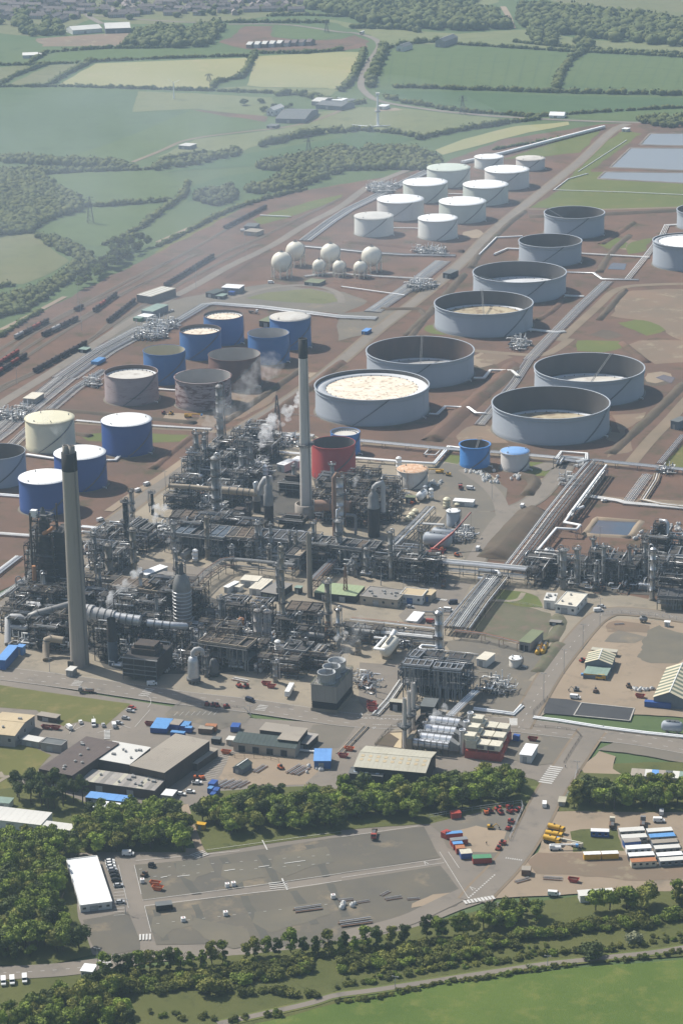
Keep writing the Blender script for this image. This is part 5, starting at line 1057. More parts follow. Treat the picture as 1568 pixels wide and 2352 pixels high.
duct(FA,[(635,985,17),(480,1030,16),(350,1062,15),(285,1090,14),(262,1120,8)],2.0,'insul','curved silver duct joining the front chimney from the left',ribs=5); duct(FA,[(230,1160,5),(215,1120,11),(180,1098,12),(110,1098,12),(78,1120,11),(75,1345,1)],1.9,'duct','grey arch shaped duct at the far left',legs=False); duct(FA,[(85,1185,8),(230,1200,8),(300,1165,9),(310,1140,9)],1.3,'duct','grey duct with elbow below the arch shaped one')
duct(FA,[(590,1312,9),(470,1295,9.5),(432,1312,9),(425,1345,7),(425,1490,1)],1.9,'pipe_buff','buff elbow duct left of the front chimney foot',legs=False,ribs=6); duct(FA,[(255,1000,12),(265,975,13),(350,985,13),(370,1010,12)],1.6,'duct','short arched grey duct at the left unit')
duct(FB,[(-10,1000,15),(180,1010,15),(380,1030,15)],1.4,'pipe_buff','buff duct with rusty stretch left of the thick pale column',ribs=8); duct(FB,[(465,1040,15),(620,1052,15),(785,1070,15)],2.3,'pipe_buff','thick buff duct right of the thick pale column',ribs=4); duct(FB,[(785,1070,15),(775,985,22),(790,975,22)],1.3,'silver','silver elbow at the end of the thick buff duct',legs=False); duct(FB,[(815,1080,14),(840,990,20),(870,945,24),(905,940,24),(905,1030,16)],2.2,'duct','arched grey duct over the tall dark heater',legs=False)
duct(FD,[(140,335,11),(300,330,11),(480,345,11)],3.6,'pipe_rust','huge rust brown duct leading right from the pale chimney base',ribs=6); duct(FD,[(350,620,2),(352,380,22),(375,365,22)],.9,'silver','upright silver pipe against the silver column',legs=False); duct(FD,[(430,420,13),(510,425,13),(522,440,12),(522,600,1)],.9,'pipe_grey','grey gooseneck pipe right of the silver column',legs=False)
duct(FD,[(330,620,2),(322,80,43),(345,48,45),(372,60,43)],1.3,'pipe_rust','tall rust brown pipe arching over the silver column',legs=False)
def bullet(f_,pa,pb,r,mat,label,z=None,name='horizontal_vessel',group=None):
 A,B=GZ(*f_(*pa),z or r+1.2),GZ(*f_(*pb),z or r+1.2); zc=z or r+1.2; L=(B-A).length; rz=math.atan2(B.y-A.y,B.x-A.x); t=T(name,label,'vessel',(A.x,A.y,.1),rz,group)
 m=MB(); n=14; pr=[(-r*.5,.02),(-r*.42,r*.5),(-r*.2,r*.86),(0,r),(L,r),(L+r*.2,r*.86),(L+r*.42,r*.5),(L+r*.5,.02)]; vs=[]; fs=[]
 for x,q in pr: vs+=[(x,q*math.cos(2*PI*i/n),zc+q*math.sin(2*PI*i/n)) for i in range(n)]
 for j in range(len(pr)-1): fs+=[(j*n+i,(j+1)*n+i,(j+1)*n+(i+1) % n,j*n+(i+1) % n) for i in range(n)]
 m.add(vs,fs,True); m.build('shell',M(mat),t)
 for q in (.2,.8): m=MB(); m.box(L*q-.5,-r*.8,0,L*q+.5,r*.8,zc-r*.55); m.build('saddle',M('concrete'),t)
 m=MB(); m.cyl(L*.35,0,zc+r*.9,zc+r+.7,.35,n=8); m.cyl(L*.65,0,zc+r*.9,zc+r+.7,.35,n=8); m.build('nozzle',M('steel_grey'),t)
 m=MB(); m.box(L*.1,-.6,zc+r+.5,L*.9,.6,zc+r+.6); m.beam((L*.1,-.6,zc+r+1.5),(L*.9,-.6,zc+r+1.5),.1); m.build('walkway',M('steel_grey'),t)
 return t
bullet(FD,(1170,635),(1375,655),4,'tank_grey','large grey horizontal tank lying nearest the red crane'); bullet(FD,(1240,585),(1410,602),3.4,'tank_grey','grey horizontal tank behind the large one by the red crane'); bullet(FF,(795,430),(868,338),3.3,'sphere_white','cream horizontal vessel with white pipes in front of the long front rack',z=6); bullet(FD,(1110,250),(1150,215),2.6,'roof_white','short white horizontal drum by the silos',z=4)
bullet(FE,(305,365),(370,370),2.2,'roof_white','white horizontal drum beside the zigzag white pipe'); bullet(r41,(1478,198),(1556,205),2.6,'tank_grey','grey horizontal tank lying on the bare ground at the right'); bullet(FC,(110,205),(175,165),1.8,'insul','silver horizontal drum beside the tan roadway'); bullet(FC,(215,200),(270,150),1.8,'insul','second silver horizontal drum beside the tan roadway'); bullet(FE,(1175,980),(1230,985),.1+1.2,'pipe_grey','small grey drum lying by the roadside')
for k in range(4): bullet(FE,(1395+k*62,832),(1400+k*62,800),2.4,'col_buff','round ended buff drum under the low cooler at the right edge',z=4.5,group='drums under the low cooler platform')
duct(FF,[(880,245,10),(850,300,8)],1.3,'roof_white','thick white elbow pipe on the cream vessel',legs=False); duct(FF,[(800,300,9),(700,405,8),(790,420,8)],.8,'roof_white','white looped pipe on the cream vessel',legs=False); duct(FF,[(690,305,8),(800,315,8)],.6,'roof_white','thin white pipe behind the cream vessel',legs=False); duct(FF,[(1250,420,14),(1130,415,14),(1110,395,14),(1130,375,14),(1260,385,14)],.6,'roof_white','white hairpin pipe at the blue grey structure',legs=False)
# open steelwork: made once per kind, then copied
RR=random.Random(21)
def proto_structure(L,W,H,lv,mats,label):
 t=T('steel_structure',label,'steel structure',(0,0,0)); fr,dk,vm,pm=mats
 mb=MB(); nx=max(1,round(L/5.5)); ny=max(1,round(W/5.5))
 for i in range(nx+1):
  for j in range(ny+1): mb.beam((L*i/nx-L/2,W*j/ny-W/2,0),(L*i/nx-L/2,W*j/ny-W/2,H*RR.choice((1,1,.8,1.1))),.38)
 for k in range(1,lv+1):
  z=H*k/lv
  for i in range(nx+1): mb.beam((L*i/nx-L/2,-W/2,z),(L*i/nx-L/2,W/2,z),.3,.45)
  for j in range(ny+1): mb.beam((-L/2,W*j/ny-W/2,z),(L/2,W*j/ny-W/2,z),.3,.45)
 for k in range(lv): mb.beam((-L/2,-W/2,H*k/lv),(-L/2+L/nx,-W/2,H*(k+1)/lv),.22); mb.beam((L/2,-W/2,H*k/lv),(L/2-L/nx,-W/2,H*(k+1)/lv),.22)
 mb.build('frame',M(fr),t)
 for k in range(1,lv+1):
  z=H*k/lv; mb=MB()
  for i in range(nx):
   for j in range(ny):
    if RR.random()<.55: mb.box(L*i/nx-L/2+.2,W*j/ny-W/2+.2,z+.2,L*(i+1)/nx-L/2-.2,W*(j+1)/ny-W/2-.2,z+.3)
  for a,c in (((-L/2,-W/2),(L/2,-W/2)),((L/2,-W/2),(L/2,W/2)),((L/2,W/2),(-L/2,W/2)),((-L/2,W/2),(-L/2,-W/2))):
   mb.beam((*a,z+1.3),(*c,z+1.3),.12); mb.beam((*a,z+.8),(*c,z+.8),.1)
  mb.build('deck',M(dk),t)
 for k in range(RR.choice((2,3))):
  z=H*RR.choice(range(lv))/lv; r=RR.uniform(.7,1.5); mb=MB()
  if RR.random()<.5:
   y=RR.uniform(-W/3,W/3); mb.tube([(-L/2.4,y,z+r+.6),(-L/2.4+RR.uniform(3,L*.7),y,z+r+.6)],r,10)
  else: x,y=RR.uniform(-L/3,L/3),RR.uniform(-W/3,W/3); mb.lathe([(r*.7,z+.5),(r,z+1),(r,z+H*.45),(r*.5,z+H*.45+r*.6),(.05,z+H*.45+r*.7)],12,x,y)
  mb.build('vessel',M(RR.choice(vm)),t)
 for pmn in pm:
  mb=MB()
  for k in range(12):
   z=H*RR.choice(range(lv+1))/lv+RR.uniform(.3,1.6); r=RR.choice((.12,.16,.2,.28,.4))
   x,y=RR.uniform(-L/2,L/2),RR.uniform(-W/2-.8,W/2)
   if RR.random()<.5: mb.tube([(-L/2-RR.uniform(0,2.5),y,z),(x,y,z),(x,y,max(.3,z-RR.uniform(1.5,H*.6)))],r,5)
   else: mb.tube([(x,-W/2-RR.uniform(0,2.5),z),(x,y,z),(x,y,max(.3,z-RR.uniform(1,H*.5)))],r,5)
  mb.build('pipework',M(pmn),t,kind='stuff')
 return t
def proto_exchangers(n,mat,label):
 t=T('heat_exchanger',label,'heat exchanger',(0,0,0));
 for k in range(n):
  mb=MB(); y=(k % 2)*2.6-1.3; z=1.6+(k//2)*2.3; mb.tube([(-3.6,y,z),(3.2,y,z)],.85,10); mb.tube([(3.2,y,z),(3.5,y,z)],1.1,10); mb.tube([(3.5,y,z),(4.6,y,z)],.8,10); mb.build('shell',M(mat if k % 3 else 'silver_bright'),t)
 mb=MB()
 for x in (-2.4,2): mb.box(x-.3,-2.2,0,x+.3,2.2,.9); mb.beam((x,-2.4,0),(x,-2.4,1.2+n),.25); mb.beam((x,2.4,0),(x,2.4,1.2+n),.25)
 mb.build('support',M('concrete'),t)
 mb=MB()
 for k in range(n): y=(k % 2)*2.6-1.3; z=2.4+(k//2)*2.3; mb.tube([(2.6-k*.4,y,z),(2.6-k*.4,y,z+1.4),(2.6-k*.4,-4.5,z+1.4)],.28,6); mb.tube([(-2.6,y,z),(-2.6,y,z+.9),(-5.5,y,z+.9)],.25,6)
 mb.build('pipework',M('pipe_white'),t,kind='stuff'); return t
def proto_manifold(mat,label):
 t=T('pipe_manifold',label,'pipework',(0,0,0))
 for m_ in (mat,'pipe_grey','silver_bright'):
  mb=MB()
  for k in range(9):
   x,y,z=RR.uniform(-5,5),RR.uniform(-4,4),RR.uniform(.6,4.5); r=RR.choice((.16,.22,.3,.45))
   pts=[Vector((x,y,z))]
   for s in range(RR.choice((2,3,4))):
    ax=RR.choice((0,1,2)) if s else RR.choice((0,1)); d=Vector((0,0,0)); d[ax]=RR.choice((-1,1))*RR.uniform(1.5,5); q=pts[-1]+d; q.z=max(.4,q.z); pts.append(q)
   mb.tube(pts,r,6)
  mb.build('pipework',M(m_),t,kind='stuff')
 mb=MB()
 for k in range(7): x,y=RR.uniform(-5,5),RR.uniform(-4,4); mb.cyl(x,y,.2,RR.uniform(1,2.2),RR.uniform(.3,.6),n=8); mb.box(x+.6,y-.4,0,x+1.9,y+.4,1)
 mb.build('pumps',M('steel_blue'),t,kind='stuff')
 mb=MB()
 for k in range(6): x,y=RR.uniform(-5,5),RR.uniform(-4,4); mb.beam((x,y,0),(x,y,4),.25); mb.beam((x,y,4),(x+RR.uniform(2,4),y,4),.25)
 mb.build('supports',M('steel_dark'),t,kind='stuff'); return t
BR=('steel_brown','grating',('col_grey','steel_brown','insul','pipe_rust'),('pipe_grey','pipe_buff')); DK=('steel_dark','grating',('col_grey','insul','steel_grey','furnace_dark'),('pipe_grey','silver')); BL=('steel_blue','steel_dark',('silver','col_grey','steel_grey'),('pipe_grey','silver')); GR=('steel_grey','grating',('insul','tank_grey','col_grey'),('silver','pipe_white'))
S_={}
for key,args in dict(b1=(16,10,13,3,BR),b2=(11,11,19,4,BR),b3=(22,8,9,2,BR),d1=(15,10,12,3,DK),d2=(10,10,21,5,DK),d3=(20,9,8,2,DK),g1=(17,9,11,3,GR),g2=(9,9,17,4,GR),l1=(18,12,18,4,BL),l2=(26,9,7,2,BL)).items():
 S_[key]=[proto_structure(*args,'x'),False]
S_['x1']=[proto_exchangers(4,'insul','x'),False]; S_['x2']=[proto_exchangers(2,'silver','x'),False]; S_['x3']=[proto_exchangers(6,'col_grey','x'),False]
S_['m1']=[proto_manifold('pipe_white','x'),False]; S_['m2']=[proto_manifold('pipe_rust','x'),False]; S_['m3']=[proto_manifold('pipe_buff','x'),False]
KIND=dict(b='brown steel structure',d='dark steel structure',g='grey steel structure',l='blue grey steel structure',x='silver heat exchangers',m='low pipework and pumps')
def place(key,p,rz,label,group):
 s=S_[key]
 if not s[1]: o=s[0]; s[1]=True; o.location=(p.x,p.y,.1); o.rotation_euler=(0,0,rz); o['label']=label; o['group']=group; return o
 return dup(s[0],(p.x,p.y,.1),rz,label,group,(1,1,random.uniform(.95,1.4) if key[0] in 'bdg' else 1))
KEEP=[(GZ(*f_(x,y)),q) for f_,x,y,q in ((FC,118,900,17),(FC,215,1400,14),(FC,400,1335,10),(I,185,1534,14),(FA,1290,1690,20),(FA,1045,1560,9),(FC,850,1005,12),(FC,700,910,9),(FD,690,640,12),(FB,905,1395,10),(FB,424,1392,9),(FF,300,900,22),(FC,480,1050,16),(FC,1150,1090,12),(FC,1190,720,12),(FA,1320,880,22),(FC,720,470,16))]
def fill(poly,keys,sp,where,seed=0,tall=None):
 rr=random.Random(seed); P=[GZ(*p) for p in poly]; a=[(p.dot(U),p.dot(V)) for p in P]; us,vs=[q[0] for q in a],[q[1] for q in a]
 def inside(u,v):
  c=False; n=len(a)
  for i in range(n):
   (x0,y0),(x1,y1)=a[i],a[(i+1) % n]
   if (y0>v) != (y1>v) and u<(x1-x0)*(v-y0)/(y1-y0)+x0: c=not c
  return c
 v=min(vs); cnt=0
 while v<max(vs):
  u=min(us)+rr.uniform(0,sp)
  while u<max(us):
   if inside(u,v):
    p=U*(u+rr.uniform(-1.5,1.5))+V*(v+rr.uniform(-1.5,1.5)); k=rr.choice(keys)
    if any((p-c_).length<q_ for c_,q_ in KEEP): k='m1' if rr.random()<.5 else 'x2'
    place(k,p,SA+(PI/2 if rr.random()<.25 else 0)+rr.choice((0,PI)),KIND[k[0]]+' '+where,KIND[k[0]]+' '+where); cnt+=1
   u+=sp*rr.uniform(.85,1.2)
  v+=sp*.82
 return cnt
n_=0
n_+=fill(I((395,1175),(405,1120),(440,1080),(500,1050),(560,1030),(600,1040),(590,1100),(570,1140),(560,1175)),['d1','g1','g2','x1','m1','m2','d3'],13,'in the back unit below the tallest column',1)
n_+=fill(I((560,1040),(620,1040),(625,1090),(580,1095)),['g1','m1','x1','d3'],12,'behind the buff duct',2)
n_+=fill(I((350,1215),(500,1225),(800,1262),(900,1275),(890,1300),(700,1290),(500,1270),(345,1250)),['d3','x1','m1','d1','m2','x2'],12,'under the long row of coolers',3)
n_+=fill(I((480,1265),(700,1285),(900,1305),(1000,1322),(985,1345),(860,1335),(600,1295),(480,1285)),['d3','x3','m1','g1','m2','x2','d1'],11,'between the long cooler row and the tan roadway',4)
n_+=fill(I((210,1352),(300,1368),(400,1392),(490,1410),(600,1435),(700,1452),(750,1475),(740,1500),(640,1530),(560,1520),(440,1490),(330,1480),(250,1450),(205,1400)),['b1','b2','d1','d3','b3','m2','x1','m3','d1'],13,'in the front unit right of the front chimney',5)
n_+=fill(I((215,1460),(330,1480),(440,1510),(430,1545),(330,1555),(240,1530)),['d1','d2','d3','m2','m1'],12,'beside the dark box furnace',6)
n_+=fill(I((470,1490),(600,1525),(740,1525),(735,1545),(640,1560),(560,1555),(450,1530)),['b3','x1','m1','x2','b1'],12,'at the edge of the front yard',7)
n_+=fill(I((30,1425),(60,1395),(100,1380),(158,1385),(165,1500),(120,1505),(40,1480)),['d1','d3','m2','m1','b1'],12,'left of the front chimney',8)
n_+=fill(I((70,1340),(110,1310),(155,1310),(155,1400),(80,1395)),['d1','d2','b2','m2'],12,'at the foot of the dark cracker tower',9)
n_+=fill(I((205,1265),(260,1235),(330,1225),(335,1245),(300,1290),(260,1320),(205,1320)),['d3','m1','g1','x1','m2'],13,'among the columns right of the front chimney',10)
n_+=fill(I((725,1110),(800,1110),(900,1120),(920,1150),(900,1185),(860,1215),(740,1200)),['b1','d1','m2','m1','x1','d3','b3'],12,'around the cylindrical heater',11)
n_+=fill(I((720,1095),(820,1100),(910,1120),(900,1130),(760,1115)),['m1','m2','x2'],10,'in front of the red tank',12)
n_+=fill(I((1270,1300),(1330,1305),(1420,1320),(1568,1325),(1640,1330),(1640,1380),(1500,1375),(1420,1360),(1330,1352),(1250,1335)),['d1','g1','d3','m1','x1','g2','m2'],13,'in the right hand unit',13)
n_+=fill(I((1215,1300),(1270,1295),(1275,1345),(1225,1350)),['g1','d1','d3'],13,'left of the column with crowded top',14)
n_+=fill(I((1480,1255),(1640,1270),(1640,1320),(1490,1310)),['g1','d1','m1','d3'],13,'at the right edge behind the silver column',15)
n_+=fill(FF((960,620),(1200,610),(1500,640),(1510,800),(1380,870),(1250,850),(1160,820),(1000,760)),['l1','l2','m1','x2','l2'],12,'below the blue grey cooler deck',16)
n_+=fill(FF((440,300),(700,250),(1000,300),(1200,340),(1060,400),(900,370),(600,380),(450,400)),['b3','m3','m1','x2'],13,'along the long front rack',17)
n_+=fill(FF((570,640),(690,660),(640,760),(560,800)),['m1','m2'],7,'behind the cooling tower',18)
n_+=fill(r41((660,20),(750,30),(770,60),(680,70)),['m1','m3'],8,'at the pipe end on the gravel by the turbines',19)
n_+=fill(r31((360,130),(480,100),(600,110),(570,140),(380,170)),['m1','x2'],12,'beside the grey horizontal tanks',20)
n_+=fill(r20((380,185),(470,185),(480,210),(400,220)),['m1'],9,'where the white bundle passes the mauve tank',21); n_+=fill(r11((130,80),(240,75),(230,105),(140,110)),['m1'],8,'on the white pipes left of the sage tank',22)
n_+=fill(r20((0,330),(120,325),(110,370),(0,375)),['m1','m1','x2'],11,'at the left edge before the cream tank',23); n_+=fill(r20((1140,430),(1370,440),(1380,500),(1200,500)),['m1','g1','m2','x2'],13,'left of the pale chimney',24); n_+=fill(r10((700,705),(840,715),(760,784),(600,784)),['m1'],11,'beside the blue tanks and the white bundle',25)
n_+=fill(r21((1010,645),(1060,645),(1060,690),(1020,690)),['m1'],8,'left of the long rack',26); n_+=fill(r11((320,530),(420,525),(430,545),(330,560)),['m1'],9,'on the slanting bundle by the spheres',27); n_+=fill(r21((770,15),(850,5),(860,45),(790,50)),['m1'],9,'between the dark tank and the bundle',28); n_+=fill(r21((1470,600),(1520,605),(1500,640)),['m1'],9,'at the right edge of the bundles',29); n_+=fill(r11((320,370),(500,380),(480,400),(330,390)),['m1'],10,'at the end of the sphere pipes',30)
for k,s in S_.items():
 if not s[1]:
  def rm(o):
   for ch in list(o.children): rm(ch)
   bpy.data.objects.remove(o)
  rm(s[0])
SLIM=[o for o in list(COL.objects) if o.name.startswith('column') and 'slim' in o.get('label','') or 'slender grey' in o.get('label','')]
rs=random.Random(12)
for poly,where,n in ((I((400,1130),(500,1060),(600,1050),(680,1100),(690,1170),(420,1175)),'in the back unit below the tallest column',9),(I((210,1260),(330,1235),(480,1275),(880,1300),(860,1330),(480,1290),(300,1290)),'in front of the long row of coolers',11),(I((215,1370),(400,1400),(600,1440),(740,1480),(730,1530),(560,1530),(330,1500),(215,1450)),'in the front unit',13),(I((725,1110),(920,1125),(890,1200),(740,1200)),'around the cylindrical heater',7),(I((1270,1300),(1568,1325),(1568,1375),(1270,1345)),'in the right hand unit',7),(I((40,1420),(150,1330),(155,1490)),'left of the front chimney',4)):
 Q=[GZ(*q) for q in poly]
 for k in range(n):
  a,c,d=rs.sample(Q,3); e=[rs.random()+.1 for _ in range(3)]; s_=sum(e); g=(a*e[0]+c*e[1]+d*e[2])/s_; o=rs.choice(SLIM)
  if all((g-c_).length>q_*.7 for c_,q_ in KEEP): dup(o,(g.x,g.y,.15),rs.uniform(0,6),'slim steel column among the steelwork '+where,'slim steel columns '+where,(.9,.9,rs.uniform(.8,1.25)))
print('structures placed',n_)
# cooling tower
A_,B_=GZ(*FF(118,985)),GZ(*FF(350,1012)); ux=(B_-A_); L=ux.length; rz=math.atan2(ux.y,ux.x); X,Y=FF(118,985); h=HT(X,Y,FF(0,738)[1]); W=L*1.95
t=T('cooling_tower','grey slatted cooling tower with three round fan stacks on its roof','cooling tower',(A_.x,A_.y,.2),rz)
mb=MB(); mb.box(-.3,-.3,0,L+.3,W+.3,h*.14); mb.build('basin',M('concrete'),t)
mb=MB(); mb.box(0.3,.3,h*.14,L-.3,W-.3,h*.4); mb.build('louvres',M('louvre'),t)
for k in range(4): mb=MB(); z=h*(.16+k*.06); mb.box(-.05,-.05,z,L+.05,.2,z+.3); mb.box(L-.2,.2,z,L+.05,W,z+.3); mb.build('slat',M('wall_dark'),t)
nb=11
for i in range(nb): mb=MB(); mb.box(L*i/nb+.04,-.12-.05*(i % 2),h*.4,L*(i+1)/nb-.04,.25,h); mb.build('panel',M('tower_slat'),t)
for i in range(20): mb=MB(); mb.box(L-.25,W*i/20+.04,h*.4,L+.1+.05*(i % 2),W*(i+1)/20-.04,h); mb.build('panel',M('tower_slat'),t)
mb=MB(); mb.box(0.1,.3,h*.38,L-.3,W,h-.02); mb.build('core',M('tower_slat'),t)
mb=MB(); mb.box(-.3,-.4,h,L+.3,W+.4,h+.25); mb.build('roof_deck',M('roof_felt'),t)
mb=MB()
for a,c in (((0,0),(L,0)),((L,0),(L,W)),((L,W),(0,W)),((0,W),(0,0))):
 for zz in (.7,1.3): mb.beam((*a,h+zz),(*c,h+zz),.12)
for i in range(11): mb.beam((L*i/10,0,h),(L*i/10,0,h+1.3),.12); mb.beam((L,W*i/10,h),(L,W*i/10,h+1.3),.12); mb.beam((0,W*i/10,h),(0,W*i/10,h+1.3),.12)
mb.build('handrail',M('roof_olive'),t)
for k in range(3):
 cy=W*(.18+.31*k); r=L*.33; mb=MB(); mb.lathe([(r*1.06,h+.2),(r*.96,h+1.5),(r*.95,h+3),(r*1.02,h+5.4),(r*1.05,h+5.5),(r*1.05,h+5.8),(r*.97,h+5.8),(r*.88,h+3),(r*.88,h+1)],36,L*.5,cy); mb.disc(r*.88,h+1,36,L*.5,cy); fs=mb.build('fan_stack',M('fan_cone'),t)
 mb=MB(); mb.cyl(L*.5,cy,h+1.1,h+2.2,r*.16,n=10)
 for i in range(6): a=i*PI/3; mb.beam((L*.5,cy,h+2),(L*.5+r*.84*math.cos(a),cy+r*.84*math.sin(a),h+2.1),.9,.12)
 mb.build('fan',M('steel_dark'),fs)
 mb=MB()
 for i in range(24): a=i*PI/12; mb.beam((L*.5+r*1.0*math.cos(a),cy+r*1.0*math.sin(a),h+.3),(L*.5+r*1.07*math.cos(a),cy+r*1.07*math.sin(a),h+5.4),.16)
 mb.build('ribs',M('steel_pale'),fs)
# buildings
def bld(f_,pa,pb,pc,h,wall,roof,label,kind='flat',rise=1.5,name='building',cat='building',doors=1,wins=0,sky=0,stripes=None,vents=0,ribs=0,skyc='window_pale',doorc='door_grey',group=None,ov=.35,panels=0):
 o,rz,L,W=rect3(f_(*pa),f_(*pb),f_(*pc),h); t=T(name,label,cat,o,rz,group); rr=random.Random(int(L*10+W*100))
 mb=MB(); mb.add([(0,0,0),(L,0,0),(L,W,0),(0,W,0),(0,0,h),(L,0,h),(L,W,h),(0,W,h)],[(0,1,5,4),(1,2,6,5),(2,3,7,6),(3,0,4,7)])
 if kind=='gable': mb.add([(0,0,h),(0,W,h),(0,W/2,h+rise)],[(1,0,2)]); mb.add([(L,0,h),(L,W,h),(L,W/2,h+rise)],[(0,1,2)])
 if kind=='ygable': mb.add([(0,0,h),(L,0,h),(L/2,0,h+rise)],[(0,1,2)]); mb.add([(0,W,h),(L,W,h),(L/2,W,h+rise)],[(1,0,2)])
 mb.build('wall',M(wall),t)
 def slab(P,nm,mat,th=.14,par=t):                 # a sloping sheet with thickness
  m=MB(); n=len(P); m.add([(x,y,z) for x,y,z in P]+[(x,y,z-th) for x,y,z in P],[tuple(range(n)),tuple(range(2*n-1,n-1,-1))]+[(i,n+i,n+(i+1) % n,(i+1) % n) for i in range(n)]); return m.build(nm,M(mat),par)
 e=ov; z=h+.16; kk=rise/(W/2) if kind=='gable' else rise/(L/2) if kind=='ygable' else 0
 roofs=[]
 if kind=='flat':
  if panels>1:
   for i in range(panels): slab([(L*i/panels+.03,-e,z),(L*(i+1)/panels-.03,-e,z),(L*(i+1)/panels-.03,W+e,z),(L*i/panels+.03,W+e,z)],'roof_panel',roof if not stripes else stripes[i % len(stripes)])
  else: slab([(-e,-e,z),(L+e,-e,z),(L+e,W+e,z),(-e,W+e,z)],'roof',roof)
 elif kind=='mono': slab([(-e,-e,z),(L+e,-e,z),(L+e,W+e,z+rise),(-e,W+e,z+rise)],'roof',roof); mb=MB(); mb.add([(0,W,h),(L,W,h),(L,W,h+rise),(0,W,h+rise),(0,0,h),(L,0,h)],[(0,1,2,3),(4,0,3),(5,2,1)]); mb.build('upper_wall',M(wall),t)
 elif kind=='gable':
  n=panels or 1
  for i in range(n):
   x0=-e if i==0 else L*i/n+.02; x1=L+e if i==n-1 else L*(i+1)/n-.02; mt=stripes[i % len(stripes)] if stripes else roof
   slab([(x0,-e,z-e*kk),(x1,-e,z-e*kk),(x1,W/2,z+rise),(x0,W/2,z+rise)],'roof_panel' if n>1 else 'roof',mt); slab([(x0,W/2,z+rise),(x1,W/2,z+rise),(x1,W+e,z-e*kk),(x0,W+e,z-e*kk)],'roof_panel' if n>1 else 'roof',mt)
  mb=MB(); mb.box(-e,W/2-.25,z+rise-.05,L+e,W/2+.25,z+rise+.1); mb.build('ridge',M(roof),t)
 elif kind=='ygable':
  n=panels or 1
  for i in range(n):
   y0=-e if i==0 else W*i/n+.02; y1=W+e if i==n-1 else W*(i+1)/n-.02; mt=stripes[i % len(stripes)] if stripes else roof
   slab([(-e,y0,z-e*kk),(L/2,y0,z+rise),(L/2,y1,z+rise),(-e,y1,z-e*kk)],'roof_panel' if n>1 else 'roof',mt); slab([(L/2,y0,z+rise),(L+e,y0,z-e*kk),(L+e,y1,z-e*kk),(L/2,y1,z+rise)],'roof_panel' if n>1 else 'roof',mt)
  mb=MB(); mb.box(L/2-.25,-e,z+rise-.05,L/2+.25,W+e,z+rise+.1); mb.build('ridge',M('wall_white'),t)
 zt=lambda x,y: z+(rise*(1-abs(y-W/2)/(W/2)) if kind=='gable' else rise*(1-abs(x-L/2)/(L/2)) if kind=='ygable' else rise*y/W if kind=='mono' else 0)
 if kind=='flat' and ov<.3:
  mb=MB()
  for a,c in (((0,0),(L,0)),((L,0),(L,W)),((L,W),(0,W)),((0,W),(0,0))): mb.beam((*a,z+.1),(*c,z+.1),.35,.45)
  mb.build('parapet',M(wall),t)
 if ribs:
  mb=MB(); n=int(L/ribs)
  for i in range(1,n):
   x=L*i/n
   if kind=='gable': mb.beam((x,0,zt(x,0)+.02),(x,W/2,zt(x,W/2)+.02),.12,.1); mb.beam((x,W/2,zt(x,W/2)+.02),(x,W,zt(x,W)+.02),.12,.1)
   else: mb.beam((x,-e,zt(x,0)+.02),(x,W+e,zt(x,W)+.02),.12,.1)
  mb.build('roof_seams',M(roof),t,kind='stuff')
 for i in range(doors):
  w=min(3.2,L*.3); x=L*(i+.6)/(doors+.4)-w/2; hd=min(h*.75,3.6); mb=MB(); mb.box(x,-.08,.05,x+w,.0-.005,hd); d=mb.build('door',M(doorc),t)
  mb=MB(); mb.box(x-.15,-.12,.05,x-.01,-.01,hd+.15); mb.box(x+w+.01,-.12,.05,x+w+.15,-.01,hd+.15); mb.box(x-.01,-.12,hd+.01,x+w+.01,-.01,hd+.15); mb.build('door_frame',M('steel_pale'),t)
 for i in range(wins):
  for side in (0,1):
   if side and W<6: continue
   n=wins; mb=MB(); x=(L if not side else W)*(i+.5)/n; z0,z1=h*.45,h*.72
   if not side: mb.box(x-.7,-.07,z0,x+.7,-.01,z1); q=MB().box(x-.8,-.12,z0-.12,x+.8,-.008,z0-.01)
   else: mb.box(L+.01,x-.7,z0,L+.07,x+.7,z1); q=MB().box(L+.008,x-.8,z0-.12,L+.12,x+.8,z0-.01)
   wo=mb.build('window',M('glass'),t); q.build('sill',M('wall_white'),wo)
 for i in range(sky):
  for row in range(2 if sky>3 else 1):
   x=L*(i+.5)/sky; y=W*(.25 if row==0 else .38); w=min(1.6,L/sky*.5); q=[(x-w/2,y-.9),(x+w/2,y-.9),(x+w/2,y+.9),(x-w/2,y+.9)]; slab([(a,c,zt(a,c)+.09) for a,c in q],'skylight',skyc,.08)
 for i in range(vents):
  x,y=L*rr.uniform(.12,.9),W*rr.uniform(.1,.9); mb=MB(); zz=zt(x,y)
  if rr.random()<.6: mb.cyl(x,y,zz,zz+.7,.55,n=10); mb.cyl(x,y,zz+.7,zz+1.0,.8,.3,n=10)
  else: mb.box(x-.9,y-.6,zz,x+.9,y+.6,zz+.9)
  mb.build('roof_vent',M('steel_pale'),t)
 return t
bld(r40,(180,395),(335,428),(340,238),9,'wall_brown','roof_brown','large hall with dark brown flat roof dotted with vents, left part of the workshop block',vents=9,doors=1,panels=12,ov=.5)
bld(r40,(423,347),(595,377),(500,267),8.2,'wall_brown','roof_palegrey','middle hall of the workshop block with pale grey roof',vents=7,doors=0,panels=1)
bld(r40,(597,380),(758,415),(748,225),9.2,'wall_brown','roof_taupe','hall with wide taupe sheet roof, right part of the workshop block',doors=1,panels=14,ov=.5)
bld(r40,(370,450),(712,497),(440,402),5.2,'wall_brown','roof_mixed','low front wing of the workshop block with blotched grey and cream roof sheets',vents=10,doors=2,panels=16,stripes=('roof_mixed','roof_mixed','roof_beige','roof_mixed','roof_felt'))
bld(r40,(850,362),(905,374),(902,285),4.2,'wall_brown','roof_taupe','narrow lean-to on the right side of the taupe roofed hall',doors=1)
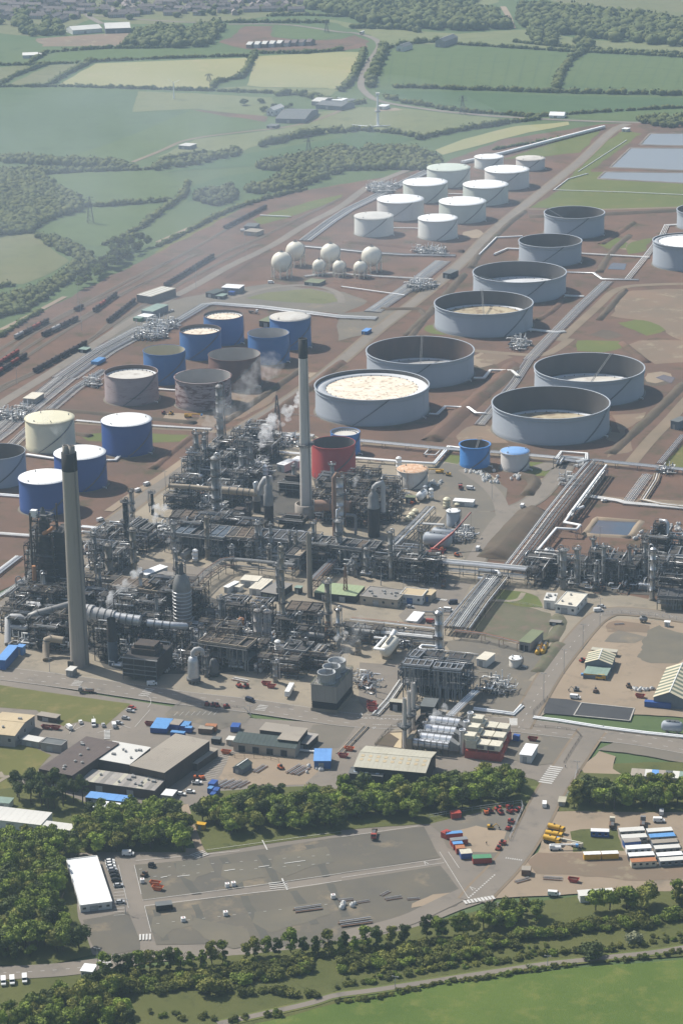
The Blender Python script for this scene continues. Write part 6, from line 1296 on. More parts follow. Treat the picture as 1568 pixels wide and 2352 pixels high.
bld(r40,(393,527),(592,550),(402,500),3.2,'wall_slate','roof_blue','long low cabin with pale blue roof in front of the workshop block',panels=6,doors=2,wins=5)
bld(r40,(428,574),(560,592),(452,543),3,'wall_white','roof_white','white marquee roof below the pale blue cabin roof',doors=0)
bld(r40,(-80,230),(68,245),(-5,135),6.5,'wall_grey','roof_sand','building with tan sheet roof and white gable end at the left edge by the lawn',kind='gable',rise=1.6,vents=2,wins=3,panels=6)
bld(r40,(172,150),(258,164),(180,133),3,'wall_brown','roof_taupe','small brown flat shed on the lawn edge behind the tan roofed building',doors=1)
bld(r40,(100,260),(178,274),(107,238),3.6,'wall_grey','roof_palegrey','small pale roofed plant house beside the tan roofed building',doors=1); bld(r40,(187,278),(283,292),(196,252),4.2,'wall_grey','roof_slate','small grey block with dark roof between the lawn and the brown hall',ov=.2,doors=1)
bld(r40,(1072,274),(1355,305),(1097,243),5,'wall_buff','roof_dgreen','long low workshop with dark green sloping roof beside the storage yard',kind='mono',rise=1.8,doors=4,doorc='wall_dark',ribs=2)
bld(r40,(1193,217),(1300,230),(1212,183),7,'wall_dark','roof_taupe','taller workshop with taupe flat roof behind the dark green roofed one',doors=0); bld(r40,(1276,260),(1366,270),(1303,200),7.2,'wall_dark','roof_taupe','projecting wing of the taupe roofed workshop',doors=0)
bld(r40,(1363,276),(1413,284),(1392,228),4,'wall_dark','roof_mixed','lean-to with striped grey roof at the right end of the dark green roofed workshop',doors=1)
bld(r40,(1040,262),(1076,266),(1058,247),3.2,'wall_buff','roof_palegrey','small pale shed at the left end of the dark green roofed workshop')
bld(FF,(140,1440),(290,1440),(183,1350),4.6,'wall_blue','roof_blue','blue store with bright pale blue roof beside the side road',kind='mono',rise=1.2,panels=1,ribs=2)
bld(r40,(1070,390),(1112,400),(1097,355),3.2,'wall_slate','roof_dgreen','small dark green gabled shed in the storage yard',kind='ygable',rise=1.4,panels=4)
bld(FF,(513,1490),(1157,1548),(600,1303),8,'wall_dark','roof_beige','big warehouse with beige ribbed roof, rooflights and dark walls',kind='gable',rise=2.2,sky=9,skyc='roof_sand',panels=16,doors=2,doorc='wall_slate',ov=.5)
bld(FF,(463,1550),(765,1582),(497,1492),5,'wall_dark','roof_slate','dark grey lean-to with three rooflights at the front of the big warehouse',kind='gable',rise=1,sky=3,panels=10,doors=1)
bld(FF,(1115,935),(1240,945),(1152,860),6.2,'wall_dark','roof_slate','black cubic plant house with slate roof behind the boiler stacks',doors=0); bld(FF,(833,895),(950,906),(860,870),5,'wall_dark','roof_beige','small black shed with beige roof and pale doors beside the white stacks')
bld(r41,(818,330),(870,336),(838,280),4.6,'wall_white','roof_white','white switch house with ribbed roof on the gravel beside the turbine boilers',ribs=1.5,doors=1)
bld(r50,(370,243),(515,225),(318,30),3.4,'wall_white','roof_white','very long white flat roofed cabin beside the row of parked cars',panels=16,doors=1,wins=4,ov=.2)
bld(FE,(667,1384),(910,1402),(710,1293),4.6,'wall_slate','stripe_cream','small shed with cream and green striped gable roof on the bare yard',kind='ygable',rise=2.4,panels=9,stripes=('stripe_cream','stripe_green'),doors=0)
bld(FE,(648,1482),(868,1504),(674,1416),3,'wall_slate','roof_patina','lean-to with weathered green roof in front of the small striped shed',panels=6,doors=0); bld(FE,(725,1266),(950,1291),(738,1245),3,'wall_buff','roof_beige','low beige lean-to behind the small striped shed',doors=0)
bld(r41,(1432,66),(1575,80),tuple(np.array((1432,66))+np.array((145,-265))/2),5.6,'wall_slate','stripe_cream','large shed with cream and green striped gable roof at the right edge',kind='ygable',rise=3.4,panels=17,stripes=('stripe_cream','stripe_green'),doors=0)
bld(FE,(393,853),(585,877),(463,732),5,'wall_white','roof_cream','white block with stained cream flat roof below the column with crowded top',ov=.2,wins=3,vents=3); bld(FE,(290,812),(385,818),(337,746),5.2,'wall_white','roof_palegrey','pale grey annex with tanks on its roof left of the stained cream roof',vents=5)
bld(FE,(62,1190),(162,1206),(133,1073),5.4,'wall_grey','roof_olive','substation with mossy olive flat roof beside yellow drums',doors=2,doorc='wall_dark'); bld(FE,(340,1010),(440,1020),(350,990),2.4,'wall_dark','roof_felt','small dark shelter on the bank above the road')
bld(FD,(560,1168),(905,1208),(640,1076),5,'wall_buff','roof_felt','control building with dark felt flat roof in the middle of the works',ov=.2,vents=9,wins=4,doors=1); bld(FD,(930,1152),(1132,1172),(990,1090),5.2,'wall_white','roof_sand','white walled building with bright sand coloured roof right of the felt roofed one',ov=.2,wins=3,doors=1,doorc='wall_blue'); bld(FD,(1150,1150),(1212,1158),(1160,1100),4.6,'wall_buff','roof_sand','porch block with blue doors at the end of the sand coloured roof',doors=1,doorc='wall_blue')
bld(FD,(140,1130),(525,1168),(187,1036),4.6,'wall_dark','roof_green','building with long pale green flat roof behind the tall buff steel stack',doors=2,panels=9); bld(FF,(988,148),(1078,158),(1050,66),3.6,'wall_white','roof_white','white roofed hut in the yard left of the silver column',ribs=1.5)
bld(FC,(642,428),(795,442),(655,381),4.4,'wall_white','roof_cream','white hut with blank cream roof, biggest of the group behind the silos',doors=1); bld(FC,(490,492),(527,500),(543,430),4,'wall_white','roof_white','narrow white hut at the left of the group behind the silos'); bld(FC,(722,505),(825,518),(822,412),4,'wall_white','roof_cream','long hut with ribbed cream roof beside the dark felt roof',ribs=1.5); bld(FC,(588,490),(630,497),(608,464),3.2,'wall_white','roof_cream','smallest white hut between the other white huts'); bld(FC,(830,538),(975,562),(905,432),4.4,'wall_dark','roof_felt','dark felt roofed building with green front beside the plain grey column',doors=2,doorc='roof_olive')
bld(FC,(1138,500),(1190,506),(1150,480),4,'wall_dark','roof_patina','small dark hut with pale green roof left of the buff steel stack'); bld(FA,(1277,692),(1345,712),(1372,588),4.2,'wall_white','roof_white','long white hut beside the pale buff column by the tan roadway',ribs=1.5); bld(FA,(1338,716),(1640,756),(1430,667),3.2,'wall_dark','roof_felt','wide low dark roofed building behind the rusty cooler deck',doors=0)
bld(FB,(590,642),(695,652),(602,613),4.2,'wall_grey','roof_patina','hut with pale green roof behind the grey twin columns'); bld(FB,(978,802),(1042,814),(1052,750),5.4,'wall_white','roof_white','white trailer left one of a pair near the pale chimney',ribs=2); bld(FB,(1100,768),(1172,778),(1142,727),5.2,'wall_white','roof_white','white trailer right one of a pair near the pale chimney',ribs=2); bld(FB,(1352,1140),(1412,1150),(1395,1098),4,'wall_grey','roof_palegrey','small grey hut between the pale chimney and silver column')
bld(r31,(620,674),(664,682),(642,640),4.6,'wall_white','roof_cream','white switch hut on stilts left of the small walled tank'); bld(FD,(980,258),(1060,262),(1000,240),4.2,'wall_dark','roof_olive','olive roofed hut in front of the rusty white tank'); bld(FD,(830,240),(905,246),(845,220),4.2,'steel_brown','roof_felt','brown hut next to the olive roofed one'); bld(FD,(1412,292),(1600,305),(1420,266),3.4,'wall_white','roof_white','long white cabin by the cream vertical tank',panels=5)
bld(r10,(628,570),(695,580),(682,523),6.5,'steel_grey','roof_beige','railway loading shed with ribbed pale roof over the sidings',kind='flat',panels=7,stripes=('roof_beige','roof_palegrey'),doors=0); bld(r10,(650,642),(702,648),(692,608),5.5,'wall_slate','roof_patina','blue grey hall with sage roof below the loading shed',doors=1); bld(r10,(612,676),(645,680),(618,664),3,'p_green','roof_patina','small green hut beside the sidings'); bld(r10,(632,668),(678,674),(640,652),3.4,'wall_white','roof_white','white hut next to the small green hut')
bld(r10,(1018,537),(1098,542),(1022,520),5,'wall_slate','roof_white','blue grey shed with white roof near the gravel oval',doors=1); bld(r10,(945,560),(985,566),(975,540),4.4,'wall_dark','roof_dgreen','dark shed left of the white roofed shed near the gravel oval'); bld(r10,(990,575),(1022,578),(995,562),3,'wall_dark','roof_patina','little hut between the dark shed and white roofed shed'); bld(r10,(1120,278),(1178,284),(1125,262),4,'wall_buff','roof_taupe','buff shed beside the upper sidings'); bld(r10,(1120,256),(1172,258),(1130,240),4,'wall_slate','roof_slate','slate roofed shed behind the buff one at the upper sidings')
bld(r10,(1190,690),(1260,698),(1200,655),5,'wall_dark','roof_olive','olive roofed hut left of the domed blue tank'); bld(r10,(1398,512),(1465,518),(1405,494),3,'wall_dark','roof_olive','flat olive shelter in front of the gas spheres'); bld(r11,(465,470),(498,474),(470,450),5,'wall_dark','roof_slate','dark hut on the gravel road verge right of the spheres'); bld(r11,(92,738),(116,740),(95,722),3,'wall_blue','roof_blue','tiny blue hut by the road left of the dark tank'); bld(r21,(1510,365),(1545,372),(1515,338),6,'wall_slate','roof_slate','slate blue pump house beside the right hand track')
bld(r20,(108,262),(160,266),(118,232),4.5,'wall_grey','roof_cream','small cream roofed house beside the broad white pipe bundle'); bld(r20,(362,36),(396,40),(368,24),3,'wall_dark','roof_patina','small green roofed hut between track and sidings'); bld(FE,(1395,1012),(1440,1016),(1400,1000),3,'wall_white','roof_white','white kiosk by the fence of the bare yard',cat='kiosk',name='kiosk'); bld(r41,(995,548),(1024,550),(1000,525),2.6,'wall_buff','roof_beige','little beige gatehouse beside the tree belt at the road'); bld(r40,(900,650),(938,655),(902,640),3,'p_yellow','p_yellow','small yellow hut by the sandy path through the trees')
bld(r41,(1325,426),(1580,442),(1328,396),3,'wall_grey','roof_taupe','row of lock-up sheds with patchwork roofs beside the right hand trees',panels=8,stripes=('roof_taupe','roof_taupe','roof_palegrey','roof_blue','roof_taupe','roof_slate','roof_palegrey','roof_patina'),doors=0); bld(r51,(1095,197),(1250,186),(1096,172),3.6,'wall_white','roof_palegrey','long pale roofed shed half hidden by trees at the lower right')
bld(r40,(-60,625),(190,655),(-10,570),4.5,'wall_white','roof_palegrey','long white roof half hidden by trees at the lower left',panels=9); bld(r40,(185,662),(325,680),(200,635),4,'wall_white','roof_palegrey','shorter white roof beside the long one in the trees',panels=5); bld(r40,(-20,550),(42,556),(-10,525),3.6,'wall_white','roof_patina','small building with pale teal roof at the left edge'); bld(r50,(372,540),(424,545),(380,508),3,'wall_white','roof_white','gatehouse with white roof at the lower left entrance',wins=2)
bld(FA,(-30,1490),(50,1495),(0,1350),6,'wall_blue','roof_blue','bright blue enclosure at the left edge of the works',doors=0); bld(FA,(608,1585),(665,1592),(618,1545),4,'wall_grey','roof_palegrey','small grey hut at the foot of the front chimney'); bld(FA,(155,1370),(208,1376),(165,1345),5,'roof_blue','roof_blue','small blue pump house at the left unit')
bld(r20,(1080,500),(1140,505),(1090,470),4,'wall_grey','roof_cream','hut with pale roof between the steam plume and buff duct'); bld(FE,(1230,455),(1290,460),(1245,430),6,'wall_grey','roof_patina','pale mint hut left of the tall silver column at the right unit')
# farms and far buildings
bld(r00,(1265,545),(1400,548),(1350,500),5,'wall_slate','roof_slate','big grey barn at the farm',kind='gable',rise=4); bld(r00,(1225,505),(1258,507),(1232,485),7,'wall_white','roof_palegrey','white farmhouse among bushes',kind='ygable',rise=3,wins=2); bld(r00,(1450,480),(1568,490),(1480,460),5,'wall_slate','roof_slate','long farm shed behind the big barn',kind='gable',rise=2.5); bld(r00,(1430,465),(1480,468),(1450,445),5,'wall_grey','roof_palegrey','pale farm building beside the long farm shed',kind='gable',rise=2); bld(r00,(1225,578),(1265,580),(1228,568),3,'wall_dark','roof_slate','low dark hut by the lane below the barn'); bld(r00,(820,668),(870,672),(830,655),4,'wall_slate','roof_palegrey','small barn beside a track in the green fields'); bld(r00,(1520,460),(1568,463),(1530,448),4,'wall_white','roof_white','white roofed shed at the end of the farm')
bld(r00,(105,255),(192,252),(108,242),4,'wall_white','roof_palegrey','long pale glasshouse roof in the far left fields'); bld(r00,(335,140),(470,130),(360,124),6,'wall_white','roof_palegrey','white factory hall with low roof beside the red building site',kind='gable',rise=4); bld(r00,(485,132),(600,128),(500,110),7,'wall_slate','roof_palegrey','grey factory hall with pale roof beside the red building site',kind='gable',rise=5,panels=5); bld(r01,(430,190),(470,192),(432,165),8,'wall_grey','roof_slate','grey country house with gables by the far hedge',kind='ygable',rise=4); bld(r01,(250,215),(285,217),(255,200),6,'wall_white','roof_slate','white cottage by the far hedge',kind='ygable',rise=3); bld(r01,(165,488),(200,490),(170,478),4,'wall_white','roof_white','white shed near the wind turbine'); bld(r01,(1285,592),(1310,594),(1287,585),3.5,'wall_white','roof_white','white hut at the far gate of the works'); bld(r01,(952,530),(1020,532),(955,520),3,'roof_white','roof_white','long white polytunnel in the far field',kind='gable',rise=3); bld(r01,(-10,470),(20,472),(-5,450),5,'wall_dark','roof_slate','dark shed by the bend of the main road')
# containers and cabins
def box_(f_,pa,pb,pc,h,wall,roof,label,group=None,wins=0,name='container',cat='container'):
 o,rz,L,W=rect3(f_(*pa),f_(*pb),f_(*pc),h); o.z=.5; t=T(name,label,cat,o,rz,group)
 mb=MB(); mb.box(0,0,.15,L,W,h); n=max(4,int(L/.8))
 for i in range(n): mb.box(L*(i+.2)/n,-.07,.3,L*(i+.7)/n,-.005,h-.2); mb.box(L*(i+.2)/n,W+.005,.3,L*(i+.7)/n,W+.07,h-.2)
 mb.build('body',M(wall),t); mb=MB(); mb.box(-.06,-.06,h+.003,L+.06,W+.06,h+.12)
 for i in range(1,n): mb.box(L*i/n-.05,0,h+.12,L*i/n+.05,W,h+.16)
 mb.build('roof',M(roof),t)
 mb=MB(); mb.box(L+.01,.1,.3,L+.08,W/2-.04,h-.2); mb.box(L+.01,W/2+.04,.3,L+.08,W-.1,h-.2)
 for y in (.5,W-.5): mb.beam((L+.12,y,.4),(L+.12,y,h-.3),.08)
 mb.build('door',M(wall),t)
 for i in range(wins): mb=MB(); x=L*(i+.5)/wins; mb.box(x-.6,-.1,h*.45,x+.6,-.071,h*.78); w_=mb.build('window',M('glass'),t); mb=MB(); mb.box(x-.7,-.14,h*.40,x+.7,-.072,h*.44); mb.build('sill',M('wall_white'),w_)
 mb=MB();
 for x in (.2,L/2-.2,L-.6): mb.box(x,.1,0,x+.4,W-.1,.15)
 mb.build('skids',M('steel_dark'),t); return t
box_(r41,(1143,688),(1227,691),(1146,674),2.8,'p_blue','p_white','blue cabin with white roof standing apart in the bare yard',wins=3)
for i,(y,c,rf,lab,x1) in enumerate([(690,'wall_grey','roof_palegrey','grey cabin at the back of the left row',114),(721,'wall_grey','roof_palegrey','grey cabin second from the back in the left row',115),(740,'p_blue','roof_mixed','blue container squeezed into the left cabin row',75),(771,'p_white','p_white','white cabin in the middle of the left row',113),(804,'p_navy','p_white','dark cabin with white roof near the front of the left row',117),(831,'p_cream','p_rust','cabin with rusty orange roof at the front of the left row',115)]):
 x=1278+i*10.5; box_(r41,(x,y),(x+x1,y-7),(x+3,y-18),2.8,c,rf,lab,'site cabins in two rows',wins=4 if i != 2 else 0)
for i,(y,c,rf,lab) in enumerate([(692,'wall_slate','roof_palegrey','slate cabin at the back of the right row'),(717,'wall_grey','p_lblue','cabin under a bright blue sheet in the right row'),(744,'wall_slate','roof_taupe','taupe roofed cabin in the middle of the right row'),(770,'wall_grey','roof_palegrey','pale roofed cabin fourth in the right row'),(803,'wall_slate','p_white','long white cabin second from the front of the right row'),(826,'wall_slate','roof_palegrey','long pale cabin at the front of the right row')]):
 x=1405+i*11.5; box_(r41,(x,y),(x+116,y-8),(x+3,y-17),2.8,c,rf,lab,'site cabins in two rows',wins=4)
for a in [(r51,(1113,12),(1190,9),(1114,-2),'p_yellow','p_white','yellow container with white roof, left of the two'),(r51,(1195,9),(1271,6),(1196,-5),'p_yellow','p_white','yellow container with white roof, right of the two'),(r41,(505,608),(550,603),(507,593),'p_red','p_red','red container alone by the trees'),(r41,(455,690),(478,700),(460,668),'p_red','p_red','small red skip container at the back of the red row'),(r41,(480,702),(556,695),(482,690),'p_red','p_lblue','red container with pale blue roof at the back of the row'),(r41,(503,732),(580,724),(505,718),'p_red','p_grey','red container with grey roof second in the row'),(r41,(513,748),(558,744),(516,735),'p_red','p_lblue','short red container with blue roof in the row'),(r41,(527,768),(568,765),(528,752),'p_red','p_rust','red container with rusty roof in the row'),(r51,(548,8),(600,4),(533,-12),'p_blue','p_cream','blue container with cream roof near the front of the row'),(r51,(603,30),(689,26),(604,12),'p_red','p_green','red container with green roof at the front of the row'),
  (r40,(690,212),(765,217),(720,165),'p_blue','p_lblue','blue store under a wide pale blue roof by the parking rows'),(r40,(778,195),(822,200),(798,170),'p_blue','roof_taupe','blue container with taupe roof beside the wide pale blue roof'),(r40,(830,203),(862,206),(842,180),'p_blue','p_lblue','blue container right of the wide pale blue roof'),(r40,(850,212),(880,214),(856,202),'p_blue','p_lblue','small pale blue container in front of the blue one'),(r40,(783,232),(845,238),(788,222),'p_blue','p_lblue','flat blue container by the corner of the taupe hall'),(r40,(910,215),(973,220),(920,200),'p_brown','roof_taupe','brown container by the yard fence'),(r40,(940,205),(991,208),(930,190),'p_rust','p_rust','orange rust container behind the brown one'),(r40,(1058,208),(1096,210),(1070,188),'p_blue','p_blue','blue container alone in the asphalt yard'),(r40,(955,468),(983,472),(964,447),'p_blue','p_blue','blue container at the back of the stack by the trees'),(r40,(952,490),(971,493),(958,477),'p_blue','p_lblue','pale blue container in the middle by the trees'),(r40,(977,500),(1000,502),(984,483),'p_blue','p_blue','blue container beside the steel bars'),(r40,(964,518),(985,520),(969,504),'p_blue','p_blue','blue container at the front by the trees'),(r40,(970,262),(1010,266),(975,250),'p_black','roof_slate','black container in front of the long workshop'),
  (r50,(718,248),(793,240),(720,228),'p_black','roof_slate','black steel container in the car park'),(r41,(1389,92),(1510,103),(1392,82),'p_blue','p_blue','long blue container beside the large striped shed'),(r41,(785,248),(812,252),(786,238),'p_blue','p_blue','small blue container on the gravel by the turbine boilers'),(r10,(1048,560),(1070,562),(1050,553),'p_blue','p_blue','small blue container by the white roofed shed'),(r40,(740,520),(792,526),(760,492),'p_grey','p_white','pale cabin at the corner of the front wing'),(r20,(418,95),(450,98),(424,72),'p_lblue','p_lblue','blue tank container beside the white bundle and the track'),(r51,(825,82),(866,84),(828,62),'p_brown','roof_taupe','brown hut on a yellow frame by the lower yard entrance')]:
 box_(a[0],a[1],a[2],a[3],2.7,a[4],a[5],a[6])
# turbine boilers
UU,VV=U,V
for k in range(3):
 X,Y=FF(1420-k*38,1130+k*80); P=GZ(X,Y+18,0)-U*5; lab=('back','middle','front')[k]
 t=T('boiler_unit',f'{lab} one of three silver twin drum boilers beside the red based filter houses','boiler',(P.x,P.y,.2),SA)
 for s in (0,1):
  mb=MB(); y=s*4.6-2.3; mb.tube([(-10+s*2,y,4.6+s*1.2),(7.6,y,4.6+s*1.2)],2.0,16); mb.build('drum',M('silver_bright' if k or s else 'silver'),t)
  mb=MB()
  for i in range(5): x=-7.6+i*3.2; mb.tube([(x-.15,y,4.6+s*1.2),(x+.15,y,4.6+s*1.2)],2.1,16)
  mb.build('bands',M('steel_pale'),t)
  mb=MB(); mb.box(-7,y-1.5,0,-6,y+1.5,3); mb.box(2,y-1.5,0,3,y+1.5,3); mb.build('saddle',M('concrete'),t)
 mb=MB(); mb.box(-13.4,-4,0,-10.6,5,6.5)
 for i in range(6): mb.tube([(-13+i*.4,-5,6.7+i*.1),(-13+i*.4,6,6.7+i*.1),(-13+i*.4,6,1)],.25,6)
 mb.build('end_casing',M('steel_brown' if k<2 else 'pipe_buff'),t)
 mb=MB(); mb.add([(7.8,-2.2,2),(7.8,2.2,2),(7.8,2.2,7.5),(7.8,-2.2,7.5),(12,-1.4,2),(12,1.4,2),(12,1.4,5),(12,-1.4,5)],[(0,3,2,1),(4,5,6,7),(0,1,5,4),(1,2,6,5),(2,3,7,6),(3,0,4,7)]); mb.build('transition_duct',M('steel_pale'),t)
 mb=MB(); mb.cyl(13.6,0,0,13,1.5,n=16,cap=False); mb.disc(1.3,12.6,16,13.6,0); mb.lathe([(1.5,12.6),(1.7,12.6),(1.7,13.1),(1.3,13.1),(1.3,12.4)],16,13.6,0); mb.build('bypass_stack',M('silver'),t)
 mb=MB()
 for y in (-5,6.8):
  mb.box(-10,y-.6,6.6,8,y+.6,6.75); mb.beam((-10,y,7.8),(8,y,7.8),.1)
  for i in range(7): mb.beam((-10+i*3,y,0),(-10+i*3,y,7.8),.2)
 mb.build('walkway',M('steel_grey'),t)
 Q=P+UU*18.8+VV*(-1.0); t=T('filter_house',f'{lab} one of three cream air filter houses on a red casing','filter house',(Q.x,Q.y,.2),SA)
 mb=MB(); mb.box(-3,-3.2,.2,15,3.2,4.2); mb.build('turbine_casing',M('p_red'),t)
 for i in range(3): mb=MB(); x=-2.6+i*5.8; mb.box(x,-3.3,5.6,x+5.4,3.3,9.6-(1.2 if i else 0)); mb.build('filter_box',M('p_cream'),t)
 mb=MB(); mb.box(-3.4,-2.6,9.61,1.6,2.6,11.8); mb.build('inlet_hood',M('p_cream'),t)
 for i in range(4): mb=MB(); x=-2.6+i*5.6; mb.beam((x,-3,4.2),(x,-3,5.6),.4); mb.beam((x,3,4.2),(x,3,5.6),.4); mb.build('leg',M('p_red'),t)
 for i in range(2): mb=MB(); mb.box(3+i*5.2,-3.38,6,6.6+i*5.2,-3.31,7.8); mb.build('grille',M('steel_grey'),t)
# railway
def rail(px):
 pts=smooth_line([GZ(*p) for p in px],2); m=MB(); ribbon(m,pts,4.2,lift(9)); struct('railway_ballast',m,M('ballast'))
 m=MB()
 for s in (-.75,.75):
  q=offs(pts,s)
  for a,c in zip(q[:-1],q[1:]): m.beam((a.x,a.y,.62),(c.x,c.y,.62),.16,.22)
 o=struct('railway_track',m,M('rail'))
 m=MB(); q=dense(pts,3.0,False)
 for a,c in zip(offs(q,-1.3),offs(q,1.3)): m.beam((a.x,a.y,.56),(c.x,c.y,.56),.5,.1)
 m.build('sleepers',M('pole_wood'),o,kind='stuff'); return pts
def X10(*p): return r10(*p)
TR=[rail(px) for px in (J(r20((-150,200),(0,90)),r10((140,752),(400,618),(560,545),(720,450),(960,322),(1100,232),(1220,170))),J(r20((-150,145),(0,40)),r10((80,776),(255,682),(400,610),(600,500),(800,408))),J(r20((-150,225),(0,118)),r10((200,765),(390,672),(560,570),(760,470),(900,385))),
   J(r20((-150,255),(0,152)),r10((330,720),(440,650),(545,572),(700,500))),J(r20((-150,310),(0,210),(155,148),(400,18)),r10((500,705),(625,602),(755,538),(1000,390),(1180,320),(1290,262),(1568,128))),J(r20((-150,325),(0,228),(200,130)),r10((460,750),(640,630),(900,480),(1180,340)))) ]
def proto_wagon(mat,kind,label):
 t=T('rail_wagon',label,'rail wagon',(0,0,0)); m=MB(); m.box(-6.6,-1.3,1.0,6.6,1.3,1.35); m.build('chassis',M('steel_dark'),t)
 if kind=='tank': m=MB(); m.tube([(-6.3,0,2.8),(6.3,0,2.8)],1.4,12); m.build('barrel',M(mat),t); m=MB(); m.cyl(0,0,4.1,4.7,.5,n=8); m.build('dome',M('steel_dark'),t)
 else: m=MB(); m.box(-6.4,-1.35,1.36,6.4,1.35,3.3); m.build('hopper',M(mat),t); m=MB(); m.box(-6.1,-1.1,3.31,6.1,1.1,3.4); m.build('load',M('black'),t)
 for x in (-4.4,4.4):
  m=MB(); m.box(x-1.3,-1.1,.55,x+1.3,1.1,1)
  for d in (-.9,.9):
   for y in (-.8,.8): m.tube([(x+d,y-.1,.95),(x+d,y+.1,.95)],.45,10)
  m.build('bogie',M('black'),t)
 return t
WG={k: [proto_wagon(*a),False] for k,a in dict(d=('wagon_dark','tank','x'),r=('wagon_red','tank','x'),p=('wagon_pale','tank','x'),h=('wagon_dark','hopper','x')).items()}
WL=dict(d='dark tank wagon',r='red tank wagon',p='pale grey tank wagon',h='dark open wagon')
def train(pa,pb,seq,where):
 a,c=GZ(*pa),GZ(*pb); d=c-a; n=max(1,int(d.length/14.6)); d.normalize(); rz=math.atan2(d.y,d.x)
 for i in range(n):
  k=seq[i % len(seq)]; p=a+d*(7+14.6*i); lab=WL[k]+' '+where; s=WG[k]
  if not s[1]: s[1]=True; o=s[0]; o.location=(p.x,p.y,.55); o.rotation_euler=(0,0,rz); o['label']=lab; o['group']=lab+'s'
  else: dup(s[0],(p.x,p.y,.55),rz,lab,lab+'s')
train(r10(495,705),r10(625,603),'d','in the string below the loading shed'); train(r10(757,538),r10(1000,390),'d','in the long string above the loading shed'); train(r10(432,655),r10(545,572),'drd','in the short red and dark string'); train(r10(345,650),r10(405,620),'h','standing alone in a pair by the trees'); train(r10(195,768),r10(390,674),'dpd','in the middle string of the lower sidings'); train(r10(70,780),r10(258,682),'pdrd','in the outer string by the fence'); train(r10(1030,272),r10(1225,172),'h','in the string on the upper siding by the grass'); train(r20(-60,150),r20(112,45),'r','in the red string at the left edge'); train(r20(-60,190),r20(135,68),'dr','in the red and dark string at the left edge'); train(r20(157,150),r20(400,18),'d','in the string beside the broad white pipe bundle')
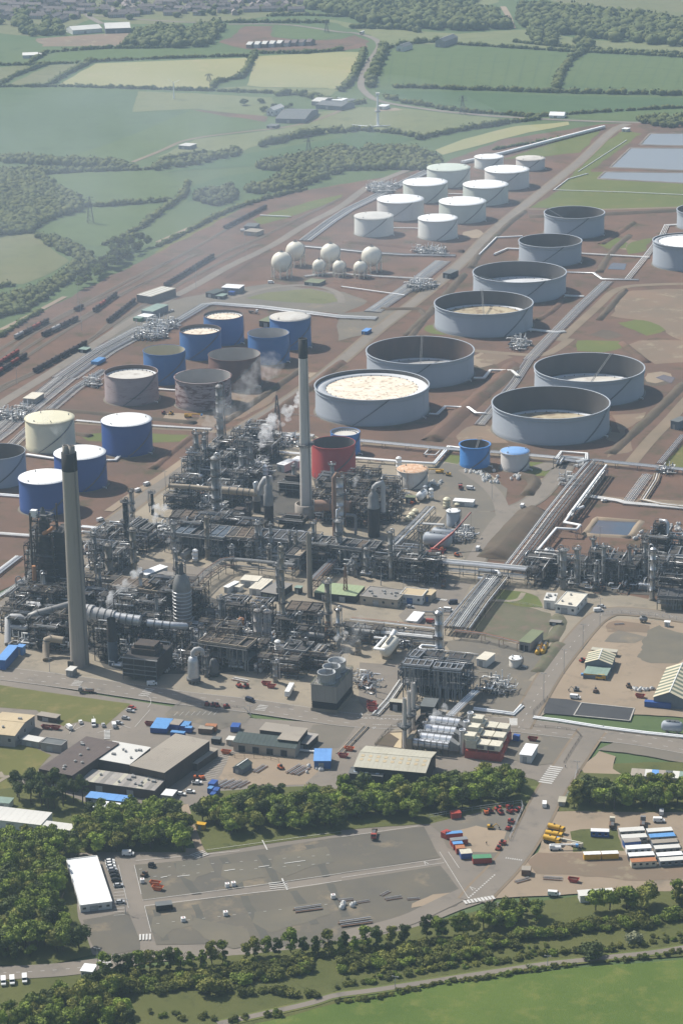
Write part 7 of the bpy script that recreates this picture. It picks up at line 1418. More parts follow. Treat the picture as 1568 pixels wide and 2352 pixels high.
# vehicles
def vehicle(f_,x,y,dx,dy,kind,paint,label,group=None):
 P,Q=GZ(*f_(x,y)),GZ(*f_(x+dx,y+dy)); rz=math.atan2((Q-P).y,(Q-P).x); cat=dict(car='car',van='van',minibus='minibus',pickup='pickup',truck='truck',tanker='tanker truck',trailer='trailer')[kind]
 t=T({'car':'parked_car','van':'van','minibus':'minibus','pickup':'pickup_truck','truck':'flatbed_truck','tanker':'tanker_truck','trailer':'box_trailer'}[kind],label,cat,(P.x,P.y,.70),rz,group); m=MB()
 def wheels(xs,w,r=.34):
  for xx in xs:
   for s in (-1,1): q=MB(); q.tube([(xx,s*w-.12,r),(xx,s*w+.12,r)],r,10); q.build('wheel',M('tyre'),t)
 def body(prof,w,nm='body',mat=paint,tap=0):
  n=len(prof); q=MB(); q.add([(a,-w+tap*(b>.95),b) for a,b in prof]+[(a,w-tap*(b>.95),b) for a,b in prof],[tuple(range(n)),tuple(range(2*n-1,n-1,-1))]+[(i,n+i,n+(i+1) % n,(i+1) % n) for i in range(n)]); return q.build(nm,M(mat),t)
 if kind=='car':
  body([(-2.1,.3),(2.1,.3),(2.15,.75),(1.2,.95),(-2.05,.98)],.86); body([(-1.9,.985),(1.15,.965),(.45,1.4),(-1.4,1.42)],.78,'cabin_glass','glass',.12); q=MB(); q.box(-1.35,-.62,1.425,.4,.62,1.47); q.build('roof',M(paint),t); wheels((-1.3,1.3),.8)
  q=MB(); q.box(2.1,-.7,.6,2.17,-.4,.74); q.build('headlight',M('p_white'),t); q=MB(); q.box(2.1,.4,.6,2.17,.7,.74); q.build('headlight',M('p_white'),t)
 elif kind in ('van','minibus'):
  body([(-2.7,.35),(2.6,.35),(2.65,.95),(1.9,1.25),(1.35,2.15),(-2.65,2.2)],.98); q=MB(); q.add([(1.87,-.85,1.32),(1.87,.85,1.32),(1.42,.8,2.06),(1.42,-.8,2.06)],[(0,1,2,3)]); q.v=[(a+.04,b,c+.03) for a,b,c in q.v]; q.build('windscreen',M('glass'),t)
  for s in (-1,1):
   for k in range(1 if kind=='van' else 4): q=MB(); q.box(.5-k*.85,s*.99-.01,1.3,1.25-k*.85,s*.99+.01,1.85); q.build('side_window',M('glass'),t)
  wheels((-1.7,1.7),.9,.38)
 elif kind=='pickup':
  body([(-2.5,.4),(2.4,.4),(2.4,.95),(1.4,1.1),(.8,1.75),(-.5,1.75),(-.55,1.0),(-2.5,1.0)],.9); q=MB(); q.box(-2.35,-.75,1.005,-.7,.75,1.03); q.build('load_bed',M('black'),t); q=MB(); q.add([(1.43,-.78,1.15),(1.43,.78,1.15),(.87,.72,1.7),(.87,-.72,1.7)],[(0,1,2,3)]); q.build('windscreen',M('glass'),t); wheels((-1.5,1.5),.85,.4)
 elif kind in ('truck','tanker'):
  q=MB(); q.box(-4,-1.1,.8,3.9,1.1,1.1); q.build('chassis',M('steel_dark'),t); body([(2.2,1.0),(4.0,1.0),(4.0,2.0),(3.7,3.0),(2.2,3.0)],1.2,'cab'); q=MB(); q.add([(4.02,-1.05,2.05),(4.02,1.05,2.05),(3.76,1.05,2.9),(3.76,-1.05,2.9)],[(0,1,2,3)]); q.build('windscreen',M('glass'),t)
  q=MB()
  if kind=='tanker': q.tube([(-3.9,0,2.4),(1.9,0,2.4)],1.25,14); q.build('tank',M(paint),t); q=MB(); q.cyl(-1,0,3.6,3.95,.4,n=8); q.build('hatch',M('steel_dark'),t)
  else: q.box(-4,-1.25,1.11,2.0,1.25,1.3); q.box(-4,-1.25,1.3,-3.85,1.25,2.1); q.build('flatbed',M('p_brown'),t); q=MB(); q.box(-3.4,-.9,1.31,.4,.5,1.9); q.build('load',M('steel_grey'),t)
  wheels((-3,-1.9,2.9),1.05,.5)
 else:
  q=MB(); q.box(-6,-1.25,1.2,6,1.25,3.9); q.build('body',M(paint),t); q=MB(); q.box(-6.02,-1.2,1.3,-6.1,1.2,3.8); q.build('rear_door',M('p_grey'),t); q=MB(); q.box(-5.5,-.9,.8,5.5,.9,1.19); q.build('chassis',M('steel_dark'),t); wheels((-5,-3.8),1.05,.5); q=MB(); q.box(3,-.8,0,3.3,-.6,.8); q.box(3,.6,0,3.3,.8,.8); q.build('landing_leg',M('steel_dark'),t)
 return t
V_=vehicle
for a in [(r40,372,190,-6,-20,'car','p_white','white car parked at the left end of the row by the lawn'),(r40,432,200,0,22,'van','p_white','white van in the second bay by the lawn'),(r40,476,204,-6,-18,'car','p_silver','silver white car between two vans by the lawn'),(r40,318,216,-22,-18,'van','p_white','white van parked at a slant near the grey block'),(r40,525,206,-6,-20,'van','p_white','white van at the right end of the row by the lawn'),(r40,547,194,26,4,'car','p_silver','silver car beside the rightmost white van'),(r40,578,172,26,3,'car','p_silver','silver car parked alone nearest the road markings'),(r40,600,138,26,4,'car','p_silver','silver estate car in front of the red one'),(r40,608,124,28,6,'car','p_red','red car at the top of the bays by the path'),(r40,700,16,30,-2,'van','p_white','white van on the road by the chimney shadow'),(r40,1150,92,26,8,'van','p_navy','dark blue truck like van driving on the front road'),(r40,905,470,28,0,'pickup','p_white','white pickup in the yard beside the orange machines'),(r40,833,521,26,2,'car','p_white','white car left of the pair near the workshop corner'),(r40,875,510,28,2,'car','p_white','white car right of the pair near the workshop corner'),(r40,1330,58,-30,55,'trailer','p_white','long white box trailer in front of the cooling tower'),(r40,398,50,-30,0,'truck','p_grey','grey flatbed truck on the road by the lawn'),
 (r41,931,572,1,-24,'van','p_white','white van driving on the road between the tree belts'),(r41,1072,78,24,2,'van','p_white','white van on bare ground above the new black pad'),(r41,1241,664,2,-26,'truck','p_cream','cream flatbed truck in the lower yard'),(r41,1382,660,2,-24,'truck','p_grey','small grey truck behind the left cabin row'),(r41,1456,645,28,0,'van','p_white','white small van near the right hand trees'),(r41,1468,608,2,-24,'van','p_silver','pale blue white van under the right hand trees'),(r51,975,200,28,2,'van','p_white','white van on the sandy lower yard'),(r41,985,692,26,6,'tanker','p_yellow','yellow tanker truck at the back of three'),(r41,975,722,26,4,'tanker','p_yellow','yellow tanker truck in the middle of three'),(r41,965,744,26,6,'tanker','p_yellow','yellow tanker truck at the front of three'),
 (r31,490,460,28,2,'minibus','p_white','white minibus in the yard below the control building'),(r31,510,425,-26,2,'van','p_navy','navy van above the white minibus'),(r31,315,444,26,2,'car','p_silver','silver car in front of the control building'),(r31,1178,462,26,-2,'van','p_white','white van at the corner of the road by the right unit'),(r31,1192,444,26,4,'pickup','p_silver','silver pickup behind the white van at the corner'),(r31,468,346,4,-24,'truck','p_brown','dark flatbed truck at the end of the tan roadway'),(r31,410,514,26,2,'van','p_red','red fire vehicle beside the silver column'),(r31,626,178,14,-22,'van','p_white','white van by red barriers near the crane'),(r21,545,678,0,24,'truck','p_red','red truck in the gravel yard by the rusty tank'),(r21,592,684,26,2,'van','p_white','white tanker van beside the red truck'),(r21,830,765,14,-24,'van','p_white','white van on the road beside the dark bank'),(r21,1208,740,-26,2,'pickup','p_white','white pickup on red earth by the white pipes'),
 (r20,676,665,24,-10,'van','p_white','white van parked on the verge of the diagonal road'),(r20,634,694,24,-10,'van','p_white','white van lower down the verge of the diagonal road'),(FA,925,222,40,-14,'van','p_white','white van on the road behind the front chimney'),(r50,590,14,28,0,'van','p_white','white van by the trees at the top of the car park lane'),(r41,150,714,-4,24,'truck','p_red','red truck alone in the upper car park'),(r10,790,650,20,-8,'pickup','p_white','white pickup by the loading hall'),(r10,1118,282,24,0,'van','p_white','white van by the upper sidings sheds'),(r10,1245,520,24,0,'van','p_white','white van in front of the gas spheres'),(r10,1165,658,24,2,'truck','p_white','white truck behind the dark blue tanks'),(r01,122,280,4,-16,'truck','p_grey','lorry on the main road beside the yellow field'),(r01,95,158,12,-4,'trailer','p_white','white lorry trailer on the bend of the far road')]: V_(*a)
for i,(x,y,c,lab) in enumerate([(506,46,'p_white','white car at the top of the parked row'),(508,58,'p_white','second white car of the parked row'),(511,72,'p_white','third white car of the parked row'),(518,86,'p_silver','silver car next to the black ones'),(524,100,'p_black','black car farthest up in the parked row'),(529,114,'p_black','black car in the middle of the dark ones'),(534,132,'p_black','black car lowest of the dark ones'),(545,158,'p_silver','silver car at the end of the parked row'),(553,235,'p_silver','silver car parked alone beside the long cabin')]): V_(r50,x,y,26,-3,'car',c,lab+' by the long white cabin' if i<8 else lab,'cars beside the long white cabin')
for x,y,lab in ((18,604,'leftmost of three white vans at the lower left'),(58,600,'middle one of three white vans at the lower left'),(115,592,'rightmost of three white vans at the lower left')): V_(r50,x,y,1,24,'van','p_white',lab)
# skips, plant and small machines
def skip(f_,x,y,mat,label,rz=SA,group=None,s=1.):
 P=GZ(*f_(x,y)); t=T('skip',label,'skip',(P.x,P.y,.55),rz,group); m=MB(); L,W,H=2.2*s,1.0*s,1.5*s
 m.add([(-L*.6,-W,.1),(L*.6,-W,.1),(L*.6,W,.1),(-L*.6,W,.1),(-L,-W,H),(L,-W,H),(L,W,H),(-L,W,H),(-L*.9,-W*.9,H),(L*.9,-W*.9,H),(L*.9,W*.9,H),(-L*.9,W*.9,H),(-L*.6,-W*.8,.5),(L*.6,-W*.8,.5),(L*.6,W*.8,.5),(-L*.6,W*.8,.5)],[(0,1,5,4),(1,2,6,5),(2,3,7,6),(3,0,4,7),(4,5,9,8),(5,6,10,9),(6,7,11,10),(7,4,8,11),(8,9,13,12),(9,10,14,13),(10,11,15,14),(11,8,12,15)]); m.build('bin',M(mat),t)
 m=MB(); m.add([(-L*.55,-W*.8,.9),(L*.55,-W*.8,.9),(L*.5,W*.8,1.1),(-L*.55,W*.8,.9)],[(0,1,2,3)]); m.build('contents',M('soil_dark'),t)
 for q in (-.5,.5): m=MB(); m.cyl(q*L,-W-.08,.8,1.0,.12,n=6); m.build('lug',M('steel_dark'),t)
 return t
for a in [(FF,668,925,'p_red','red skip at the back of the stack by the cooling tower'),(FF,672,945,'p_red','red skip second from the back by the cooling tower'),(FF,668,968,'p_dred','dark red skip third from the back by the cooling tower'),(FF,676,988,'p_red','red skip at the front by the cooling tower'),(FC,880,1400,'p_red','red skip left one of the pair in the front yard'),(FC,925,1425,'p_red','red skip right one of the pair in the front yard'),(r50,715,150,'p_orange','orange red skip behind its twin in the car park'),(r50,726,172,'p_orange','orange red skip in front of its twin in the car park'),(r40,215,215,'p_dred','dark red skip left of the pair by the tan roofed building'),(r40,258,218,'p_dred','dark red skip right of the pair by the tan roofed building'),(r41,878,270,'p_dred','dark red skip behind the white switch house'),(FF,410,1412,'p_red','red skip at the corner of the side road'),(FF,465,1350,'p_orange','orange red skip by the side road pipes'),(r40,690,200,'p_dred','dark red open bin left of the pale blue roofed store'),(r40,1040,330,'p_orange','orange machine like skip by the storage yard gate'),(r51,1065,135,'p_red','red skip on the red bank in the lower yard'),(r41,1370,72,'p_red','red skip near the large striped shed')]: skip(*a[:5],s=1.15)
def machine(f_,x,y,mat,label,rz=0.,boom=1,group=None,name='site_machine',cat='machine'):
 mat={'p_red': 'p_dred' if int(x) % 2 else 'p_red'}.get(mat,mat); P=GZ(*f_(x,y)); t=T(name,label,cat,(P.x,P.y,.55),rz,group); m=MB(); m.box(-1.6,-.9,.5,1.4,.9,1.3); m.box(-1.6,-.8,1.3,-.4,.8,1.9); m.build('body',M(mat),t)
 for s in (-1,1): m=MB(); m.tube([(-1.3,s*1.0,.45),(1.2,s*1.0,.45)],.42,8); m.build('track',M('tyre'),t)
 m=MB(); m.box(-.3,-.6,1.31,.7,.6,2.3); m.build('cab',M('glass'),t)
 if boom: m=MB(); m.beam((1,.2,1.3),(2.6,.2,2.6),.25); m.beam((2.6,.2,2.6),(3.8,.2,1),.2); m.build('arm',M(mat),t); m=MB(); m.box(3.5,-.2,.4,4.1,.6,1.0); m.build('bucket',M('steel_dark'),t)
 return t
for i,(f_,x,y,c,lab,bm) in enumerate([(r41,683,602,'p_red','red machine at the back of the compound near the trees',0),(r41,664,606,'p_orange','orange machine left of the red ones near the trees',0),(r41,716,590,'p_red','red machine under the edge of the trees',0),(r41,730,607,'p_red','red machine in front of the white cabin trailer',0),(r41,770,582,'p_dred','dark red compressor by the compound fence',0),(r41,772,602,'p_dred','second dark red compressor by the compound fence',0),(r41,806,597,'p_red','red machine in the far corner of the compound',0),(r41,780,650,'p_red','red generator below the white cabin trailer',0),(r41,768,680,'p_red','red generator in the middle of the right side',0),(r41,738,748,'p_red','red generator near the sandy ground edge',0),(r41,720,772,'p_red','red machine nearest the compound gate',0),(r41,685,676,'p_yellow','yellow excavator in the middle of the compound',1),(FC,335,1590,'p_red','red welding set left of the row by the yard rail',0),(FC,392,1597,'p_red','red welding set second in the row by the yard rail',0),(FC,430,1602,'p_red','red welding set third in the row by the yard rail',0),(FC,515,1612,'p_red','red welding set at the right of the row by the yard rail',0),(FC,628,1417,'p_red','red machine in the front yard left of the black box',0),(FC,690,1427,'p_dred','dark red machine right of the other in the front yard',0),(r31,530,207,'p_orange','orange loader at the end of the crane yard',1),(FD,1045,325,'p_orange','orange dumper by the olive roofed hut',1),(r21,490,620,'p_yellow','yellow loader by the red and white barriers',1),(r20,787,338,'p_yellow','yellow dumper beside the rust ringed tank',1),(r20,755,337,'p_red','red machine left of the yellow dumper',0),(r41,1166,48,'p_brown','brown forklift on the bare ground',1),(r41,1076,42,'p_grey','grey loader beside a heap on the bare ground',1),(r41,1318,25,'p_brown','brown loader beside the scrap pile',1),(r40,905,447,'p_orange','orange machine left of a pair by the pickup',0),(r40,928,445,'p_orange','orange machine right of a pair by the pickup',0),(FE,640,1385,'p_red','red tractor beside the small striped shed',0),(r40,1290,400,'p_orange','orange trailer with load in the storage yard',0),(r40,1480,384,'p_red','red trailer in front of the blue store',0),(r41,140,105,'p_dred','dark red reel by the stacked skips',0),(r50,664,110,'p_brown','brown plant part in the upper car park corner',0),(r50,700,68,'p_black','pair of black drums in the upper car park corner',0),(FD,1330,765,'p_red','red crane counterweight trailer',0),(r30,1310,700+25-0,'p_dred','dark red pump by the yard',0)]): machine(f_,x,y,c,lab,(i*1.7) % 6.28,bm)
# red crane, platform lift, boom lift
P=GZ(*FD(1250,775)); t=T('mobile_crane','red mobile crane with long raised boom leaning right','crane',(P.x,P.y,.5),.2)
m=MB(); m.box(-5,-1.3,.9,5,1.3,1.7); m.build('chassis',M('p_red'),t); m=MB(); m.box(-2.5,-1.2,1.71,1.5,1.2,3.2); m.build('turntable',M('p_red'),t); m=MB(); m.box(3.4,-1.2,1.71,5,1.2,2.9); m.build('cab',M('p_orange'),t)
hb=HT(*FD(1250,775),FD(0,470)[1]); m=MB(); m.beam((-1,0,2.8),(12,4,hb*.5),1.0,1.1); m.build('boom',M('p_red'),t); m=MB(); m.beam((12,4,hb*.5),(24,8,hb),.65,.7); m.build('upper_boom',M('p_dred'),t); m=MB(); m.beam((24,8,hb),(24,8,hb-9),.08); m.build('hook_rope',M('black'),t)
for x in (-3.6,-1.8,1.8,3.6):
 for s in (-1,1): m=MB(); m.tube([(x,s*1.2-.2,.55),(x,s*1.2+.2,.55)],.55,10); m.build('wheel',M('tyre'),t)
for x in (-4,4): m=MB(); m.beam((x,-3.4,.7),(x,3.4,.7),.35); m.beam((x,-3.4,0),(x,-3.4,.7),.4); m.beam((x,3.4,0),(x,3.4,.7),.4); m.build('outrigger',M('p_red'),t)
for f_,x,y,rz,c,lab in ((FE,810,1545,2.9,'p_yellow','yellow boom lift folded low in front of the small striped shed'),(r20,865,352,-.1,'p_yellow','yellow boom lift with blue basket beside the rust ringed tank'),(r41,980,772,0,'p_white','white mobile crane with folded boom beside the yellow tankers'),(r41,1080,760,2.6,'p_cream','cream truck crane in the lower yard'),(r21,450,608,3.0,'p_yellow','yellow low loader by the red and white barriers')):
 P=GZ(*f_(x,y)); t=T('boom_lift',lab,'boom lift',(P.x,P.y,.55),rz); m=MB(); m.box(-2.6,-1.1,.5,2.6,1.1,1.5); m.box(-2.6,-.9,1.5,-.6,.9,2.4); m.build('chassis',M(c),t); m=MB(); m.beam((-2,0,2.5),(9,0,2.3),.55); m.build('boom',M(c),t); m=MB(); m.box(9,-.8,1.4,10.2,.8,2.5); m.build('basket',M('p_lblue'),t)
 for q in (-1.8,1.8):
  for s in (-1,1): m=MB(); m.tube([(q,s*1.1-.15,.45),(q,s*1.1+.15,.45)],.45,10); m.build('wheel',M('tyre'),t)
# bulk bags, drums, stacks of pipe, clutter laid out in yards
rr=random.Random(5)
def proto_bag():
 t=T('bulk_bag','x','bulk bag',(0,0,0)); m=MB(); m.lathe([(.75,0),(.9,.5),(.85,1.2),(.3,1.45),(.22,1.6),(.05,1.55)],8); m.build('sack',M('bag_white'),t); m=MB()
 for a in range(4): m.tube([(.7*math.cos(a*1.57+.8),.7*math.sin(a*1.57+.8),1.2),(.5*math.cos(a*1.57+.8),.5*math.sin(a*1.57+.8),1.75),(.5*math.cos(a*1.57+1.3),.5*math.sin(a*1.57+1.3),1.25)],.06,4)
 m.build('loop',M('p_grey'),t); return t
bag=proto_bag(); first=True
for f_,poly,n,lab in ((r21,((565,590),(650,605),(640,615),(570,608)),14,'white bulk bag in the row by the bright blue tank'),(r21,((640,620),(700,600),(740,660),(650,650)),24,'white bulk bag in the middle of the gravel by the bright blue tank'),(r21,((770,640),(800,615),(835,615),(820,650)),16,'white bulk bag stacked near the grey tank with blue dome'),(r31,((1490,60),(1568,50),(1600,110),(1500,115)),26,'white bulk bag stored behind the lattice frame tower'),(r31,((1335,120),(1385,90),(1390,110),(1345,135)),9,'white bulk bag by the corner of the square pond'),(r41,((1330,30),(1430,30),(1425,45),(1340,45)),12,'pale sack in the scrap pile near the large striped shed'),(r40,((1400,390),(1490,385),(1480,420),(1410,430)),12,'white sack among scrap in the storage yard'),(r51,((-10,240),(70,235),(75,255),(0,262)),8,'white sack lying in the car park'),(r21,((395,650),(460,650),(460,670),(400,668)),14,'grey white sack behind the rusty white tank')):
 for k in range(n):
  a,c=rr.random(),rr.random(); p0,p1,p2,p3=poly; x=(p0[0]*(1-a)+p1[0]*a)*(1-c)+(p3[0]*(1-a)+p2[0]*a)*c; y=(p0[1]*(1-a)+p1[1]*a)*(1-c)+(p3[1]*(1-a)+p2[1]*a)*c; p=GZ(*f_(x,y))
  if first: first=False; o=bag; o.location=(p.x,p.y,.45); o['label']=lab; o['group']=lab+'s'
  else: dup(bag,(p.x,p.y,.45),rr.uniform(0,6),lab,lab+'s',rr.uniform(.8,1.3))
def proto_stack():
 t=T('pipe_stack','x','pipe stack',(0,0,0))
 for k in range(7): m=MB(); q=RR.uniform(-.5,.5); m.tube([(-4.5+q,k*.5-1.5,.35+(k % 2)*.3),(4.5+q,k*.5-1.5+RR.uniform(-.2,.2),.35+(k % 2)*.3)],RR.uniform(.12,.24),7); m.build('pipe',M(RR.choice(('pipe_rust','steel_pale','silver','steel_brown'))),t)
 m=MB()
 for x in (-3,3): m.box(x-.15,-2,0,x+.15,2,.15)
 m.build('bearer',M('pole_wood'),t); return t
stk=proto_stack(); first=True
for f_,x,y,rz,s,lab in ((r40,1195,402,1.0,1,'stack of dark pipes in the storage yard left of the trailer'),(r40,1355,405,.95,1.2,'stack of pale pipes in the storage yard'),(r40,1385,412,.95,1.1,'second stack of pale pipes beside the first in the yard'),(r40,1020,470,.9,1,'stack of rusty bars behind the blue containers'),(r40,1050,472,.9,1.1,'stack of pale bars behind the trees'),(r40,1085,475,.9,1.1,'stack of brown bars behind the trees'),(r40,1115,472,.9,.9,'short stack of bars at the end behind the trees'),(r50,1415,262,.25,1.3,'long black stack of steel lying in the car park'),(r51,65,325,.25,1.5,'long reddish stack of steel by the trees below the car park'),(r51,238,212,.3,.8,'dark beam stack in the right part of the car park'),(r51,20,220,.2,.7,'brown beams in the right part of the car park'),(r51,200,190,.8,.6,'short dark bars beside the dark beam stack'),(r51,100,228,.3,.6,'thin pipes left of the dark beam stack'),(r51,330,215,.1,.6,'thin pipes right of the dark beam stack'),(FC,640,1360,-.5,1,'heap of timber and scrap in the front yard'),(r51,970,122,-.2,.9,'red beams lying on the red bank'),(r51,830,130,.5,.8,'scrap beams beside the brown hut'),(r51,740,235,.6,.8,'rubble and timber by the lower trees'),(FE,1240,1640,.1,.9,'scrap lengths on the bare ground near the shed'),(FE,980,1040,.1,.6,'pallet of steel inside the fenced plot')):
 p=GZ(*f_(x,y))
 if first: first=False; o=stk; o.location=(p.x,p.y,.5); o.rotation_euler=(0,0,rz); o['label']=lab
 else: dup(stk,(p.x,p.y,.5),rz,lab,None,s)
for x,y,lab in ((905,622,'yellow drum at the back left of four'),(932,625,'yellow drum at the back right of four'),(897,648,'yellow drum at the front left of four'),(922,645,'yellow drum at the front right of four')): A_=r31(x,y); bullet(r31,(x,y),(x+8,y-16),1.3,'p_yellow',lab+' beside the substation',z=1.4)
for x,y,lab in ((1045,160,'white cube tank left of the pair on the car park'),(1073,155,'white cube tank right of the pair on the car park'),(655,140,'white slab at the upper corner of the car park'),(843,318,'white sack beside an orange one on the car park'),(1037,290,'red and white cone heap on the car park'),(1530,212,'red and white barrier heap at the right of the car park')):
 P=GZ(*r50(x,y)); t=T('cube_tank',lab,'tank',(P.x,P.y,.5),.2); m=MB(); m.box(-.9,-.9,.2,.9,.9,1.9); m.build('tank',M('p_white'),t); m=MB(); m.box(-1,-1,0,1,1,.19); m.build('pallet',M('pole_wood'),t); m=MB(); m.cyl(0,0,1.9,2.1,.3,n=8); m.build('cap',M('p_red'),t)
# lamps, masts, pylons, wind turbine
def lamp(f_,x,yb,yt,label,name='street_lamp',cat='street lamp'):
 X,Y=f_(x,yb); P=GZ(X,Y); h=HT(X,Y,f_(x,yt)[1]); t=T(name,label,cat,(P.x,P.y,.4),SA,cat+'s of the works'); m=MB(); m.cyl(0,0,0,h,.16,.1,8); m.build('pole',M('galv'),t); m=MB(); m.beam((-.9,0,h),(.9,0,h),.1); m.build('bracket',M('galv'),t)
 for s in (-1,1): m=MB(); m.box(s*1.1-.35,-.2,h-.1,s*1.1+.35,.2,h+.12); m.build('lamp_head',M('steel_pale'),t)
for f_,x,yb,yt,w_ in ((r31,1185,525,400,'at the bend of the road by the right unit'),(r31,1107,630,520,'on the road verge above the olive substation'),(r31,1020,745,635,'on the road verge beside the walled tank'),(r41,927,92,-40,'at the corner of the new black pad'),(FF,712,862,740,'in the yard right of the cooling tower'),(FA,460,1605,1480,'left of the front chimney foot'),(FC,732,1690,1590,'on the front road island'),(r10,1128,405,295,'by the gravel track at the sidings'),(r10,902,545,440,'beside the long string of wagons'),(FE,800,325,140,'in front of the square pond'),(r10,377,735,600,'among the lower sidings'),(r10,362,640,520,'by the trees at the sidings'),(r20,80,200,120,'between the left edge tracks'),(r20,762,690,600,'beside the diagonal road'),(r20,680,740,690,'at the lower end of the diagonal road'),(FD,752,1075,985,'on the tan roadway'),(FD,962,1260,990,'beside the sand roofed building'),(r21,690,728,640,'in the gravel yard by the rusty tank'),(r41,157,70,10,'above the red skips'),(r50,455,600,440,'at the lower left entrance'),(r50,538,550,470,'beside the entrance road'),(r41,1080,420,365,'at the gate by the right hand trees'),(r31,182,340,255,'behind the felt roofed building'),(r50,578,282,215,'at the corner of the long white cabin'),(r51,945,525,475,'on the lane below the hedges'),(r51,247,630,570,'on the lower stretch of the lane')): lamp(f_,x,yb,yt,'tall twin headed lamp post '+w_)
def lattice(f_,x,yb,yt,wb,label,arms=(),mat='steel_grey',name='lattice_mast',cat='mast'):
 X,Y=f_(x,yb); P=GZ(X,Y); h=HT(X,Y,f_(x,yt)[1]); t=T(name,label,cat,(P.x,P.y,.1),.3); n=max(5,int(h/4))
 for sx,sy in ((-1,-1),(1,-1),(1,1),(-1,1)): m=MB(); m.beam((sx*wb,sy*wb,0),(sx*.3,sy*.3,h),.28); m.build('leg',M(mat),t)
 m=MB(); q=lambda k: wb+(.3-wb)*k/n
 for k in range(n):
  a,c=q(k),q(k+1); z0,z1=h*k/n,h*(k+1)/n
  for s0,s1 in (((-1,-1),(1,-1)),((1,-1),(1,1)),((1,1),(-1,1)),((-1,1),(-1,-1))): m.beam((s0[0]*a,s0[1]*a,z0),(s1[0]*c,s1[1]*c,z1),.16); m.beam((s1[0]*a,s1[1]*a,z0),(s0[0]*c,s0[1]*c,z1),.16)
 m.build('bracing',M(mat),t)
 for z,w in arms: m=MB(); m.beam((-w,0,h*z),(w,0,h*z),.3); m.beam((-w,0,h*z),(0,0,h*z+1.6),.2); m.beam((w,0,h*z),(0,0,h*z+1.6),.2); m.build('cross_arm',M(mat),t)
lattice(FB,985,640,170,3.2,'slender lattice mast between the steam plume and pale chimney'); lattice(FD,430,1185,882,1.2,'rust red lattice flare pipe in front of the green roof',mat='pipe_rust')
for f_,x,yb,yt,lab in ((r00,960,370,340,'pylon in the yellow field'),(r10,417,240,120,'pylon in the green field by the wood'),(r01,555,525,440,'pylon in the dark green field'),(r00,1418,720,620,'pylon in the deep green field below the hedge'),(r00,1500,150,100,'far pylon near the building site')): lattice(f_,x,yb,yt,3,'electricity '+lab,((.72,6),(.85,5),(.96,4)),name='pylon',cat='pylon')
X,Y=r01(167,580); P=GZ(X,Y); h=HT(X,Y,r01(0,437)[1]); t=T('wind_turbine','white wind turbine tower without blades standing on the green plot','wind turbine',(P.x,P.y,.1)); m=MB(); m.cyl(0,0,0,h,1.7,1.0,20); m.build('tower',M('roof_white'),t); m=MB(); m.box(-2.2,-1.5,h,2.4,1.5,h+2.6); m.build('nacelle',M('roof_white'),t); m=MB(); m.lathe([(3.4,h*.46),(3.4,h*.5),(1.9,h*.5)],16); m.build('collar',M('steel_pale'),t)
t=T('turbine_rotor','white turbine rotor lying on the grass at the foot of its tower','rotor',(P.x-9,P.y-6,.6)); m=MB(); m.cyl(0,0,0,2,1.8,1.2,12); m.build('hub',M('roof_white'),t)
for a in (.2,2.6,4.4): m=MB(); d=Vector((math.cos(a),math.sin(a),0)); e=Vector((-d.y,d.x,0)); m.add([d*1.5+e*.9,d*8+e*1.6,d*24+e*.3,d*24-e*.3,d*8-e*1.0,d*1.5-e*.9],[(0,1,2,3,4,5)]); m.v+=[(a_,b_,.8) for a_,b_,c_ in m.v]; n=6; m.f+=[tuple(range(11,5,-1))]+[(i,(i+1) % n,n+(i+1) % n,n+i) for i in range(n)]; m.s+=[False]*7; m.m+=[0]*7; m.build('blade',M('roof_white'),t)
X,Y=r00(800,455); P=GZ(X,Y); h=HT(X,Y,r00(0,380)[1]); t=T('wind_turbine','small white wind turbine at the edge of the yellow field','wind turbine',(P.x,P.y,.1)); m=MB(); m.cyl(0,0,0,h,.9,.5,10); m.build('tower',M('roof_white'),t)
for a in (.4,2.5,4.6): m=MB(); m.beam((0,-1,h),(8*math.cos(a),-1,h+8*math.sin(a)),.9,.25); m.build('blade',M('roof_white'),t)
# people
def person(f_,x,y,top,leg,label,rz):
 P=GZ(*f_(x,y)); t=T('person',label,'person',(P.x,P.y,.62),rz); me=bpy.data.meshes.new('body')
 v=[(0,0,.92),(0,0,1.2),(0,0,1.42),(0,0,1.52),(0,.02,1.68),(-.2,0,1.4),(-.28,.08,1.12),(-.26,.22,.92),(.2,0,1.4),(.28,-.06,1.12),(.26,.05,.9),(-.1,0,.88),(-.11,.16,.48),(-.11,.12,.06),(-.11,.26,.04),(.1,0,.88),(.11,-.1,.48),(.11,-.26,.08),(.11,-.12,.03)]
 e=[(0,1),(1,2),(2,3),(3,4),(2,5),(5,6),(6,7),(2,8),(8,9),(9,10),(0,11),(11,12),(12,13),(13,14),(0,15),(15,16),(16,17),(17,18)]; rad=[.16,.15,.17,.06,.11,.08,.055,.045,.08,.055,.045,.1,.075,.055,.045,.1,.075,.055,.045]
 me.from_pydata(v,e,[]); me.materials.append(M(top)); o=bpy.data.objects.new('body',me); COL.objects.link(o); o.parent=t; md=o.modifiers.new('skin','SKIN')
 for s,r in zip(me.skin_vertices[0].data,rad): s.radius=(r,r)
 me.skin_vertices[0].data[0].use_root=True; o.modifiers.new('sub','SUBSURF').levels=1
 m=MB(); m.lathe([(.13,1.66),(.125,1.74),(.06,1.82),(.02,1.83)],10); m.build('hard_hat',M(leg),t)
person(r41,1027,396,'p_navy','p_white','person in dark clothes and white helmet walking by the zebra crossing',1.2); person(r41,665,750,'p_black','p_yellow','person in black clothes walking on the sandy compound',.5); person(r41,1200,214,'p_navy','p_white','person in dark clothes walking beside the white roadside pipes',2)
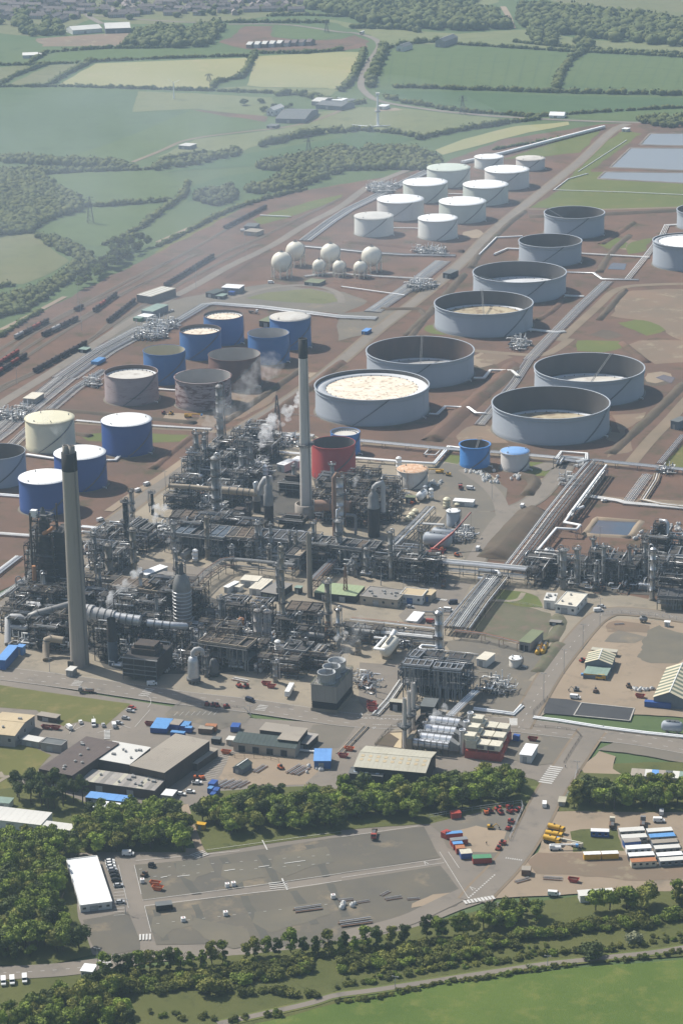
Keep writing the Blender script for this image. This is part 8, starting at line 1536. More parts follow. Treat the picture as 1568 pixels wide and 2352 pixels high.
# fences and guard rails
def fence(f_,pts,h,label,mat='galv',step=4,rails=2):
 P=dense([GZ(*f_(*p)) for p in pts],step,False); o=P[0]; t=T('fence',label,'fence',(o.x,o.y,.4)); Q=[p-o for p in P]
 for p in Q: m=MB(); m.beam((p.x,p.y,0),(p.x,p.y,h),.14); m.build('post',M(mat),t)
 for k in range(rails): m=MB(); z=h*(k+1)/rails-.06; [m.beam((a.x,a.y,z),(c.x,c.y,z),.1) for a,c in zip(Q[:-1],Q[1:])]; m.build('rail',M(mat),t)
for a in [(FF,((700,1300),(760,1225),(850,1140),(945,1122)),1.5,'dark guard rail curving round the red paving','steel_dark'),(r41,((880,208),(990,216),(1075,228),(1098,252),(1060,310),(1020,375)),1.4,'guard rail curving round the gravel by the turbine boilers','steel_dark'),(r41,((832,105),(800,145),(640,170)),1.3,'guard rail along the gravel corner above the junction','steel_dark'),(r41,((880,165),(880,140),(945,75)),1.5,'guard rail at the corner of the new black pad','steel_dark'),(r41,((400,630),(560,600),(825,562),(832,585),(770,730)),2.2,'wire fence round the compound of red machines'),(r31,((690,412),(850,432),(940,455)),1.6,'pale fence below the grass mound'),(r40,((1060,340),(1080,350),(1210,350),(1280,370)),2.4,'wire fence at the back of the storage yard','steel_dark'),(FC,((60,1590),(100,1555),(400,1580),(680,1620),(740,1690)),1.3,'red and white rail along the front asphalt yard','p_grey'),(r10,((1040,500),(1080,470),(1240,370)),2.4,'fence left of the gas spheres','steel_grey'),(r11,((0,530),(180,545),(300,480)),2.4,'fence in front of the small gas spheres','steel_grey'),(r31,((665,220),(740,110),(840,0)),1.1,'guard rail along the top of the dark bank','steel_dark'),(FE,((830,960),(1000,940),(1250,960),(1568,1010)),2.2,'fence beside the road at the right unit'),(r41,((1020,560),(1065,470),(1085,400)),2.2,'wire fence along the road at the right hand trees'),(r20,((1240,330),(1400,345),(1560,360)),1,'thin white hoses line right of the diagonal road')]: fence(*a)
# vegetation
def ico(n):
 bm=bmesh.new(); bmesh.ops.create_icosphere(bm,subdivisions=n,radius=1); v=np.array([x.co[:] for x in bm.verts]); f=np.array([[q.index for q in x.verts] for x in bm.faces]); bm.free(); return v,f
IC1,IC2=ico(1),ico(2)
def npmesh(name,V3,F,mat,smooth=False):
 me=bpy.data.meshes.new(name); me.vertices.add(len(V3)); me.vertices.foreach_set('co',np.asarray(V3,np.float32).ravel()); F=np.asarray(F,np.int32); k=F.shape[1]
 me.loops.add(F.size); me.loops.foreach_set('vertex_index',F.ravel()); me.polygons.add(len(F)); me.polygons.foreach_set('loop_start',np.arange(0,F.size,k,dtype=np.int32)); me.polygons.foreach_set('loop_total',np.full(len(F),k,np.int32)); me.update(calc_edges=True)
 if smooth: me.polygons.foreach_set('use_smooth',np.ones(len(F),bool))
 me.materials.append(M(mat)); return me
def leaves(C,Rr,n,size,rng):                     # leaf sprays over a lump: triangles facing roughly outward
 d=rng.normal(size=(n,3)); d[:,2]=np.abs(d[:,2])*1.0-.35; d /= np.linalg.norm(d,axis=1)[:,None]; P=C+d*Rr*rng.uniform(.82,1.16,(n,1))
 a=rng.normal(size=(n,3))*.7+d; a /= np.linalg.norm(a,axis=1)[:,None]; t=np.cross(a,rng.normal(size=(n,3))); t /= np.linalg.norm(t,axis=1)[:,None]; b_=np.cross(a,t); s=size*rng.uniform(.6,1.3,(n,1))
 Vv=np.stack([P-t*s,P+t*s*.9-b_*s*.35,P+t*s*.2+b_*s],1).reshape(-1,3); return Vv,np.arange(3*n).reshape(-1,3)
def lump(C,Rr,rng,base=IC1,amp=.28): v,f=base; return C+v*(Rr*(1+rng.uniform(-amp,amp,(len(v),1)))),f
def join(L):
 o=0; vs=[]; fs=[]
 for v,f in L: vs.append(v); fs.append(f+o); o+=len(v)
 return np.concatenate(vs),np.concatenate(fs)
def crown(h,w,seed,kind='round',nl=98,ls=.44):
 rng=np.random.default_rng(seed); L=[]; n=13 if kind != 'bush' else 8
 for i in range(n):
  if kind=='tall': z=h*rng.uniform(.2,.88); q=w*.5*math.sqrt(max(.15,1-((z/h-.5)/.48)**2))*.7
  elif kind=='pine': z=h*(.55+.42*rng.random()); q=w*.5*(1.25-(z/h))*1.1
  elif kind=='bush': z=h*rng.uniform(.25,.7); q=w*.36
  else: z=h*rng.uniform(.36,.86); q=w*.5*math.sqrt(max(.12,1-((z/h-.58)/.40)**2))*.72
  a=rng.uniform(0,6.28); k=q*math.sqrt(rng.uniform(.15,1)); C=np.array([k*math.cos(a),k*math.sin(a),z]); r_=w*rng.uniform(.15,.25); Rr=np.array([r_,r_,r_*rng.uniform(.7,.95)])
  L.append(lump(C,Rr*.74,rng)); L.append(leaves(C,Rr,nl,ls,rng))
 return join(L)
def trunk_mb(h,r,seed,bare=.3):
 rg=random.Random(seed); m=MB(); m.tube([(0,0,-.2),(rg.uniform(-.2,.2),rg.uniform(-.2,.2),h*.35),(rg.uniform(-.4,.4),rg.uniform(-.4,.4),h*.75)],r,6)
 for k in range(5): a=rg.uniform(0,6.28); z=h*rg.uniform(bare,.6); q=h*rg.uniform(.15,.28); m.tube([(0,0,z),(q*.6*math.cos(a),q*.6*math.sin(a),z+q*.5),(q*math.cos(a),q*math.sin(a),z+q*1.1)],r*.42,5)
 return m.mesh('trunk',M('bark'))
TV=[(npmesh('crown',*crown(10,8.6,40+i),'leaf_oak'),trunk_mb(10,.28,i)) for i in range(7)]
TT=[(npmesh('crown',*crown(11,6.2,140+i,'tall'),'leaf_oak'),trunk_mb(11,.22,20+i)) for i in range(4)]
PV=[(npmesh('crown',*crown(13,8,70+i,'pine',90,.44),'leaf_dark'),trunk_mb(13,.3,50+i,.5)) for i in range(3)]
BV=[npmesh('foliage',*crown(4,5.4,90+i,'bush',95,.33),'leaf_hedge') for i in range(5)]
def tree(P,s,mat,label,cat='tree',group=None,pool=TV,name='tree',rg=random,now=False):
 if not now and name=='tree': LATER.append((P,s,mat,label,cat,group,pool,rg.random())); return
 c,tk=rg.choice(pool); t=T(name,label,cat,(P.x,P.y,.35),rg.uniform(0,6.28),group); t.scale=(s*rg.uniform(.9,1.12),s*rg.uniform(.9,1.12),s*rg.uniform(.88,1.1))
 link_mesh('trunk',tk,t); o=link_mesh('crown',c,t); o.material_slots[0].link='OBJECT'; o.material_slots[0].material=M(mat); return t
LATER=[]
LATB=[]
def bush(P,s,mat,label,group=None,rg=random,cat='bush',name='bush',now=False):
 if group and not now: LATB.append((P,s,mat,label,group,rg.random())); return
 o=link_mesh(name,rg.choice(BV),None,(P.x,P.y,.1),rg.uniform(0,6.28)); o.scale=(s*rg.uniform(.85,1.2),s*rg.uniform(.85,1.2),s*rg.uniform(.8,1.15)); o.material_slots[0].link='OBJECT'; o.material_slots[0].material=M(mat); return tag(o,label,cat,group)
def inpoly(p,a):
 c=False; n=len(a)
 for i in range(n):
  (x0,y0),(x1,y1)=a[i],a[(i+1) % n]
  if (y0>p[1]) != (y1>p[1]) and p[0]<(x1-x0)*(p[1]-y0)/(y1-y0)+x0: c=not c
 return c
def spots(px,sp,seed,jit=.45):
 rg=random.Random(seed); a=[GZ(*p) for p in px]; a=[(p.x,p.y) for p in a]; xs,ys=[p[0] for p in a],[p[1] for p in a]; out=[]; y=min(ys); row=0
 while y<max(ys):
  x=min(xs)+(sp/2 if row % 2 else 0)
  while x<max(xs):
   p=(x+rg.uniform(-jit,jit)*sp,y+rg.uniform(-jit,jit)*sp)
   if inpoly(p,a): out.append(Vector((p[0],p[1],0)))
   x+=sp
  y+=sp*.86; row+=1
 return out
LM=['leaf_oak','leaf_oak','leaf_bright','leaf_olive','leaf_dark']; NT=[0]
LN=dict(leaf_oak='mid green',leaf_bright='bright green',leaf_olive='olive green',leaf_dark='dark green',leaf_hedge='dull green',leaf_blossom='white blossoming')
def grove(px,sp,s0,s1,where,seed,mats=LM,pool=None,nm='broadleaf tree',cat='tree',name='tree',tall=8.5):
 rg=random.Random(seed)
 pool=pool or TV+TV+TT; poly=[GZ(*q) for q in px]; poly=[(q.x,q.y) for q in poly]
 for p in spots(px,sp,seed):
  if not inpoly(p*(1+tall*s0/500),poly): continue              # keep the tops too inside the outline seen
  m=rg.choice(mats); lab=f'{LN[m]} {nm} {where}'; tree(p,rg.uniform(s0,s1),m,lab,cat,lab+'s'.replace(' ',''),pool,name,rg); NT[0]+=1
grove(J(r40((885,600),(960,540),(1100,500),(1300,490),(1568,475)),r41((0,440),(60,440),(200,470),(200,620),(0,660)),r40((1568,680),(1250,690),(1000,710),(920,660))),5.9,.82,1.15,'in the belt above the car park left of the warehouse',1)
grove(r41((200,480),(430,450),(560,400),(680,385),(800,400),(850,470),(835,530),(700,560),(560,585),(400,620),(200,640)),5.9,.82,1.15,'in the belt between the warehouse and the road',2)
grove(J(r40((335,640),(420,560),(640,540),(800,545),(860,600),(860,784)),r50((620,-10),(330,20),(330,0)),r40((330,784))),5.9,.85,1.2,'in the wood below the workshop block',3)
grove(J(r40((40,480),(120,440),(260,450),(400,490),(400,560),(250,600),(60,560))),6.5,.85,1.05,'beside the workshop block',4,['leaf_dark'],PV,'pine tree','pine tree','pine_tree')
grove(J(r40((-60,690),(150,660),(330,700),(330,784)),r50((270,20),(275,120),(305,250),(360,330),(400,440),(300,470),(150,500),(-60,500))),6.3,.85,1.25,'in the lower left wood beside the long white cabin',5,LM+['leaf_oak'])
grove(r41((1020,580),(1050,490),(1110,440),(1300,440),(1600,445),(1640,585),(1300,590)),5.9,.85,1.15,'in the belt behind the site cabins',6)
grove(J(r50((180,640),(400,570),(560,570),(560,640),(620,700),(700,790),(500,850),(0,850),(-60,700))),6,.7,1.1,'in the lower left corner thicket',7,LM+['leaf_olive'])
grove(J(r51((1000,250),(1130,190),(1280,170),(1568,150),(1680,150),(1680,240),(1400,270),(1100,300))),6.2,.85,1.15,'along the lower right edge of the yard',8)
grove(J(r51((560,330),(700,250),(860,220),(1000,240),(1000,300),(800,370),(600,390))),5.4,.7,.95,'in the row below the lower road',9)
rg=random.Random(9)
for x,y in [(470,545),(500,555),(545,560),(590,560),(640,550),(690,545),(735,540),(780,545),(830,540),(880,540),(925,535),(975,520),(1025,505),(1130,495),(1170,480),(1225,470),(1275,475),(1335,460),(1395,470),(1460,465),(1510,470),(1550,470)]: tree(GZ(*r50(x,y)),rg.uniform(.75,1.05),rg.choice(LM),'slender tree in the single row below the car park','tree','slender trees below the car park',TT,'tree',rg)
for x,y in [(15,450),(60,470),(110,440),(160,440),(230,420),(290,420),(390,400),(440,390),(470,390),(520,380),(560,380)]: tree(GZ(*r51(x,y)),rg.uniform(.8,1.05),rg.choice(LM),'slender tree in the row along the lower road','tree','slender trees along the lower road',TT,'tree',rg)
#HN of bushes
def hedgeline(f_,pts,sp,s0,s1,where,mats=('leaf_hedge','leaf_hedge','leaf_oak','leaf_olive'),seed=1,wid=2.5):
 rg=random.Random(seed); P=dense([GZ(*f_(*p)) for p in pts],sp,False)
 for p in P: m=rg.choice(mats); lab=f'{LN[m]} bush {where}'; bush(p+Vector((rg.uniform(-1,1)*wid,rg.uniform(-1,1)*wid,0)),rg.uniform(s0,s1),m,lab,lab.replace('bush','bushes'),rg)
hedgeline(r50,((480,640),(700,640),(900,625),(1000,600),(1200,580),(1420,545)),2.6,1.0,1.35,'in the thick hedge band below the car park',seed=22)
hedgeline(r51,((-20,545),(150,530),(300,515),(450,500),(680,470)),2.6,.9,1.2,'in the second hedge band at the lower right',seed=23,wid=1.4)
hedgeline(r51,((0,470),(150,460),(300,440),(500,420),(640,395)),3.0,.8,1.1,'under the slender trees by the lower road',seed=24,wid=1.5)
hedgeline(r50,((480,560),(700,560),(1000,540),(1300,500),(1568,475)),3.4,.5,.9,'under the slender trees below the car park',seed=25,wid=1.2)
hedgeline(r51,((560,410),(800,395),(1050,340),(1400,300)),3.0,.7,1.1,'at the foot of the yard trees',seed=26,wid=1.5)
hedgeline(r50,((560,610),(700,600),(900,590),(1000,560),(1200,540),(1400,500)),2.8,.95,1.3,'in the upper hedge below the tree row',seed=2,wid=1.4)
hedgeline(r51,((-20,510),(150,500),(300,480),(420,470),(560,440),(780,430)),2.7,.95,1.3,'in the hedge below the row of slender trees',seed=3,wid=1.4)
hedgeline(r51,((790,410),(900,390),(1060,370),(1250,350),(1440,330)),2.7,.95,1.3,'in the hedge at the right below the yard trees',seed=4,wid=1.4); hedgeline(r51,((1500,310),(1680,300)),4,1.1,1.6,'at the right edge below the yard trees',seed=5)
hedgeline(r51,((-20,620),(150,590),(350,555),(500,530),(700,510),(900,470),(1180,450)),2.4,.5,.75,'in the low hedge above the lane',seed=6,wid=1.2); hedgeline(r51,((1200,450),(1400,420),(1640,400)),3.6,.5,.8,'in the low hedge above the right end of the lane',seed=7,wid=1.2)
hedgeline(r51,((-20,690),(100,680),(300,640),(480,600),(640,585),(860,545),(1060,522)),2.0,.4,.65,'in the low hedge between lane and meadow',seed=8,wid=.8); hedgeline(r51,((1220,505),(1440,475),(1640,450)),3.2,.4,.7,'in the low hedge at the right end of the meadow',seed=9,wid=.8)
hedgeline(r50,((700,740),(900,770),(1100,770),(1300,750)),3.5,.5,.9,'in the lower hedge by the end of the lane',seed=10); hedgeline(r50,((1000,640),(1200,650),(1440,650)),3.6,.8,1.3,'in the dark hedge beside the glade',seed=11)
bush(GZ(*r51(1340,425)),1.5,'leaf_blossom','white blossoming bush in the hedge at the lower right'); bush(GZ(*r51(1145,480)),1.9,'leaf_dark','large dark round bush beside the lane'); bush(GZ(*r51(290,490)),1.5,'leaf_olive','pale olive round bush in the hedge'); bush(GZ(*r50(950,640)),2.2,'leaf_olive','large olive round bush in front of the upper hedge'); bush(GZ(*r51(860,535)),.7,'leaf_blossom','small pale blossoming bush on the lane edge')
for p in spots(r51((0,560),(300,520),(640,480),(900,420),(1400,390),(1560,360),(1560,400),(1200,450),(700,510),(0,610)),4.6,31): bush(p,rg.uniform(.2,.5),rg.choice(('leaf_hedge','leaf_olive','leaf_oak')),'low scrub bush in the rough strip above the lane','low scrub bushes in the rough strip',rg)
# farther: woods as one mass, hedges as things, rows of trees one by one
def blobs(name,P,S,mat,rng,lv=6,asp=.8):
 L=[]
 for p,s in zip(P,S):
  C=np.array([p.x,p.y,s*asp*.8]); L.append(lump(C,np.array([s,s,s*asp]),rng,IC1,.3))
  if lv: L.append(leaves(C,np.array([s,s,s*asp])*1.02,lv,s*.3,rng))
 return npmesh(name,*join(L),mat)
def wood(px,sp,s0,s1,seed,mat='leaf_far'):
 rng=np.random.default_rng(seed); P=spots(px,sp,seed); o=link_mesh('woodland',blobs('woodland',P,rng.uniform(s0,s1,len(P)),mat,rng,14),kind='stuff'); return o
wood(J(r10((-150,60),(60,15),(180,25),(300,100),(385,150),(380,185),(280,210),(190,250),(160,285),(0,300),(-150,300))),6.5,3.6,5.6,1,'leaf_far'); wood(J(r00((-100,740),(120,725),(400,745),(560,755),(650,784))),8,4,5.5,2); wood(J(r10((-100,5),(200,0),(400,5),(200,20),(0,40))),7,3.5,5,3)
wood(r01((-160,40),(0,-20),(250,-30),(400,20),(560,40),(700,70),(790,130),(640,140),(520,145),(350,130),(120,110),(0,80)),15,7,11,4); wood(r01((800,110),(830,30),(1000,40),(1300,80),(1700,115),(1700,225),(1500,210),(1250,190),(1060,165),(900,150)),15,7,11,5); wood(r01((440,0),(640,-40),(600,20),(500,25)),13,6,9,6)
wood(r00((570,215),(640,150),(740,135),(860,150),(1000,115),(1045,115),(985,190),(960,215),(760,222)),13,6,9,7); wood(r00((80,150),(250,110),(330,140),(300,160),(150,170)),13,5,8,8); wood(r00((1180,784),(1230,740),(1330,735),(1460,700),(1568,690),(1640,700),(1640,784)),8,4,6,9); wood(r01((-20,784),(0,730),(140,680),(330,690),(430,720),(470,784)),8,4,6,10)
wood(r00((70,60),(140,60),(140,130),(70,130)),13,6,9,11); wood(r10((890,140),(920,105),(1060,80),(1100,130),(1000,165)),7,3.8,5.4,12,'leaf_dark'); wood(r10((1080,95),(1250,60),(1300,10),(1568,-60),(1568,10),(1350,90),(1200,110)),8.5,4,5.5,13); wood(r00((850,740),(1100,700),(1090,715),(900,760),(700,784),(690,760)),8,3.6,5,14)
wood(r10((-60,600),(180,540),(270,500),(330,430),(420,400),(440,440),(330,500),(260,560),(140,640),(-60,690)),6.5,3,4.6,15); wood(r10((165,300),(250,310),(360,350),(420,400),(360,410),(220,350)),6.5,2.8,4.4,16); wood(r01((840,150),(960,150),(1000,190),(970,212),(890,205)),13,6,9,17); wood(r01((1075,200),(1120,190),(1150,225),(1080,230)),11,6,8,18); wood(r01((130,400),(150,330),(175,260),(190,250),(170,330),(160,400)),9,4,6,19); wood(r01((1360,550),(1600,540),(1640,570),(1500,590),(1390,580)),9,4,6,20)
for i,(px,cnt,s,where) in enumerate([(r10((250,620),(420,520),(560,430),(700,340),(720,310),(560,320),(500,350),(440,440),(300,560)),7.2,1.0,'in the shelter belt along the sidings'),(J(r10((1380,95),(1568,60)),r11((0,45),(180,20),(380,-15),(330,-25),(100,0)),r10((1380,70))),8,1.05,'in the row beyond the white tanks'),(r01((490,760),(560,735),(680,700),(820,650),(1000,600),(1140,570),(1130,560),(960,590),(800,630),(620,680),(500,730)),10,1.15,'in the row behind the long white pipeline')]):
 grove(px,cnt,s*.85,s*1.15,where,50+i,['leaf_dark','leaf_oak','leaf_dark'],PV if i else PV+TV,'spreading tree')
HI=[0]
def hedge(f_,pts,s,label,mat='leaf_far',sp=None):
 HI[0]+=1; rng=np.random.default_rng(HI[0]); P=dense([GZ(*f_(*p)) for p in pts],sp or s*1.15,False); o=P[0].copy(); Q=[p-o+Vector((rng.uniform(-1,1)*s*.4,rng.uniform(-1,1)*s*.6,0)) for p in P]
 ob=link_mesh('hedge',blobs('hedge',Q,rng.uniform(s*.65,s*1.35,len(Q)),mat,rng,8,.75),loc=(o.x,o.y,0)); return tag(ob,label,'hedge')
for a in [(r00,((-100,400),(300,398),(640,408),(960,418),(1280,430)),3.2,'long dark hedge under the yellow fields'),(r00,((0,392),(80,345),(215,298)),3.6,'slanting hedge between the two small olive fields'),(r00,((228,390),(330,330),(420,285)),4.2,'slanting hedge left of the first yellow field'),(r00,((0,300),(110,300),(360,290)),3,'hedge above the small olive fields'),(r00,((420,285),(700,272),(1000,262),(1140,258)),3.2,'hedge along the top of the first yellow field'),(r00,((140,290),(210,245),(300,235),(500,222),(740,222)),3.4,'hedge below the red building site'),(r00,((975,405),(1000,380),(1110,358),(1135,320),(1170,255)),4.2,'bent hedge between the two yellow fields'),(r00,((1160,245),(1400,245),(1568,232)),4,'hedge along the top of the second yellow field'),(r01,((100,230),(85,300),(40,380),(0,420)),4.5,'hedge between the second yellow field and the main road'),(r01,((120,400),(150,330),(180,270),(200,220)),6,'thick hedge right of the main road'),(r01,((200,225),(330,200),(480,190)),5,'hedge at the top left of the ribbed green field'),(r01,((540,205),(800,222),(1080,240)),3.4,'hedge along the top of the ribbed green field'),(r01,((985,410),(1005,340),(1050,280),(1110,240)),5,'hedge dividing the ribbed green field from the right one'),(r01,((1110,240),(1350,250),(1700,272)),4,'hedge along the top of the right green field'),(r01,((240,402),(500,410),(760,418),(1060,428)),4,'hedge below the ribbed green field'),(r01,((1060,428),(1300,432),(1700,440)),4.6,'thick hedge below the right green field'),(r01,((200,450),(300,475),(420,492)),4.2,'hedge along the road by the dark green field'),(r01,((450,500),(620,520),(800,530),(900,545)),3.6,'hedge along the road below the dark green field'),(r01,((850,540),(1200,515),(1568,495)),3,'thin hedge right of the polytunnel'),(r01,((360,640),(520,605),(740,570),(900,550)),4.2,'hedge between the turbine plot and the hay field'),(r01,((0,610),(80,598),(240,612),(370,632)),4,'hedge below the turbine plot'),(r00,((1205,672),(1330,640),(1460,615),(1568,605)),5.2,'tall hedge right of the deep green field top'),(r00,((740,745),(900,718),(1100,700)),4.6,'hedge along the left of the deep green field'),(r00,((1280,440),(1330,432),(1420,445),(1500,470),(1568,470)),5.5,'trees and shrubs round the farm'),(r01,((-20,495),(40,485),(100,475)),4,'shrubs at the bend by the dark shed'),
  (r10,((400,165),(540,160),(780,140)),3.2,'hedge between the two lowland fields'),(r10,((860,60),(850,100),(830,130),(740,190),(640,270),(560,310)),3.4,'rough hedge right of the lowland fields'),(r10,((725,350),(850,290),(980,220),(1080,175),(1230,130),(1400,90)),2.8,'clipped looking hedge along the farm track by the sidings'),(r10,((0,765),(120,690),(190,650)),2.6,'hedge beside the track at the lower left of the sidings'),(r10,((-60,540),(60,530)),3,'hedge at the bottom of the pale lowland field'),(r10,((640,300),(580,310),(480,340)),2.8,'low hedge below the lowland field'),(r01,((60,130),(300,135),(350,150)),5,'row of far trees on the golf course left'),(r01,((800,195),(1000,215),(1080,225),(1300,240),(1568,250)),3.5,'scattered far shrubs on the golf course'),(r00,((1045,105),(1300,105),(1500,105)),4,'hedge above the far road'),(r00,((1230,75),(1400,70),(1568,78)),3.5,'hedge along the top of the far field'),(r10,((530,150),(600,155)),4.6,'clump of shrubs in the lowland field'),(r10,((0,40),(200,15),(430,3),(700,-5)),3.4,'hedge on the skyline side of the lowland fields'),(r01,((700,690),(840,665),(1000,640)),2.6,'shrub line behind the long white pipeline')]: hedge(*a)
for x,y,lab in ((1120,484,'round dark bush left of the farmhouse'),(1197,472,'round dark bush above the farmhouse'),(1212,512,'bush at the left corner of the farmhouse'),(1262,508,'bush right of the farmhouse'),(1325,498,'wide bush between farmhouse and barn')): bush(GZ(*r00(x,y)),2.0,'leaf_dark',lab)
# town: terraces of houses far off
def proto_house(n,w=8.5):
 t=T('terraced_houses','x','house',(0,0,0)); L=n*6.5; m=MB(); m.box(-L/2,-w/2,0,L/2,w/2,5.4); m.add([(-L/2,-w/2,5.4),(-L/2,w/2,5.4),(-L/2,0,8.4)],[(1,0,2)]); m.add([(L/2,-w/2,5.4),(L/2,w/2,5.4),(L/2,0,8.4)],[(0,1,2)]); m.build('wall',M('brick_far'),t)
 m=MB(); m.add([(-L/2-.3,-w/2-.4,5.2),(L/2+.3,-w/2-.4,5.2),(L/2+.3,0,8.6),(-L/2-.3,0,8.6)],[(0,1,2,3)]); m.add([(-L/2-.3,0,8.6),(L/2+.3,0,8.6),(L/2+.3,w/2+.4,5.2),(-L/2-.3,w/2+.4,5.2)],[(0,1,2,3)]); r_=m.build('roof',M('tile_far'),t)
 m=MB()
 for i in range(n): m.box(-L/2+6.5*i+5.6,-.4,7.6,-L/2+6.5*i+6.4,.4,9.6)
 m.build('chimney_stacks',M('brick_far'),r_,kind='stuff'); m=MB()
 for i in range(n):
  for z in (1.2,3.6): m.box(-L/2+6.5*i+1.2,-w/2-.06,z,-L/2+6.5*i+2.8,-w/2-.01,z+1.2); m.box(-L/2+6.5*i+4,-w/2-.06,z,-L/2+6.5*i+5.4,-w/2-.01,z+1.2)
 m.build('windows',M('window_pale'),t,kind='stuff'); return t
HP=[proto_house(2),proto_house(4),proto_house(6)]; used=[False]*3; rg=random.Random(77); hl=('pair of brick houses','terrace of four brick houses','long terrace of brick houses')
for poly,where,a0 in ((r00((430,60),(450,-30),(700,-40),(720,70),(560,90)),'in the left part of the far town',.15),(r00((720,70),(720,-40),(1000,-40),(1000,80)),'in the middle of the far town',-.1),(r00((1010,70),(1020,-30),(1400,-30),(1420,30),(1350,60)),'in the right part of the far town',.1),(r00((0,100),(-20,-30),(360,-30),(420,40),(330,110),(150,90)),'at the left edge of the far town',-.25)):
 for p in spots(poly,33,int(poly[0][0]),.25):
  k=rg.choice((0,1,1,2)); rz=a0+rg.choice((0,0,PI/2))+rg.uniform(-.1,.1); lab=f'{hl[k]} {where}'
  if not used[k]: used[k]=True; o=HP[k]; o.location=p; o.rotation_euler=(0,0,rz); o['label']=lab; o['group']=hl[k]+'s'
  else: dup(HP[k],p,rz,lab,hl[k]+'s')
wood(r00((-100,-40),(440,-40),(440,100),(-100,120)),34,4,7,40); wood(r00((440,-40),(1420,-40),(1420,70),(440,95)),40,4,7,41)
for i in range(9): x=1130+i*34; bld(r00,(x,205-i*1.6),(x+22,206-i*1.6),(x+3,196-i*1.6),5,'wall_white' if i % 2 else 'brick_far','tile_far' if i>4 else 'roof_palegrey',f'new house number {("one","two","three","four","five","six","seven","eight","nine")[i]} from the left on the far building site',kind='gable',rise=3,doors=0)
LATER.sort(key=lambda q: -q[1]/q[0].length); LATB.sort(key=lambda q: -q[1]/q[0].length)
for q in LATER[:295]: tree(*q[:6],q[6],'tree',random,True)
for q in LATB[:285]: bush(*q[:5],random,'bush','bush',True)
def mass(items,name):                        # the farther and smaller ones read as one mass
 L_={}
 for P,s,mat,me,a in items:
  v=np.empty(len(me.vertices)*3,np.float32); me.vertices.foreach_get('co',v); f=np.empty(len(me.loops),np.int32); me.loops.foreach_get('vertex_index',f)
  L_.setdefault(mat,[]).append(((v.reshape(-1,3)*s)@np.array([[math.cos(a),math.sin(a),0],[-math.sin(a),math.cos(a),0],[0,0,1]])+np.array([P.x,P.y,.3]),f.reshape(-1,3)))
 if not L_: return
 ks=list(L_); J_=[join(L_[k]) for k in ks]; me=npmesh(name,*join(J_),ks[0])
 for k in ks[1:]: me.materials.append(M(k))
 me.polygons.foreach_set('material_index',np.concatenate([np.full(len(f),i,np.int32) for i,(v,f) in enumerate(J_)])); link_mesh(name,me,kind='stuff')
mass([(q[0],q[1],q[2],q[6][int(q[7]*len(q[6]))][0],q[7]*77) for q in LATER[295:]],'woodland'); mass([(q[0],q[1],q[2],BV[int(q[5]*5)],q[5]*77) for q in LATB[285:]],'scrub')
print('trees',len(LATER))
# steam
sm=bpy.data.materials.new('steam'); sm.use_nodes=True; n=sm.node_tree; n.nodes.remove(n.nodes['Principled BSDF']); pv=n.nodes.new('ShaderNodeVolumePrincipled'); pv.inputs['Color'].default_value=(.97,.97,.97,1)
tc=n.nodes.new('ShaderNodeNewGeometry'); nz=n.nodes.new('ShaderNodeTexNoise'); nz.inputs['Scale'].default_value=.28; nz.inputs['Detail'].default_value=4; n.links.new(tc.outputs['Position'],nz.inputs['Vector']); mr=n.nodes.new('ShaderNodeMapRange'); mr.inputs['From Min'].default_value=.40; mr.inputs['From Max'].default_value=.68; mr.inputs['To Max'].default_value=.35; n.links.new(nz.outputs['Fac'],mr.inputs['Value']); n.links.new(mr.outputs[0],pv.inputs['Density']); n.links.new(pv.outputs[0],n.nodes['Material Output'].inputs['Volume']); MATS['steam']=sm
sm2=sm.copy(); sm2.name='thin_steam'; MATS['thin']=sm2; [setattr(q.inputs['To Max'],'default_value',.03) for q in sm2.node_tree.nodes if q.type=='MAP_RANGE']
def plume(f_,x,y,z,pts,label,mat='steam',seed=0):
 o=GZ(*f_(x,y),z); rng=np.random.default_rng(seed); L=[]
 q=[np.array(p) for p in pts]; ext=list(q)
 for a,c in zip(q[:-1],q[1:]):
  for k in range(5): m=a+(c-a)*rng.random(); d=rng.normal(size=3)*m[3]*.55; ext.append(np.array([*(m[:3]+d),m[3]*rng.uniform(.35,.7)]))
 for a,b_,c,r_ in ext:
  v,f=IC2; L.append((np.array([a,b_,c])+v*(r_*(1+rng.uniform(-.18,.18,(len(v),1)))),f))
 ob=link_mesh('steam_plume',npmesh('steam_plume',*join(L),mat,True),loc=o); md=ob.modifiers.new('one_hull','REMESH'); md.mode='VOXEL'; md.voxel_size=.35 if mat=='steam' else 1.2
 tx=bpy.data.textures.new('billow','CLOUDS'); tx.noise_scale=1.6 if mat=='steam' else 5; d=ob.modifiers.new('billow','DISPLACE'); d.texture=tx; d.strength=1.5 if mat=='steam' else 5; d.mid_level=.55
 tag(ob,label,'steam'); return ob
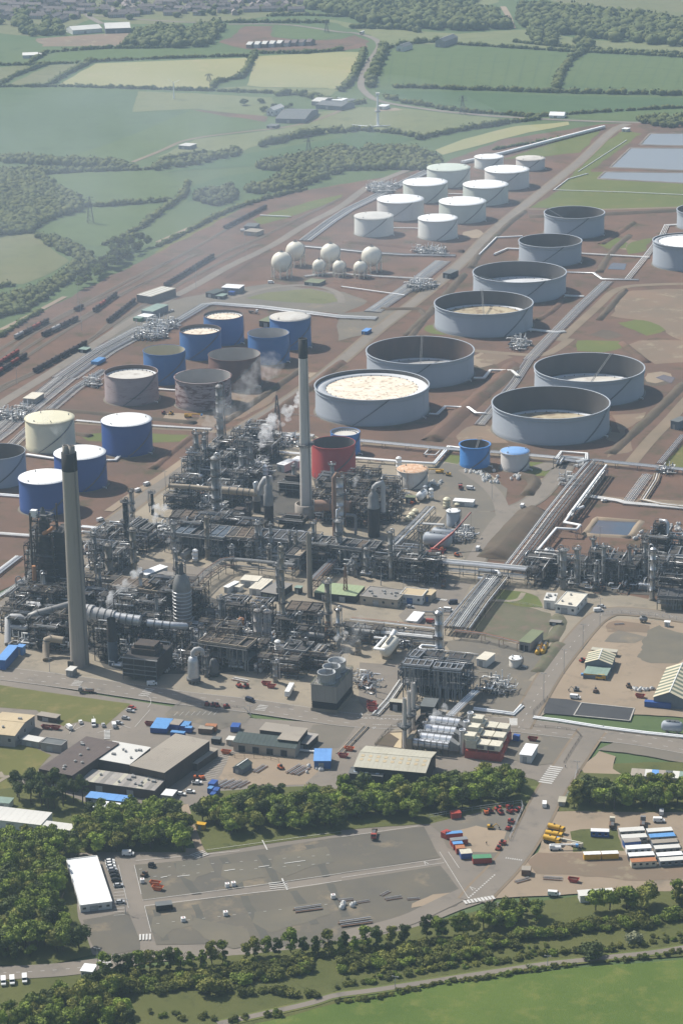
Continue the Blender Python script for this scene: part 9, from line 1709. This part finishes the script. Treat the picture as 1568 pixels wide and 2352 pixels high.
sm3=sm.copy(); sm3.name='smoke'; MATS['smoke']=sm3; [setattr(q.inputs['To Max'],'default_value',.0008) for q in sm3.node_tree.nodes if q.type=='MAP_RANGE']; [setattr(q.inputs['Scale'],'default_value',.012) for q in sm3.node_tree.nodes if q.type=='TEX_NOISE']; [setattr(q.inputs['Color'],'default_value',(.8,.88,1,1)) for q in sm3.node_tree.nodes if 'VOLUME' in q.type]
o_=link_mesh('smoke_veil',npmesh('smoke_veil',IC2[0]*np.array([420,520,70]),IC2[1],'smoke',True),loc=GZ(230,400,90)); tag(o_,'thin bluish smoke veil drifting over the fields at the upper left','smoke')
plume(FA,1000,1060,14,[(0,0,0,1.2),(.6,1,4,2),(1.6,2,8,2.6),(5.5,4,12,3),(10,6,15,3),(14,8,19,2.8),(17,9,22,2)],'white steam puffing up beside the front chimney',seed=1)
plume(FA,1420,240,12,[(0,0,0,1.5),(.5,1,4.5,2.8),(1.5,2,9,3.2),(6,3,9,2.6)],'small white steam puff behind the black column',seed=2)
plume(FB,800,690,10,[(0,0,0,1.3),(3,2,5,3),(6,4,11,4.5),(10,6,18,5),(20,8,26,4.5),(28,10,32,4)],'white steam rising left of the pale chimney',seed=3)
plume(FB,400,590,20,[(0,0,0,5),(-2,4,11,6.5),(6,8,20,8),(22,12,32,10),(36,16,46,10)],'thin drifting steam round the tallest column','thin',4)
plume(FC,1310,1115,8,[(0,0,0,.7),(4,1,2.5,1),(8,2,5,1.3),(12,3,7.5,1.7),(17,4,10,2.1)],'slanting white steam jet behind the cooling tower',seed=5)
plume(FF,1190,1165,8,[(0,0,0,1.2),(2,1,4,2),(4,2,8,2.6),(8,3,11,2.2)],'white steam puff over the back boiler drums',seed=6); plume(FF,1130,1245,8,[(0,0,0,1),(4,1,1.5,1.6),(9,0,1,1.6)],'low steam wisp over the front boiler drums',seed=7)
plume(FF,400,520,24,[(0,0,0,5),(3,3,8,5.5),(9,5,17,6)],'thin vapour rising from the cooling tower fans','thin',8); plume(r20,295,465,128,[(0,0,0,2.6),(-4,4,6,4),(-10,8,14,6)],'thin vapour drifting from the front chimney top','thin',9)
plume(FD,480,195,12,[(0,0,0,1.2),(2,1,4,2),(4,2,7,2.4)],'small steam puff between silver column and cylindrical heater',seed=10)
